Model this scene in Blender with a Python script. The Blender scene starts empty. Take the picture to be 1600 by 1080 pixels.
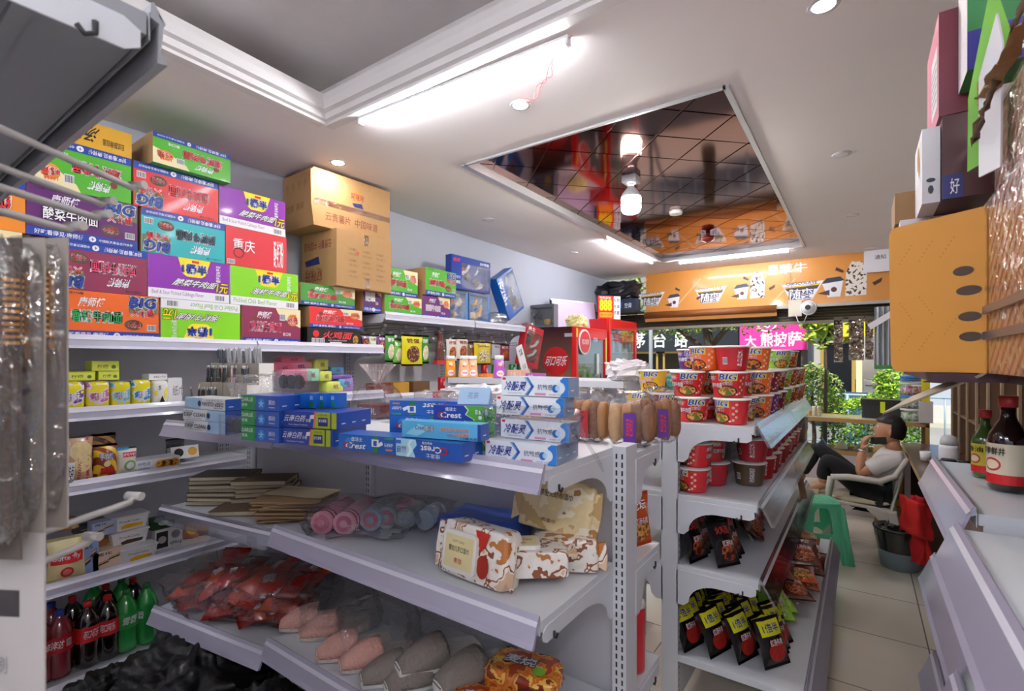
import bpy, bmesh, math, random
from mathutils import Vector, Matrix, noise
S = bpy.context.scene
COL = S.collection
R_ = math.radians
# ---------------------------------------------------------------- camera, world, exposure
TH = R_(35.1); CT, ST = math.cos(TH), math.sin(TH); EYE = 1.55; FPX = 775.0; HOR = 565.0
cam_d = bpy.data.cameras.new('camera'); cam = bpy.data.objects.new('camera', cam_d); COL.objects.link(cam)
cam.location = (0, 0, EYE); cam.rotation_euler = (math.pi/2, 0, TH)
cam_d.sensor_width = 36; cam_d.lens = 36*FPX/1600; cam_d.shift_y = (HOR-540)/1600; cam_d.clip_start = 0.02; cam_d.clip_end = 200
cam_d.dof.use_dof = True; cam_d.dof.focus_distance = 2.4; cam_d.dof.aperture_fstop = 5.0
S.camera = cam
S.view_settings.view_transform = 'Standard'; S.view_settings.look = 'None'
S.view_settings.exposure = 1.08; S.view_settings.gamma = 1; S.view_settings.use_curve_mapping = False
W = bpy.data.worlds.new('world'); S.world = W; W.use_nodes = True
_n = W.node_tree.nodes; _l = W.node_tree.links
_bg = _n['Background']; _sky = _n.new('ShaderNodeTexSky'); _sky.sky_type = 'HOSEK_WILKIE'
_sky.sun_direction = Vector((0.11, -0.54, 0.83)).normalized(); _sky.turbidity = 4.0
_l.new(_sky.outputs[0], _bg.inputs[0]); _bg.inputs[1].default_value = 2.2
sun_d = bpy.data.lights.new('sun', 'SUN'); sun_d.energy = 3.2; sun_d.angle = R_(1.5); sun_d.color = (1, .95, .86)
sun = bpy.data.objects.new('sun', sun_d); COL.objects.link(sun); sun.rotation_euler = (R_(34), 0, R_(12))
S.cycles.max_bounces = 8; S.cycles.diffuse_bounces = 5; S.cycles.glossy_bounces = 3
S.cycles.transmission_bounces = 4; S.cycles.transparent_max_bounces = 12
S.cycles.sample_clamp_indirect = 4.0; S.cycles.caustics_reflective = False; S.cycles.caustics_refractive = False
# ---------------------------------------------------------------- pixel helpers: the world point a pixel sees on a real plane
def ray(u, v):
    a = (u-800)/FPX; b = (HOR-v)/FPX
    return (a*CT-ST, a*ST+CT, b)
def pX(u, v, X): d = ray(u, v); t = X/d[0]; return Vector((X, t*d[1], EYE+t*d[2]))
def pY(u, v, Y): d = ray(u, v); t = Y/d[1]; return Vector((t*d[0], Y, EYE+t*d[2]))
def pZ(u, v, Z): d = ray(u, v); t = (Z-EYE)/d[2]; return Vector((t*d[0], t*d[1], Z))
def dep(x, y): return -x*ST+y*CT
# ---------------------------------------------------------------- materials
def lin(h):
    h = h.lstrip('#'); o = []
    for i in (0, 2, 4):
        c = int(h[i:i+2], 16)/255
        o.append(c/12.92 if c <= .04045 else ((c+.055)/1.055)**2.4)
    return (*o, 1)
_mc = {}
def M(hexc, rough=.5, metal=0, var=.06, scale=14, bump=0, spec=.5, coat=0, alpha=1, trans=0, name=None):
    key = (hexc, rough, metal, var, scale, bump, spec, coat, alpha, trans)
    if key in _mc: return _mc[key]
    m = bpy.data.materials.new(name or 'm_'+hexc.strip('#')); m.use_nodes = True
    n = m.node_tree.nodes; l = m.node_tree.links; b = n['Principled BSDF']
    c = lin(hexc)
    tc = n.new('ShaderNodeTexCoord'); nz = n.new('ShaderNodeTexNoise'); nz.inputs['Scale'].default_value = scale; nz.inputs['Detail'].default_value = 3
    l.new(tc.outputs['Object'], nz.inputs['Vector'])
    mx = n.new('ShaderNodeMix'); mx.data_type = 'RGBA'
    l.new(nz.outputs['Fac'], mx.inputs['Factor'])
    mx.inputs[6].default_value = tuple(max(0, x*(1-var)) for x in c[:3])+(1,)
    mx.inputs[7].default_value = tuple(min(1, x*(1+var)) for x in c[:3])+(1,)
    l.new(mx.outputs[2], b.inputs['Base Color'])
    b.inputs['Roughness'].default_value = rough; b.inputs['Metallic'].default_value = metal
    b.inputs['Specular IOR Level'].default_value = spec; b.inputs['Coat Weight'].default_value = coat
    b.inputs['Coat Roughness'].default_value = .08
    b.inputs['Alpha'].default_value = alpha; b.inputs['Transmission Weight'].default_value = trans
    if bump:
        bp = n.new('ShaderNodeBump'); bp.inputs['Strength'].default_value = bump; bp.inputs['Distance'].default_value = .01
        l.new(nz.outputs['Fac'], bp.inputs['Height']); l.new(bp.outputs[0], b.inputs['Normal'])
    _mc[key] = m; return m
def blend_mat(name, cols, scale=30, rough=.4, detail=4, kind='noise', bump=0, coat=0, spec=.5):
    """several colours broken up by noise or cells: food pictures, foliage, marbling"""
    if name in _mc: return _mc[name]
    m = bpy.data.materials.new(name); m.use_nodes = True
    n = m.node_tree.nodes; l = m.node_tree.links; b = n['Principled BSDF']
    tc = n.new('ShaderNodeTexCoord')
    if kind == 'cells':
        t = n.new('ShaderNodeTexVoronoi'); t.inputs['Scale'].default_value = scale
        sp = n.new('ShaderNodeSeparateColor'); l.new(t.outputs['Color'], sp.inputs[0]); out = sp.outputs[0]
    else:
        t = n.new('ShaderNodeTexNoise'); t.inputs['Scale'].default_value = scale; t.inputs['Detail'].default_value = detail; out = t.outputs['Fac']
    l.new(tc.outputs['Object'], t.inputs['Vector'])
    r = n.new('ShaderNodeValToRGB'); r.color_ramp.interpolation = 'CONSTANT' if kind != 'smooth' else 'LINEAR'
    k = len(cols); lo, hi = ((0, 1) if kind == 'cells' else (.36, .64))
    while len(r.color_ramp.elements) < k: r.color_ramp.elements.new(.5)
    for i, c in enumerate(cols):
        e = r.color_ramp.elements[i]; e.position = 0 if i == 0 else lo+(hi-lo)*i/k
        e.color = lin(c)
    l.new(out, r.inputs[0]); l.new(r.outputs[0], b.inputs['Base Color'])
    b.inputs['Roughness'].default_value = rough; b.inputs['Coat Weight'].default_value = coat; b.inputs['Specular IOR Level'].default_value = spec
    if bump:
        bp = n.new('ShaderNodeBump'); bp.inputs['Strength'].default_value = bump; bp.inputs['Distance'].default_value = .01
        l.new(out, bp.inputs['Height']); l.new(bp.outputs[0], b.inputs['Normal'])
    _mc[name] = m; return m
def film(name, tint='#ffffff', base=.05, edge=.5, rough=.08, bump=.4, scale=40):
    """clear plastic film or glass: transparent, with a mirror sheen that grows at grazing angles"""
    if name in _mc: return _mc[name]
    m = bpy.data.materials.new(name); m.use_nodes = True
    n = m.node_tree.nodes; l = m.node_tree.links; n.remove(n['Principled BSDF'])
    tr = n.new('ShaderNodeBsdfTransparent'); tr.inputs[0].default_value = lin(tint)
    gl = n.new('ShaderNodeBsdfGlossy'); gl.inputs['Roughness'].default_value = rough
    lw = n.new('ShaderNodeLayerWeight'); lw.inputs[0].default_value = .35
    mr = n.new('ShaderNodeMapRange'); mr.inputs[3].default_value = base; mr.inputs[4].default_value = edge
    l.new(lw.outputs['Facing'], mr.inputs[0]); mx = n.new('ShaderNodeMixShader')
    l.new(mr.outputs[0], mx.inputs[0]); l.new(tr.outputs[0], mx.inputs[1]); l.new(gl.outputs[0], mx.inputs[2])
    l.new(mx.outputs[0], n['Material Output'].inputs[0])
    if bump:
        nz = n.new('ShaderNodeTexNoise'); nz.inputs['Scale'].default_value = scale; nz.inputs['Distortion'].default_value = 1.5
        tc = n.new('ShaderNodeTexCoord'); l.new(tc.outputs['Object'], nz.inputs['Vector'])
        bp = n.new('ShaderNodeBump'); bp.inputs['Strength'].default_value = bump; bp.inputs['Distance'].default_value = .02
        l.new(nz.outputs['Fac'], bp.inputs['Height']); l.new(bp.outputs[0], gl.inputs['Normal']); l.new(bp.outputs[0], lw.inputs['Normal'])
    _mc[name] = m; return m
def emit(name, hexc, strength):
    if name in _mc: return _mc[name]
    m = bpy.data.materials.new(name); m.use_nodes = True
    n = m.node_tree.nodes; b = n['Principled BSDF']
    b.inputs['Base Color'].default_value = lin(hexc); b.inputs['Emission Color'].default_value = lin(hexc); b.inputs['Emission Strength'].default_value = strength
    _mc[name] = m; return m
WHITE = M('#eeeef2', .45, var=.02); BLACK = M('#141416', .5); METALW = M('#cfd1d8', .35, var=.03, coat=.2)
CLEAR = film('clear_film', '#ffffff', .07, .55, .08, .6, 30); CLEARH = film('clear_film_heavy', '#f4f4f6', .07, .5, .14, .5, 22); GLASS = film('window_glass', '#f2f6f6', .04, .5, .02, 0)
# ---------------------------------------------------------------- text
_tc = {}
_tcu = bpy.data.curves.new('lettering_source', 'FONT'); _tcu.resolution_u = 2; _tcu.fill_mode = 'FRONT'
_tob = bpy.data.objects.new('lettering_source', _tcu)
def glyphs(body, bold=0):
    k = (body, bold)
    if k not in _tc:
        COL.objects.link(_tob); _tcu.body = body; _tcu.offset = bold; _tcu.resolution_u = 1 if bold > .03 else 2
        dg = bpy.context.evaluated_depsgraph_get(); dg.update()
        ev = _tob.evaluated_get(dg); me = ev.to_mesh()
        vs = [(v.co.x, v.co.y) for v in me.vertices]; fs = [tuple(p.vertices) for p in me.polygons]
        ev.to_mesh_clear(); COL.objects.unlink(_tob)
        _tcu.offset = 0
        x0 = min(v[0] for v in vs); x1 = max(v[0] for v in vs); y0 = min(v[1] for v in vs); y1 = max(v[1] for v in vs)
        w = max(x1-x0, 1e-4); h = max(y1-y0, 1e-4)
        _tc[k] = ([((x-x0)/w, (y-y0)/h) for x, y in vs], fs, w/h)
    return _tc[k]
# ---------------------------------------------------------------- surfaces to print on (x along, y up, l lifted off)
class Flat:
    def __init__(s, o, ux, uy, w=1, h=1):
        s.o = Vector(o); s.ux = Vector(ux).normalized(); s.uy = Vector(uy).normalized(); s.n = s.ux.cross(s.uy); s.w = w; s.h = h; s.cur = False
    def __call__(s, x, y, l=0): return s.o+s.ux*x+s.uy*y+s.n*l
class Cyl:
    """side of a standing round body; profile list of (r, z); x measured along the mean girth from angle a0 (0 = +x, -90 = front)"""
    def __init__(s, prof, a0=0, c=(0, 0)):
        s.p = prof; s.a0 = a0; s.c = c; s.h = prof[-1][1]-prof[0][1]; s.R = sum(p[0] for p in prof)/len(prof); s.w = 2*math.pi*s.R; s.cur = True
    def __call__(s, x, y, l=0):
        z = s.p[0][1]+y; r = s.p[-1][0]
        for (r0, z0), (r1, z1) in zip(s.p, s.p[1:]):
            if z <= z1: r = r0+(r1-r0)*max(0, (z-z0))/max(1e-6, z1-z0); break
        a = R_(s.a0)+x/s.R; return Vector((s.c[0]+math.cos(a)*(r+l), s.c[1]+math.sin(a)*(r+l), z))
class Fn:
    def __init__(s, f, w, h): s.f = f; s.w = w; s.h = h; s.cur = True
    def __call__(s, x, y, l=0): return s.f(x, y, l)
LIFT = .0005
class MB:
    def __init__(s): s.v = []; s.f = []; s.mi = []; s.mats = []; s.sm = []; s.T = None
    def slot(s, m):
        if m not in s.mats: s.mats.append(m)
        return s.mats.index(m)
    def av(s, p):
        p = Vector(p)
        if s.T is not None: p = s.T @ p
        s.v.append(p); return len(s.v)-1
    def face(s, idx, m, smooth=False): s.f.append(tuple(idx)); s.mi.append(s.slot(m)); s.sm.append(smooth)
    def poly(s, pts, m, smooth=False): s.face([s.av(p) for p in pts], m, smooth)
    def box(s, x0, x1, y0, y1, z0, z1, m, mats=None):
        if x0 > x1: x0, x1 = x1, x0
        if y0 > y1: y0, y1 = y1, y0
        if z0 > z1: z0, z1 = z1, z0
        i = [s.av((x, y, z)) for x in (x0, x1) for y in (y0, y1) for z in (z0, z1)]
        F = {'-x': (0, 1, 3, 2), '+x': (4, 6, 7, 5), '-y': (0, 4, 5, 1), '+y': (2, 3, 7, 6), '-z': (0, 2, 6, 4), '+z': (1, 5, 7, 3)}
        for k, q in F.items(): s.face([i[j] for j in q], (mats or {}).get(k, m))
    def rbox(s, x0, x1, y0, y1, z0, z1, r, m, n=3):
        """box with rounded vertical edges"""
        pts = []
        for cx, cy, a in ((x1-r, y1-r, 0), (x0+r, y1-r, 90), (x0+r, y0+r, 180), (x1-r, y0+r, 270)):
            for k in range(n+1): t = R_(a+90*k/n); pts.append((cx+r*math.cos(t), cy+r*math.sin(t)))
        s.prism([(p[0], p[1], z0) for p in pts], (0, 0, z1-z0), m)
    def prism(s, pts, d, m, smooth=False):
        d = Vector(d); a = [s.av(p) for p in pts]; b = [s.av(Vector(p)+d) for p in pts]; n = len(a)
        s.face(a[::-1], m); s.face(b, m)
        for k in range(n): s.face((a[k], a[(k+1) % n], b[(k+1) % n], b[k]), m, smooth)
    def tube(s, pts, r, m, n=8, cap=True, closed=False):
        pts = [Vector(p) for p in pts]; rr = r if isinstance(r, (list, tuple)) else [r]*len(pts); rings = []; up = None
        for k, p in enumerate(pts):
            if closed: d = (pts[(k+1) % len(pts)]-pts[k-1])
            else: d = (pts[min(k+1, len(pts)-1)]-pts[max(k-1, 0)])
            d.normalize()
            if up is None: up = Vector((0, 0, 1)) if abs(d.z) < .9 else Vector((1, 0, 0))
            sx = d.cross(up)
            if sx.length < 1e-5: sx = d.cross(Vector((0, 1, 0)))
            sx.normalize(); up = sx.cross(d).normalized()
            rings.append([s.av(p+(sx*math.cos(2*math.pi*j/n)+up*math.sin(2*math.pi*j/n))*rr[k]) for j in range(n)])
        K = len(rings)
        for k in range(K if closed else K-1):
            a, b = rings[k], rings[(k+1) % K]
            for j in range(n): s.face((a[j], a[(j+1) % n], b[(j+1) % n], b[j]), m, True)
        if cap and not closed: s.face(rings[0][::-1], m); s.face(rings[-1], m)
    def lathe(s, prof, m, n=24, c=(0, 0), smooth=True, caps=(True, True)):
        rings = [[s.av((c[0]+r*math.cos(2*math.pi*j/n), c[1]+r*math.sin(2*math.pi*j/n), z)) for j in range(n)] for r, z in prof]
        for a, b in zip(rings, rings[1:]):
            for j in range(n): s.face((a[j], a[(j+1) % n], b[(j+1) % n], b[j]), m, smooth)
        if caps[0]: s.face(rings[0][::-1], m)
        if caps[1]: s.face(rings[-1], m)
    def grid(s, f, nu, nv, m, smooth=True, mf=None):
        g = [[s.av(f(i/nu, j/nv)) for j in range(nv+1)] for i in range(nu+1)]
        for i in range(nu):
            for j in range(nv): s.face((g[i][j], g[i+1][j], g[i+1][j+1], g[i][j+1]), mf(i, j) if mf else m, smooth)
    def ball(s, c, r, m, nu=12, nv=8, jit=0, seed=0, smooth=True):
        c = Vector(c); r = r if isinstance(r, (tuple, list)) else (r, r, r)
        def f(u, v):
            a = 2*math.pi*u; b = math.pi*(v-.5); p = Vector((math.cos(a)*math.cos(b), math.sin(a)*math.cos(b), math.sin(b)))
            k = 1+(jit*noise.noise(p*2.3+Vector((seed, seed*.7, 0))) if jit else 0)
            return c+Vector((p.x*r[0], p.y*r[1], p.z*r[2]))*k
        s.grid(f, nu, nv, m, smooth)
    # ---- printing
    def rect(s, fr, x0, y0, x1, y1, m, l=1, n=None):
        nx = n or (max(1, int(abs(x1-x0)/(fr.R*.3))) if isinstance(fr, Cyl) else (6 if fr.cur else 1)); ny = (6 if isinstance(fr, Fn) else (3 if fr.cur else 1))
        for i in range(nx):
            for j in range(ny):
                a, b = x0+(x1-x0)*i/nx, x0+(x1-x0)*(i+1)/nx; c, d = y0+(y1-y0)*j/ny, y0+(y1-y0)*(j+1)/ny
                s.poly([fr(a, c, l*LIFT), fr(b, c, l*LIFT), fr(b, d, l*LIFT), fr(a, d, l*LIFT)], m)
    def pol(s, fr, pts, m, l=1): s.poly([fr(x, y, l*LIFT) for x, y in pts], m)
    def circ(s, fr, cx, cy, rx, m, l=1, ry=None, n=20):
        ry = ry or rx
        if not fr.cur: s.poly([fr(cx+rx*math.cos(2*math.pi*k/n), cy+ry*math.sin(2*math.pi*k/n), l*LIFT) for k in range(n)], m); return
        rings = [[s.av(fr(cx+rx*q*math.cos(2*math.pi*k/n), cy+ry*q*math.sin(2*math.pi*k/n), l*LIFT)) for k in range(n)] for q in (.34, .67, 1)]
        c0 = s.av(fr(cx, cy, l*LIFT))
        for k in range(n): s.face((c0, rings[0][k], rings[0][(k+1) % n]), m)
        for a, b in zip(rings, rings[1:]):
            for k in range(n): s.face((a[k], b[k], b[(k+1) % n], a[(k+1) % n]), m)
    def txt(s, fr, body, x, y, w, h, m, l=2, rot=0, bold=.02, out=None, ow=.06, slant=0, keep=False):
        """text stretched into the box x, y, w, h (lower left corner), rot 0/90/180/270"""
        e = min(h if rot in (0, 180) else w, .2)*ow*.55
        for mm, ox, oy, ll in ([(out, i, j, l) for i, j in ((-e, -e), (e, -e), (-e, e), (e, e))] if out else [])+[(m, 0, 0, l+(1 if out else 0))]:
            vs, fs, asp = glyphs(body, round(bold*.4, 3)); base = len(s.v)
            for (a, b) in vs:
                a2, b2 = a, b
                if slant: a2 = a+slant*(b-.5)
                if rot == 180: a2, b2 = 1-a2, 1-b2
                elif rot == 90: a2, b2 = 1-b2, a2
                elif rot == 270: a2, b2 = b2, 1-a2
                s.av(fr(x+ox+a2*w, y+oy+b2*h, ll*LIFT))
            for q in fs: s.face([base+i for i in q], mm)
    def bars(s, fr, x, y, w, h, l=2, n=9, vert=True):
        s.rect(fr, x, y, x+w, y+h, WHITE, l, 1 if not fr.cur else None)
        for k in range(n):
            a = x+w*(.06+.9*k/n)
            s.pol(fr, [(a, y+h*.12), (a+w*.9/n*(.35+.3*((k*7) % 3)/2), y+h*.12), (a+w*.9/n*(.35+.3*((k*7) % 3)/2), y+h*.92), (a, y+h*.92)], BLACK, l+1)
    def build(s, name, parent=None, loc=None, rz=0, rot=None, bevel=0, sub=0, solid=0):
        me = bpy.data.meshes.new(name); me.from_pydata([tuple(p) for p in s.v], [], s.f)
        for m in s.mats: me.materials.append(m)
        me.polygons.foreach_set('material_index', s.mi); me.polygons.foreach_set('use_smooth', s.sm); me.update()
        o = bpy.data.objects.new(name, me); COL.objects.link(o)
        if parent: o.parent = parent
        if loc is not None: o.location = loc
        if rot: o.rotation_euler = rot
        elif rz: o.rotation_euler = (0, 0, rz)
        if solid: md = o.modifiers.new('solid', 'SOLIDIFY'); md.thickness = solid; md.offset = 0
        if bevel: md = o.modifiers.new('bevel', 'BEVEL'); md.width = bevel; md.segments = 2; md.limit_method = 'ANGLE'
        if sub: md = o.modifiers.new('sub', 'SUBSURF'); md.levels = sub; md.render_levels = sub
        return o
def tag(o, label, cat, group=None):
    o['label'] = label; o['category'] = cat
    if group: o['group'] = group
    return o
def thing(name, label, cat, loc=(0, 0, 0), rz=0, group=None):
    o = bpy.data.objects.new(name, None); o.empty_display_size = .05; COL.objects.link(o); o.location = loc; o.rotation_euler = (0, 0, rz)
    return tag(o, label, cat, group)
def struct(o): o['kind'] = 'structure'; return o
def dup(o, loc=None, rz=None, label=None, group=None, rot=None, scale=None, _p=None):
    c = o.copy(); COL.objects.link(c)
    if _p is not None: c.parent = _p; c.matrix_parent_inverse = o.matrix_parent_inverse.copy()
    if loc is not None: c.location = loc
    if rot is not None: c.rotation_euler = rot
    elif rz is not None: c.rotation_euler = (0, 0, rz)
    if scale is not None: c.scale = (scale,)*3 if not isinstance(scale, (tuple, list)) else scale
    if label: c['label'] = label
    if group: c['group'] = group
    for ch in KIDS.get(o.name, []): dup(ch, _p=c)
    return c
class KidsLookup:
    def get(s, nm, d): return [x for x in COL.objects if x.parent is not None and x.parent.name == nm]
KIDS = KidsLookup()
class Kind:
    """first use places the original, later uses place copies"""
    def __init__(s, o): s.o = o; s.k = [(c, list(KIDS.get(c.name, []))) for c in KIDS.get(o.name, [])]; s.used = False
    def __call__(s, loc, rz=0, label=None, group=None, rot=None, scale=None):
        if not s.used: s.used = True; c = s.o
        else:
            c = s.o.copy(); COL.objects.link(c)
            for ch, gs in s.k:
                d = ch.copy(); COL.objects.link(d); d.parent = c
                for g in gs: e = g.copy(); COL.objects.link(e); e.parent = d
        c.location = loc; c.rotation_euler = rot if rot else (0, 0, rz)
        if scale is not None: c.scale = (scale,)*3 if not isinstance(scale, (tuple, list)) else scale
        if label: c['label'] = label
        if group: c['group'] = group
        return c
def noi(x, y, z=0): return noise.noise(Vector((x, y, z)))
# ================================================================= SETTING
CEIL = 2.8; WX = -3.2; RX = .98; FY = 7.0; BY = -2.2
def tile_floor():
    m = bpy.data.materials.new('floor_tiles'); m.use_nodes = True
    n = m.node_tree.nodes; l = m.node_tree.links; b = n['Principled BSDF']
    tc = n.new('ShaderNodeTexCoord'); mp = n.new('ShaderNodeMapping'); mp.inputs['Location'].default_value = (.3, .12, 0); l.new(tc.outputs['Object'], mp.inputs[0])
    br = n.new('ShaderNodeTexBrick'); br.offset = 0; br.inputs['Scale'].default_value = 1; br.inputs['Brick Width'].default_value = .6; br.inputs['Row Height'].default_value = .6
    br.inputs['Mortar Size'].default_value = .0035; br.inputs['Color1'].default_value = lin('#f4ecdc'); br.inputs['Color2'].default_value = lin('#efe7d7'); br.inputs['Mortar'].default_value = lin('#8a8378')
    l.new(mp.outputs[0], br.inputs[0]); nz = n.new('ShaderNodeTexNoise'); nz.inputs['Scale'].default_value = 5; nz.inputs['Detail'].default_value = 6; l.new(tc.outputs['Object'], nz.inputs[0])
    mx = n.new('ShaderNodeMix'); mx.data_type = 'RGBA'; mx.blend_type = 'MULTIPLY'; mx.inputs['Factor'].default_value = .3
    l.new(br.outputs[0], mx.inputs[6]); l.new(nz.outputs['Color'], mx.inputs[7]); l.new(br.outputs[0], mx.inputs[6])
    cr = n.new('ShaderNodeValToRGB'); cr.color_ramp.elements[0].color = (.86, .85, .83, 1); cr.color_ramp.elements[1].color = (1, 1, 1, 1); l.new(nz.outputs['Fac'], cr.inputs[0]); l.new(cr.outputs[0], mx.inputs[7])
    l.new(mx.outputs[2], b.inputs['Base Color']); b.inputs['Roughness'].default_value = .12; b.inputs['Coat Weight'].default_value = .3
    return m
FLOORM = tile_floor()
CEILM = M('#f0eae7', .7, var=.025, scale=3); WALLM = M('#b4b9c6', .75, var=.03, scale=4); PLAST = M('#e4dfdc', .6, var=.02)
b = MB(); b.box(WX-.1, RX+.1, BY-.1, FY+.15, -.1, 0, FLOORM); struct(b.build('floor'))
b = MB(); b.box(WX-.1, WX, BY-.1, FY+.15, 0, CEIL+.3, WALLM); struct(b.build('wall_left'))
b = MB(); b.box(RX, RX+.1, BY-.1, FY+.15, 0, CEIL+.3, M('#c9c4c2', .75, var=.03)); struct(b.build('wall_right'))
b = MB(); b.box(WX, RX, BY-.1, BY, 0, CEIL+.3, WALLM); struct(b.build('wall_back'))
# ceiling: lower slab with two openings (tray and mirror panel), then their tops
MX0, MX1, MY0, MY1 = -2.05, -.5, 2.4, 6.18
TX0, TX1, TY0, TY1 = -2.28, .5, -1.6, 1.56
b = MB()
def slab(x0, x1, y0, y1): b.box(x0, x1, y0, y1, CEIL, CEIL+.05, CEILM)
slab(WX, RX, BY, TY0); slab(WX, TX0-.02, TY0, TY1); slab(TX1, RX, TY0, TY1); slab(WX, RX, TY1, MY0)
slab(WX, MX0, MY0, MY1); slab(MX1, RX, MY0, MY1); slab(WX, RX, MY1, FY+.15)
struct(b.build('ceiling'))
b = MB(); b.box(TX0-.3, TX1+.1, TY0-.1, TY1+.1, CEIL+.22, CEIL+.27, M('#dad5d4', .75, var=.03))
for q in ((TX0-.3, TX0-.25, TY0, TY1), (TX1+.05, TX1+.1, TY0, TY1), (TX0-.3, TX1+.1, TY1+.05, TY1+.1), (TX0-.3, TX1+.1, TY0-.1, TY0-.05)): b.box(q[0], q[1], q[2], q[3], CEIL+.05, CEIL+.22, CEILM)
struct(b.build('ceiling'))
# stepped plaster moulding round the tray
def moulding(p0, p1, nrm, nm):
    b = MB(); p0 = Vector(p0); p1 = Vector(p1); nrm = Vector(nrm)
    prof = [(0, -.012), (.05, -.012), (.055, 0), (.075, .004), (.08, .03), (.105, .035), (.115, .07), (.12, .1), (0, .1)]
    A = [p0+nrm*(x-.06)+Vector((0, 0, CEIL+z)) for x, z in prof]
    b.prism(A, p1-p0, PLAST); o = struct(b.build(nm)); return o
moulding((TX0, TY1, 0), (TX0+.13, TY0, 0), (1, 0, 0), 'trim_1'); moulding((TX1, TY1, 0), (TX0-.03, TY1, 0), (0, -1, 0), 'trim_2')
moulding((TX1, TY0, 0), (TX1, TY1, 0), (-1, 0, 0), 'trim_3'); moulding((TX0, TY0, 0), (TX1, TY0, 0), (0, 1, 0), 'trim_4')
# mirrored bronze ceiling panel of square tiles
MIR = bpy.data.materials.new('bronze_mirror'); MIR.use_nodes = True
_p = MIR.node_tree.nodes['Principled BSDF']; _p.inputs['Metallic'].default_value = 1; _p.inputs['Roughness'].default_value = .07; _p.inputs['Base Color'].default_value = lin('#7c5048')
_nz = MIR.node_tree.nodes.new('ShaderNodeTexNoise'); _nz.inputs['Scale'].default_value = 3.5; _bp = MIR.node_tree.nodes.new('ShaderNodeBump'); _bp.inputs['Strength'].default_value = .12; _bp.inputs['Distance'].default_value = .02
MIR.node_tree.links.new(_nz.outputs[0], _bp.inputs['Height']); MIR.node_tree.links.new(_bp.outputs[0], _p.inputs['Normal'])
b = MB(); GROV = M('#6b4438', .25, .8)
def clip(poly, ax, lim, keep_less):
    out = []
    for i in range(len(poly)):
        p, q = poly[i-1], poly[i]; a = (p[ax] <= lim) == keep_less; c = (q[ax] <= lim) == keep_less
        if a != c: t = (lim-p[ax])/(q[ax]-p[ax]); out.append(tuple(p[k]+(q[k]-p[k])*t for k in range(2)))
        if c: out.append(q)
    return out
rnd = random.Random(4); TS = .406   # square tiles laid diagonally
for i in range(-4, 30):
    for j in range(-12, 22):
        A, B_ = 2.94+i*TS, .63+j*TS          # y-x and y+x of the cell's corner
        def P(a, c): return ((c-a)/2, (c+a)/2)
        dz = [rnd.uniform(-.0012, .0012) for _ in range(3)]; g = .007
        for m, e, z in ((GROV, 0, .046), (MIR, g, .042)):
            q = [P(A+e, B_+e), P(A+TS-e, B_+e), P(A+TS-e, B_+TS-e), P(A+e, B_+TS-e)]
            cx, cy = sum(p[0] for p in q)/4, sum(p[1] for p in q)/4
            for ax, lim, kl in ((0, MX0, False), (0, MX1, True), (1, MY0, False), (1, MY1, True)):
                if q: q = clip(q, ax, lim, kl)
            if len(q) > 2: b.poly([(x, y, CEIL+z+((x-cx)*dz[0]+(y-cy)*dz[1])*(4 if m is MIR else 0)) for x, y in q], m)
b.box(MX0, MX1, MY0, MY1, CEIL+.05, CEIL+.08, GROV); struct(b.build('ceiling'))
b = MB(); SILV = M('#d4d4d6', .3, .6)
for x0, x1, y0, y1 in ((MX0-.03, MX0+.012, MY0-.01, MY1+.03), (MX1-.012, MX1+.014, MY0-.01, MY1+.03), (MX0-.03, MX1+.02, MY1-.012, MY1+.04), (MX0, MX1, MY0-.01, MY0+.006)): b.box(x0, x1, y0, y1, CEIL-.012, CEIL+.045, SILV)
struct(b.build('trim_5'))
# ---------------------------------------------------------------- lamps
TUBE = emit('tube_glow', '#f6f8ff', 75); BULB = emit('bulb_glow', '#fff8f2', 130); SPOT = emit('spot_glow', '#fff4ea', 200); SPOTOFF = M('#e8e6e4', .3)
def tube_lamp(p0, p1, label, z=CEIL):
    p0 = Vector(p0); p1 = Vector(p1); d = p1-p0; L = d.length; t = thing('tube_light', label, 'tube light', (p0+p1)/2, math.atan2(d.y, d.x), 'slim tube lights under the ceiling')
    b = MB(); b.box(-L/2, L/2, -.014, .014, -.012, 0, WHITE); b.box(-L/2-.012, -L/2, -.015, .015, -.034, 0, WHITE); b.box(L/2, L/2+.012, -.015, .015, -.034, 0, WHITE); b.build('housing', t)
    b = MB(); b.tube([(-L/2, 0, -.02), (L/2, 0, -.02)], .0105, TUBE, 10); b.build('tube', t)
def onc(u, v, z=CEIL): p = pZ(u, v, z); return (p.x, p.y, z)
tube_lamp(onc(565, 184, CEIL-.012), onc(885, 58, CEIL-.012), 'long glowing white tube light under the plaster moulding of the ceiling tray')
tube_lamp(onc(946, 374), onc(1018, 408), 'glowing tube light along the left edge of the bronze mirror panel')
p = onc(1064, 411); q = onc(1236, 395); tube_lamp((p[0]+.02, MY1+.09, CEIL), (q[0], MY1+.09, CEIL), 'glowing tube light along the far edge of the bronze mirror panel')
tube_lamp((-1.6, -.9, CEIL+.22), (-.2, -.9, CEIL+.22), 'added unseen fill tube light up inside the ceiling tray'); tube_lamp((-2.7, .1, CEIL), (-2.7, -1.1, CEIL), 'added unseen fill tube light on the ceiling left of the tray'); tube_lamp((.72, .35, CEIL), (.72, -.85, CEIL), 'added unseen fill tube light on the ceiling right of the tray'); tube_lamp((-1.5, -1.85, CEIL), (-.3, -1.85, CEIL), 'added unseen fill tube light near the back wall, left one'); tube_lamp((-.1, -1.85, CEIL), (.85, -1.85, CEIL), 'added unseen fill tube light near the back wall, right one')  # tubes outside the view, added as fill to brighten shelves and aisle
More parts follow.
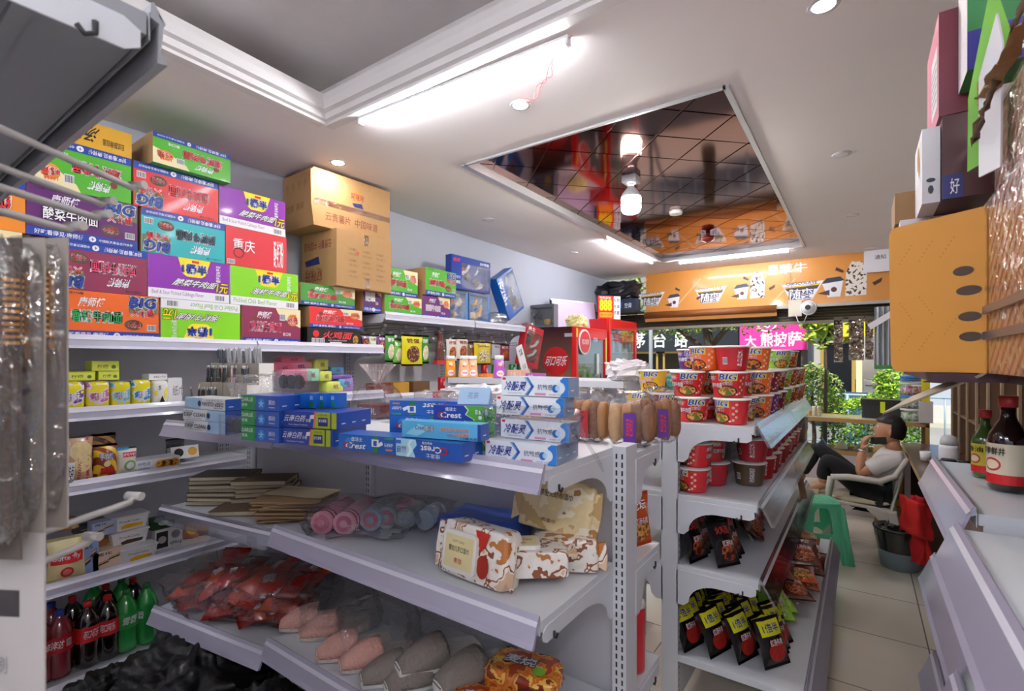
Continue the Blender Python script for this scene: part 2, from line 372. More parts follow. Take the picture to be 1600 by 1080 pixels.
def downlight(u, v, lit, label):
    p = onc(u, v); t = thing('downlight', label, 'ceiling light', (p[0], p[1], CEIL), 0, 'round recessed ceiling spots')
    b = MB(); b.lathe([(.032, -.002), (.05, -.004), (.052, -.0), (.052, .0)], METALW, 20, caps=(False, False)); b.build('trim_ring', t)
    b = MB(); b.lathe([(.034, -.004), (.034, 0)], SPOT if lit else SPOTOFF, 20); b.build('lens', t)
downlight(528, 254, 1, 'lit recessed spot on the ceiling above the brown cartons'); downlight(813, 164, 1, 'lit recessed spot beside the red wires of the long tube light')
downlight(1287, 8, 1, 'lit recessed spot at the top right of the ceiling'); downlight(1315, 241, 0, 'unlit recessed spot right of the bronze mirror panel')
downlight(763, 343, 0, 'unlit recessed spot left of the bronze mirror panel'); downlight(896, 395, 0, 'unlit recessed spot near the tube light left of the mirror panel')
downlight(1360, 388, 0, 'unlit recessed spot over the orange banner'); downlight(1332, 336, 0, 'small unlit recessed spot between the mirror panel and the orange carton')
# bulb lamp
p = pZ(986, 276, CEIL+.04); t = thing('bulb_lamp', 'white bulb lamp hanging from the bronze mirror panel', 'lamp', (p.x, p.y, CEIL+.043))
b = MB(); b.box(-.05, .05, -.05, .05, -.05, 0, WHITE); b.tube([(0, 0, -.05), (0, 0, -.075)], .02, WHITE); b.build('lamp_holder', t, bevel=.005)
b = MB(); b.lathe([(.02, -.07), (.03, -.085), (.062, -.125), (.067, -.15)], M('#e9e9ec', .4), 20, caps=(False, False)); b.build('bulb_neck', t)
b = MB(); b.lathe([(.03, -.262), (.055, -.252), (.067, -.23), (.067, -.15)], BULB, 20); b.build('bulb_globe', t)
# red wires from the tube light to the spot
a = Vector(onc(885, 60, CEIL-.01)); c = Vector(onc(818, 160, CEIL-.006)); b = MB()
for k in range(2):
    b.tube([a.lerp(c, i/14)+Vector((.035*math.sin(i*.9+k*2)*(1-i/16), .03*math.cos(i*1.1+k*2), -.008-.03*math.sin(math.pi*i/14)*(1+k*.5))) for i in range(15)], .0013, M('#d8252f', .4), 5)
tag(b.build('electric_wire'), 'thin twisted red wires running from the long tube light to the spot', 'wire')
b = MB(); p = pY(1236, 397, FY-.1); q = Vector((p.x, p.y, CEIL-.01))
for k in range(2): b.tube([q+Vector((.012*math.sin(i*1.3+k*2), 0, -.06*i)) for i in range(8)], .002, M('#8a7a6a', .5), 5)
tag(b.build('electric_wire'), 'thin dark wires hanging in front of the orange banner', 'wire')
# smoke detector + small fixture on the mirror panel
p = pZ(1056, 330, CEIL+.04); t = MB(); t.lathe([(.05, -.03), (.055, -.015), (.055, 0)], SPOTOFF, 16); tag(t.build('smoke_detector', loc=(p.x, p.y, CEIL+.042)), 'small round white detector on the bronze mirror panel', 'detector')
p = pZ(1106, 365, CEIL+.04); t = MB(); t.lathe([(.01, -.09), (.06, -.07), (.065, -.04), (.02, -.03), (.02, 0)], M('#a04030', .3, .5), 16); tag(t.build('ceiling_fixture', loc=(p.x, p.y, CEIL+.042)), 'small round copper fixture on the far part of the mirror panel', 'fixture')
# ================================================================= SHELF FURNITURE
SHELFM = M('#cdd0d6', .4, var=.02, coat=.15); PANEL = M('#c6c6cc', .55, var=.03); STRIP = M('#a9a4b8', .25, var=.03, coat=.4); STRIPW = M('#d4d5e6', .22, var=.03, coat=.4); CLRSTRIP = film('strip_plastic', '#e8e6ee', .18, .7, .15, 0); SLOT = M('#25252a', .7)
def shelf_board(parent, x0, x1, yb, yf, z, strip=True, brackets=(1, 1), th=.028, lab=None, stripm=None, th_back=None, drop=.052, cant=.03, hook=True):
    """one shelf of a rack in its local frame: front towards -y (yf < yb) or +y (yf > yb)"""
    s = -1 if yf < yb else 1
    b = MB(); b.box(x0+.003, x1-.003, yb, yf-s*.004, z-th, z, SHELFM); b.box(x0+.003, x1-.003, yf-s*.002, yf, z-th-.006, z+.003, SHELFM)
    o = b.build('shelf', parent, bevel=.003)
    if lab: o['label'] = lab
    if strip:
        b = MB(); y = yf; pts = [(y, z+.016), (y+s*.004, z+.018), (y+s*.016, z-.004), (y+s*cant, z-drop+.012), (y+s*(cant+.008), z-drop), (y+s*(cant-.004), z-drop-.002), (y+s*.010, z-.008), (y, z-.004)]
        b.prism([(x0+.002, a, c) for a, c in pts], (x1-x0-.004, 0, 0), stripm or STRIP)
        b.prism([(x0+.002, y+s*.0105, z+.006), (x0+.002, y+s*.0185, z-.004), (x0+.002, y+s*.0165, z-.006), (x0+.002, y+s*.0085, z+.004)], (x1-x0-.004, 0, 0), M('#d6d4e0', .2)); b.build('price_strip', o)
    D = abs(yf-yb)
    for k, x in enumerate((x0, x1)):
        if not brackets[k]: continue
        b = MB(); w = .003 if k == 0 else -.003
        pr = [(0, -.02), (D-.03, -.02), (D-.012, -.03), (D-.012, -.052), (D-.03, -.062)]
        for q in range(9): a = R_(90*q/8); pr.append((D*.52-(D*.52-.05)*math.sin(a), -.062-.085*(1-math.cos(a))))
        pr += [(.03, -.165), (0, -.165)]
        b.prism([(x, yb+s*a, z+c) for a, c in pr], (w, 0, 0), METALW)
        if hook: b.tube([(x-w, yb+s*(D-.06), z-.045), (x-w, yb+s*(D-.06), z-.06), (x-w, yb+s*(D-.07), z-.066), (x-w, yb+s*(D-.078), z-.058)], .0035, SLOT, 5)
        b.build('bracket', o)
    return o
def upright(parent, x, y0, y1, h, z0=0, wd=.034, sides=(-1, 1), slots=True):
    b = MB(); b.box(x-wd/2, x+wd/2, y0, y1, z0, h, METALW)
    if slots:
        for s in sides:
            yy = (y0 if s < 0 else y1)+s*.0006
            k = z0+.05
            while k < h-.03:
                for dx in (-wd*.26, wd*.16):
                    q = [(x+dx, yy, k), (x+dx+wd*.13, yy, k), (x+dx+wd*.13, yy, k+.016), (x+dx, yy, k+.016)]
                    b.poly(q if s < 0 else q[::-1], SLOT)
                k += .026
    return b.build('upright', parent)
def back_panel(parent, x0, x1, y0, y1, z0, z1, m=None):
    b = MB(); b.box(x0, x1, y0, y1, z0, z1, m or PANEL); return b.build('back_panel', parent)
# ---- near middle gondola: right bay
G1X, G1Y = -.60, 1.50; G1L = 1.22; ZT, ZM, ZB = 1.28, .915, .50
g1 = thing('gondola_shelf', 'white double sided shop shelf in the middle with toothpaste boxes on its top', 'shelf rack', (G1X, G1Y, 0))
upright(g1, -.015, -.045, .045, ZT+.005, wd=.045); upright(g1, -G1L, -.045, .045, ZT-.02)
back_panel(g1, -G1L, -.03, -.012, .012, .05, ZT-.03)
for z, yf in ((ZT, -.45), (ZM, -.475), (ZB, -.50)): shelf_board(g1, -G1L, -.035, -.035, yf, z)
shelf_board(g1, -G1L, -.035, -.035, -.52, .17, brackets=(0, 0))
for z in (ZT-.025, ZM-.02, ZB-.01): shelf_board(g1, -G1L, .01, .035, .27, z, strip=False, drop=.04)
shelf_board(g1, -G1L, .01, .035, .33, .17, strip=False, brackets=(0, 0))
# ---- left bay, turned a little
G2A = R_(8.4); g1b = thing('gondola_shelf', 'white shop shelf bay turned towards the wall rack, notebooks on its middle shelf', 'shelf rack', (G1X-G1L-.005, G1Y-.005, 0), G2A)
LB = .80
upright(g1b, -LB-.01, -.045, .045, ZT-.02)
back_panel(g1b, -LB, -.03, -.012, .012, .05, ZT-.04)
for z, yf in ((ZT-.005, -.45), (.90, -.47), (.465, -.50)): shelf_board(g1b, -LB, -.066, -.035, yf, z-.002, stripm=CLRSTRIP if z == .9 else None)
shelf_board(g1b, -LB, -.07, .035, .30, ZT-.025, strip=False)
# ---- second gondola running to the street
G2X, G2Y = -.672, 2.13; t2 = thing('gondola_shelf', 'white shop shelf beside the aisle with noodle buckets on its top', 'shelf rack', (G2X, G2Y, 0), R_(90))
H2 = [1.29, .985, .685, .30]
for k in range(3): upright(t2, k*1.0+(.017 if k == 0 else 0), -.05 if k else -.035, .035, 1.30, wd=.034 if k else .03)
back_panel(t2, .03, 2.0, -.012, .012, .05, 1.27)
for k in range(2):
    for z, yf in zip(H2, (-.335, -.345, -.35, -.50)):
        shelf_board(t2, k*1.0+.002, (k+1)*1.0-.002, -.03, yf, z, stripm=CLRSTRIP if z > .5 else None, cant=.05, drop=.075, brackets=(1, 1) if z > .5 else (0, 0))
    for z in H2[:3]: shelf_board(t2, k*1.0+.002, (k+1)*1.0-.002, .03, .33, z, strip=False)
# ---- wall rack: low bays then high bays
def wall_bay(y0, L, tops, label, hi, yfs, top_h):
    t = thing('wall_rack', label, 'shelf rack', (WX, y0, 0), R_(90), 'rack bays along the left wall')
    upright(t, .017, -.06, -.01, top_h); upright(t, L-.017, -.06, -.01, top_h)
    back_panel(t, .03, L-.03, -.03, -.012, .05, top_h-.04)
    for z, yf in zip(tops, yfs): shelf_board(t, .002, L-.002, -.06, yf, z, hook=False, stripm=STRIPW, drop=.042, cant=.012)
    return t
AZ = [1.65, 1.335, 1.02, .605, .19]; AY = [-.43, -.43, -.43, -.43, -.47]
for k, (y0, nm) in enumerate(((-.35, 'white wall rack bay half hidden by the wire hooks, at the left edge'), (.55, 'white wall rack bay with cola bottles on the bottom shelf'), (1.45, 'white wall rack bay under the big brown cartons'))):
    wall_bay(y0, .9, AZ, nm, False, AY, 1.66)
for y0, nm in ((2.36, 'higher white wall rack bay with hanging snack bags under its top shelf'), (3.37, 'higher white wall rack bay with toys on the top shelf next to the cola cooler')):
    wall_bay(y0, 1.0, [1.89, 1.30, .95, .55, .19], nm, True, AY, 1.9)
# ---- right rack beside the camera, front towards -X
for (y0, L, dz, dx, nm) in ((1.63, .80, 0, 0, 'white shop shelf on the right with two dark sauce bottles on its top'), (.62, .99, -.035, -.035, 'nearest white shop shelf at the lower right corner, empty top')):
    t = thing('shop_rack', nm, 'shelf rack', (.68+dx, y0+L, 0), R_(-90))
    upright(t, .017, .0, .04, 1.2+dz); upright(t, L-.017, 0, .04, 1.2+dz); back_panel(t, .03, L-.03, .01, .025, .05, 1.18+dz)
    for z in (1.18, .82, .455, .16): shelf_board(t, .002, L-.002, -.002, -.45-(.06 if z < .3 else 0), z+dz, cant=.045, drop=.09)
# ================================================================= GOODS: shared builders
RED, BLU, YEL, GRN, CREAM = M('#d8272c', .4), M('#1f3f9c', .4), M('#f2d21c', .4), M('#5db52c', .4), M('#efe2b0', .45)
KRAFT = M('#b08a5c', .75, var=.06, scale=30); KRAFTD = M('#8d6b45', .75); DKRED = M('#8c1d28', .5); GREY = M('#8f8f94', .5); NAVY = M('#1c2a6b', .4)
FOOD = blend_mat('noodle_picture', ['#7a3414', '#c9842c', '#e0b060', '#a8521c', '#4c7a24'], 42, .35); FOODR = blend_mat('beef_picture', ['#4a1a10', '#8a3218', '#c9642c', '#d8a050', '#3c1810'], 46, .35)
def front(w, h, flip=0, y=0):
    if flip: return Flat((w/2, y, h), (-1, 0, 0), (0, 0, -1), w, h)
    return Flat((-w/2, y, 0), (1, 0, 0), (0, 0, 1), w, h)
def side(w, h, d, right=True):
    return Flat((w/2, 0, 0), (0, 1, 0), (0, 0, 1), d, h) if right else Flat((-w/2, d, 0), (0, -1, 0), (0, 0, 1), d, h)
def topf(w, h, d): return Flat((-w/2, 0, h), (1, 0, 0), (0, 1, 0), w, d)
def cbox(w, h, d, m, mats=None):
    b = MB(); b.box(-w/2, w/2, 0, d, 0, h, m, mats); return b
def superball(b, c, r, m, e=.45, amp=.1, fq=3, seed=0, nu=22, nv=14, smooth=True, flat_bottom=False, mf=None):
    c = Vector(c)
    def sg(x, p): return math.copysign(abs(x)**p, x)
    def f(u, v):
        a = 2*math.pi*u; t = math.pi*(v-.5)
        p = Vector((sg(math.cos(a), e)*sg(math.cos(t), e), sg(math.sin(a), e)*sg(math.cos(t), e), sg(math.sin(t), e)))
        k = 1+amp*noise.noise(p*fq+Vector((seed*3.1, seed, 0)))+amp*.5*noise.noise(p*fq*2.7+Vector((seed, 0, 5)))
        q = Vector((p.x*r[0]*k, p.y*r[1]*k, p.z*r[2]*k))
        if flat_bottom and q.z < -r[2]*.92: q.z = -r[2]*.92
        return c+q
    b.grid(f, nu, nv, m, smooth, mf)
def pouch(b, w, h, d, m, seed=0, seal=.07, sealm=None, backm=None, nu=10, nv=12, wr=.05, flat=False):
    """a filled flat bag standing on its lower seal, front towards -y; returns the printable front"""
    def bul(s, t):
        tt = min(1, max(0, (t-seal)/(1-2*seal)))
        k = math.sin(math.pi*min(1, max(0, s)))**.55*math.sin(math.pi*tt)**.5
        return d/2*k*(1+wr*3*noi(s*3, t*3, seed)+wr*2*noi(s*9, t*7, seed+9))
    def edge(s, t):
        tt = min(1, max(0, (t-seal)/(1-2*seal))); return (s-.5)*w*(1-.07*math.sin(math.pi*tt))
    def F(x, y, l=0): s = x/w; t = y/h; return Vector((edge(s, t), -bul(s, t)-l-.0006, y+.004*noi(s*4, seed)*(t > .9)))
    zz = [0, seal]+[seal+(1-2*seal)*k/(nv-2) for k in range(1, nv-1)]+[1]
    for sgn in (-1, 1):
        g = [[b.av((edge(i/nu, t), sgn*(bul(i/nu, t) if 0 < i < nu else 0)+(0 if sgn < 0 else .0), t*h)) for t in zz] for i in range(nu+1)]
        for i in range(nu):
            for j in range(len(zz)-1):
                q = (g[i][j], g[i+1][j], g[i+1][j+1], g[i][j+1])
                mm = (sealm or m) if j in (0, len(zz)-2) else (m if sgn < 0 else (backm or m))
                b.face(q if sgn < 0 else q[::-1], mm, True)
    return Fn(F, w, h)
def place_box(bld, name, label, cat, loc, rz=0, group=None, rot=None):
    o = bld.build(name, loc=loc, rz=rz, rot=rot); return tag(o, label, cat, group)
# ---------------------------------------------------------------- printed noodle cartons
def blue_strip(b, f, w, h, top=False):
    y0 = h*.84 if top else 0; s = h*.17
    b.rect(f, 0, y0, w, y0+s, BLU, 1); b.txt(f, '好吃看得见·康师傅', w*.06, y0+s*.2, w*.42, s*.6, WHITE, 2, bold=.03)
    b.circ(f, w*.56, y0+s*.5, s*.36, WHITE, 2, n=14); b.txt(f, '+', w*.545, y0+s*.3, w*.03, s*.4, BLU, 3)
    b.txt(f, '中国航天事业合作伙伴', w*.62, y0+s*.3, w*.33, s*.35, WHITE, 2)
def cart_big(w, h, d, bg, name, tcol='#ffffff', outl=None, flip=0, top=0, badge=True):
    bgm = M(bg, .42, coat=.15); b = cbox(w, h, d, bgm, {'+x': KRAFT, '-x': KRAFT, '+z': bgm, '+y': KRAFT}); f = front(w, h, flip)
    blue_strip(b, f, w, h, top); y = 0 if top else h*.17; H = h*.83
    b.rect(f, w*.68, y+H*.52, w*.99, y+H*.97, M('#6e7048', .5), 1)
    b.txt(f, 'BIG', w*.69, y+H*.66, w*.28, H*.29, BLU, 3, bold=.05, out=WHITE, ow=.12, slant=.08)
    b.txt(f, '大食桶', w*.70, y+H*.43, w*.24, H*.2, RED, 3, out=WHITE, ow=.09)
    b.circ(f, w*.73, y+H*.2, w*.095, M('#5a4632', .5), 2, H*.14); b.txt(f, '+5元', w*.66, y+H*.12, w*.14, H*.15, RED, 4, out=WHITE, ow=.08)
    b.bars(f, w*.87, y+H*.05, w*.1, H*.17)
    b.txt(f, '康师傅', w*.2, y+H*.6, w*.24, H*.25, WHITE, 2, bold=.05, slant=.1)
    b.txt(f, name, w*.13, y+H*.22, w*.48, H*.3, M(tcol, .4), 3, bold=.04, out=outl or WHITE, ow=.11)
    b.txt(f, '110克×12桶', w*.06, y+H*.9, w*.18, H*.06, BLACK, 2)
    return b
def cart_plus(w, h, d, bg, name, tcol='#d8272c', flip=0, top=0):
    bgm = M(bg, .42, coat=.15); b = cbox(w, h, d, bgm, {'+x': KRAFT, '-x': KRAFT, '+y': KRAFT}); f = front(w, h, flip); y = 0 if top else h*.17; H = h*.83
    b.pol(f, [(w*.55, y+H)]+[(w*(.55+.45*k/10), y+H*(1-.62*(k/10)**.55)) for k in range(1, 11)]+[(w, y+H)], CREAM, 1)
    b.circ(f, w*.85, y+H*.62, w*.095, M('#e08a2c', .4), 2, H*.19); b.txt(f, '+5元', w*.76, y+H*.5, w*.19, H*.22, RED, 3, bold=.04, out=WHITE, ow=.1); b.txt(f, '1分钱', w*.78, y+H*.74, w*.14, H*.1, RED, 3)
    blue_strip(b, f, w, h, top)
    b.txt(f, '康师傅', w*.24, y+H*.62, w*.24, H*.24, WHITE, 2, bold=.05, slant=.1)
    b.txt(f, name, w*.12, y+H*.2, w*.52, H*.32, M(tcol, .4), 3, bold=.04, out=WHITE, ow=.1); b.circ(f, w*.2, y+H*.62, w*.04, M('#7a3a2a', .5), 3, H*.09)
    b.bars(f, w*.62, y+H*.6, w*.1, H*.22); b.txt(f, '新口味', w*.68, y+H*.08, w*.14, H*.12, WHITE, 2); return b
def cart_half(w, h, d, bg, name, en, flip=0):
    bgm = M(bg, .42, coat=.15); b = cbox(w, h, d, bgm, {'+x': M('#e8e8ea', .5), '-x': WHITE}); f = front(w, h, flip)
    b.rect(f, 0, 0, w, h*.22, WHITE, 1); b.txt(f, en, w*.04, h*.06, w*.62, h*.12, M('#9a7aa8' if bg != '#86d61e' else '#7ab040', .5), 2, bold=0)
    b.pol(f, [(w*.34, h), (w*.75, h), (w*.68, h*.62), (w*.63, h*.56), (w*.45, h*.56), (w*.40, h*.62)], M('#f5e01e', .4), 1)
    b.txt(f, '1桶半', w*.39, h*.63, w*.31, h*.24, M('#2338a0', .4), 3, bold=.05, out=WHITE, ow=.1); b.rect(f, w*.51, h*.9, w*.6, h*.96, RED, 2)
    b.txt(f, name, w*.3, h*.32, w*.52, h*.17, WHITE, 3, bold=.04, out=M('#4c5a30', .5), ow=.09, slant=.15)
    b.txt(f, '1元', w*.83, h*.24, w*.15, h*.24, M('#f5e01e', .4), 3, bold=.04, out=M('#5a7020', .5), ow=.1, slant=.15)
    b.txt(f, '量更足味更足', w*.82, h*.5, w*.06, h*.42, WHITE, 2, rot=90); b.bars(f, w*.8, h*.03, w*.14, h*.15); return b
CW = .28
def wall_cart(bld, y0, y1, z, label, X=-2.82, group='stacked noodle cartons on the wall rack', name='noodle_carton', dx=0, rz=0):
    return place_box(bld, name, label, 'carton', (X+dx, (y0+y1)/2, z), R_(90)+rz, group)
Z1, Z2, Z3, Z4, Z5 = 1.652, 1.866, 2.080, 2.294, 2.508; hh = .2125
wall_cart(cart_big(.38, hh, CW, '#ee6a22', '香辣牛肉面', '#3aa860'), .615, .995, Z1, 'orange noodle carton standing on the wall rack shelf, with green flavour lettering')
wall_cart(cart_half(.38, hh, CW, '#86d61e', '泡椒牛肉面', 'Pickled Chili Beef Flavor', 1), 1.005, 1.385, Z1, 'lime green carton placed upside down beside the orange carton')
wall_cart(cart_plus(.35, hh, CW, '#8c2c50', '麻辣牛肉面', '#d84a6c'), 1.398, 1.748, Z1, 'maroon carton on the wall rack shelf directly under a lime green carton')
wall_cart(cart_big(.35, hh, CW, '#8c2c50', '麻辣牛肉面', '#d84a6c', flip=1, top=0), .597, .945, Z2, 'maroon carton upside down directly on top of the orange carton')
wall_cart(cart_half(.376, hh, CW, '#8a2aa8', '酸菜牛肉面', 'Beef & Sour Pickled Cabbage Flavor', 0), .951, 1.327, Z2, 'purple and white carton between the teal carton and an upside down lime carton')
wall_cart(cart_half(.398, hh, CW, '#86d61e', '泡椒牛肉面', 'Pickled Chili Beef Flavor'), 1.335, 1.733, Z2, 'lime green carton right way up beside the big brown cartons')
wall_cart(cart_big(.385, hh, CW, '#5c1c66', '酸菜牛肉面', '#ffffff', M('#3a1040')), .523, .908, Z3, 'dark purple carton under the upper green carton at the left')
wall_cart(cart_big(.382, hh, CW, '#22b0b4', '藤椒牛肉面', '#123c50', flip=1), .923, 1.305, Z3, 'teal carton upside down, the only teal one in the wall of cartons')
b = cbox(.348, hh, CW, M('#d8303a', .42, coat=.15), {'+x': KRAFT, '-x': KRAFT}); f = front(.348, hh, 1)
b.txt(f, '重庆', .19, .06, .12, .07, WHITE, 2, rot=180); b.txt(f, '酸辣粉', .02, .03, .06, .16, WHITE, 2, rot=180, bold=.05); b.circ(f, .28, .14-.0, .03, M('#8c1d28'), 2); b.circ(f, .28, .14, .022, M('#d8303a', .42, coat=.15), 3); b.bars(f, .3, .18, .04, .026)
wall_cart(b, 1.31, 1.658, Z3, 'bright red carton upside down below the topmost purple carton')
wall_cart(cart_plus(.335, hh, CW, '#4fae24', '泡椒牛肉面', flip=1), .548, .883, Z4, 'green carton upside down directly under the yellow carton')
wall_cart(cart_big(.378, hh, CW, '#d8272c', '红烧牛肉面', '#d8272c', flip=1), .893, 1.271, Z4, 'red carton upside down directly under the topmost green carton')
wall_cart(cart_half(.372, hh-.005, CW, '#8a2aa8', '酸菜牛肉面', 'Beef & Sour Pickled Cabbage Flavor'), 1.278, 1.65, Z4, 'topmost purple and white carton, against the upper brown carton')
b = cbox(.35, .115, CW, M('#dba62a', .42), {'+x': M('#5a4420', .6)}); f = front(.35, .115, 1); b.txt(f, '汤达人', .13, .02, .13, .07, BLACK, 2, rot=0, bold=.05, slant=.2); b.txt(f, '日式豚骨拉面', .03, .06, .08, .03, BLACK, 2); b.circ(f, .29, .08, .02, RED, 2)
wall_cart(b, .535, .885, Z5, 'flat yellow carton on top of the stack under the near shelf')
b = cart_plus(.357, .148, CW, '#4fae24', '泡椒牛肉面', flip=1)
wall_cart(b, .953, 1.31, Z5, 'topmost green carton in the wall of cartons, reaching nearly to the ceiling', dx=.05)
for k, (bg, lab, z) in enumerate((('#8c2c50', 'maroon carton at the left edge behind the hanging combs', Z1), ('#dba62a', 'yellow carton at the left edge behind the wire hooks', Z2), ('#e88a22', 'orange carton at the left edge just above the yellow one', Z3), ('#4fae24', 'green carton at the left edge under the near shelf', Z4))):
    wall_cart(cart_plus(.36, hh, CW, bg, '红烧牛肉面', flip=k > 1), .14+.01*k, .5+.01*k, z, lab)
wall_cart(cart_plus(.4, .135, CW, '#3c8c30', '泡椒牛肉面'), 1.76, 2.14, 1.905, 'green carton squeezed under the lower brown carton')
wall_cart(cart_plus(.4, .13, CW, '#e02a2c', '红烧牛肉面'), 1.81, 2.21, 1.768, 'flat red and blue carton on top of the black carton')
b = cbox(.4, .112, CW, M('#1c1a1c', .4)); f = front(.4, .112); b.txt(f, '火鸡面', .11, .045, .22, .05, M('#e8404a'), 2, bold=.04, slant=.1); b.circ(f, .06, .075, .022, RED, 2); b.bars(f, .03, .012, .09, .035); b.rect(f, .16, .012, .25, .026, WHITE, 2); b.circ(f, .36, .045, .022, FOOD, 2, .03); b.txt(f, 'HOT CHICKEN FLAVOR', .15, .032, .14, .008, WHITE, 2)
wall_cart(b, 1.795, 2.195, Z1, 'black carton with red lettering on the wall rack shelf')
wall_cart(cart_plus(.16, .23, CW, '#5c1c66', '酸菜', '#ffffff'), 2.24, 2.39, 1.90, 'purple and cream carton end just right of the lower brown carton', dx=-.02)
# ---- two big brown cartons
def brown_cart(w, h, d, hi):
    b = cbox(w, h, d, KRAFT, {'+z': KRAFTD}); f = front(w, h); g = side(w, h, d, False); DR = M('#8a3a30', .6); TP = film('packing_tape', '#d8c0a0', .15, .5, .1, .5, 60)
    if hi:
        b.txt(f, '云贵薯片  中国味道', w*.14, h*.13, w*.68, h*.15, DR, 2, bold=.0); b.circ(f, w*.54, h*.7, .036, M('#c98a3a', .6), 1); b.txt(f, '啵咪咔', w*.46, h*.62, w*.17, h*.14, DR, 2, bold=.03)
        b.pol(f, [(w*.47, h*.56), (w*.6, h*.59), (w*.62, h*.5), (w*.5, h*.5)], NAVY, 2); b.rect(f, 0, h*.38, w, h*.48, TP, 3)
        for k in range(4): b.circ(f, w*(.2+.22*k), h*.43, .012, M('#b0502c', .6), 2)
        for k in range(4): b.txt(g, '小心轻放', d*(.1+.2*k), h*.68, .03, h*.16, KRAFTD, 1, rot=90)
        b.txt(g, '怕潮  易碎', d*.1, h*.32, d*.6, h*.14, KRAFTD, 1)
    else:
        for r in range(3):
            for c in range(3): b.txt(f, '口味薯片', w*(.2+.25*c), h*(.66-.2*r), w*.15, h*.05, KRAFTD, 1); b.txt(f, '70克×22包 □', w*(.2+.25*c), h*(.58-.2*r), w*.18, h*.045, KRAFTD, 1)
        b.circ(f, w*.36, h*.63, .012, M('#c8503a'), 3); b.rect(f, w*.48, h*.8, w*.56, h, TP, 2); b.rect(f, w*.5, 0, w*.58, h*.2, TP, 2)
        b.txt(g, '啵咪咔', d*.1, h*.1, d*.5, h*.25, DR, 1, rot=180); b.pol(g, [(d*.1, h*.5), (d*.5, h*.56), (d*.54, h*.42), (d*.14, h*.4)], NAVY, 1); b.txt(g, '云贵薯片 中国味道', d*.08, h*.68, d*.78, h*.16, DR, 1, rot=180)
    return b
o = place_box(brown_cart(.60, .365, .36, 1), 'brown_carton', 'big brown cardboard carton at the top, red lettering and a strip of clear tape', 'carton', (-2.80, 2.13, 2.412), R_(90), None, (0, 0, R_(88)))
# its open flaps
b = MB(); b.prism([(-.30, -.004, 0), (-.30, -.004, .36), (-.335, -.03, .33), (-.345, -.05, .12), (-.31, -.02, 0)], (0, .004, 0), KRAFT); b.build('flap', o)
place_box(brown_cart(.46, .37, .38, 0), 'brown_carton', 'big brown cardboard carton under the topmost one, printed with a table of flavours', 'carton', (-2.76, 2.19, 2.041), 0, None, (0, 0, R_(91)))
# ---- cartons and toys on the higher bays
ZH = 1.893
wall_cart(cart_plus(.37, .145, .25, '#4fae24', '泡椒牛肉面'), 2.41, 2.775, ZH, 'green and cream carton at the bottom of the stack on the higher bay', group='cartons on the higher bays')
wall_cart(cart_plus(.33, .20, .25, '#4fae24', '泡椒牛肉面'), 2.405, 2.735, ZH+.147, 'green and cream carton leaning against the lower brown carton', group='cartons on the higher bays')
wall_cart(cart_plus(.32, .185, .25, '#6c2478', '酸菜牛肉面', '#f0d8f0'), 2.785, 3.105, ZH, 'purple and cream carton beside the toy blister boxes', group='cartons on the higher bays')
wall_cart(cart_big(.36, .215, .25, '#4fae24', '泡椒牛肉面', '#d8272c'), 2.80, 3.16, ZH+.187, 'green carton with big blue letters on top of the purple one on the higher bay', group='cartons on the higher bays', dx=.02)
SIL = M('#c8ccd2', .2, .5, var=.1, scale=40, bump=.4)
def toybox(w, h, d, mc, texts, seed=0, win=(.28, .08, .97, .92), guts=('#2a3f9c', '#c8c8d0', '#8a2a2a', '#303038')):
    mcol = M(mc, .35, coat=.2); b = MB(); t = .004
    b.box(-w/2, w/2, d-t, d, 0, h, mcol); b.box(-w/2, w/2, 0, d, 0, t, mcol); b.box(-w/2, w/2, 0, d, h-t, h, mcol); b.box(-w/2, -w/2+t, 0, d, 0, h, mcol); b.box(w/2-t, w/2, 0, d, 0, h, mcol)
    x0, z0, x1, z1 = [a*s for a, s in zip(win, (w, h, w, h))]; f = front(w, h)
    for q in ((0, 0, w, z0), (0, z1, w, h), (0, z0, x0, z1), (x1, z0, w, z1)): b.rect(f, q[0], q[1], q[2], q[3], mcol, 0)
    r = random.Random(seed)
    for k in range(7):
        cx = -w/2+x0+(x1-x0)*r.uniform(.15, .85); cz = z0+(z1-z0)*r.uniform(.15, .85); s_ = r.uniform(.08, .17)*min(x1-x0, z1-z0)*1.6
        mm = M(guts[k % len(guts)], .3, coat=.3)
        if k % 2: b.ball((cx, d*.55, cz), (s_, d*.25, s_*.8), mm, 8, 6, .5, k+seed, False)
        else: b.tube([(cx-s_, d*.5, cz-s_*.6), (cx, d*.35, cz), (cx+s_*.8, d*.5, cz+s_)], s_*.28, mm, 6)
    b.rect(f, x0, z0, x1, z1, CLEAR, 1)
    for (s_, x, y, ww, h2, c, rt) in texts: b.txt(f, s_, x*w, y*h, ww*w, h2*h, M(c, .4), 3, rot=rt, bold=.04)
    return b
o = toybox(.52, .29, .07, '#1c3a9a', [('DIY拼装', .72, .84, .24, .1, '#ffffff', 0), ('机甲', .04, .8, .16, .12, '#f04040', 0), ('战神系列', .03, .3, .18, .1, '#a8d0f0', 0), ('拼装模型', .03, .15, .18, .1, '#ffffff', 0)], 1, (.24, .05, .97, .8), ('#c8ccd8', '#6a6c78', '#e8e8ee', '#a83a3a'))
place_box(o, 'toy_box', 'tall silver and blue toy box standing on the higher rack bay', 'toy box', (-2.86, 3.44, 2.185), 0, None, (0, R_(0), R_(88)))
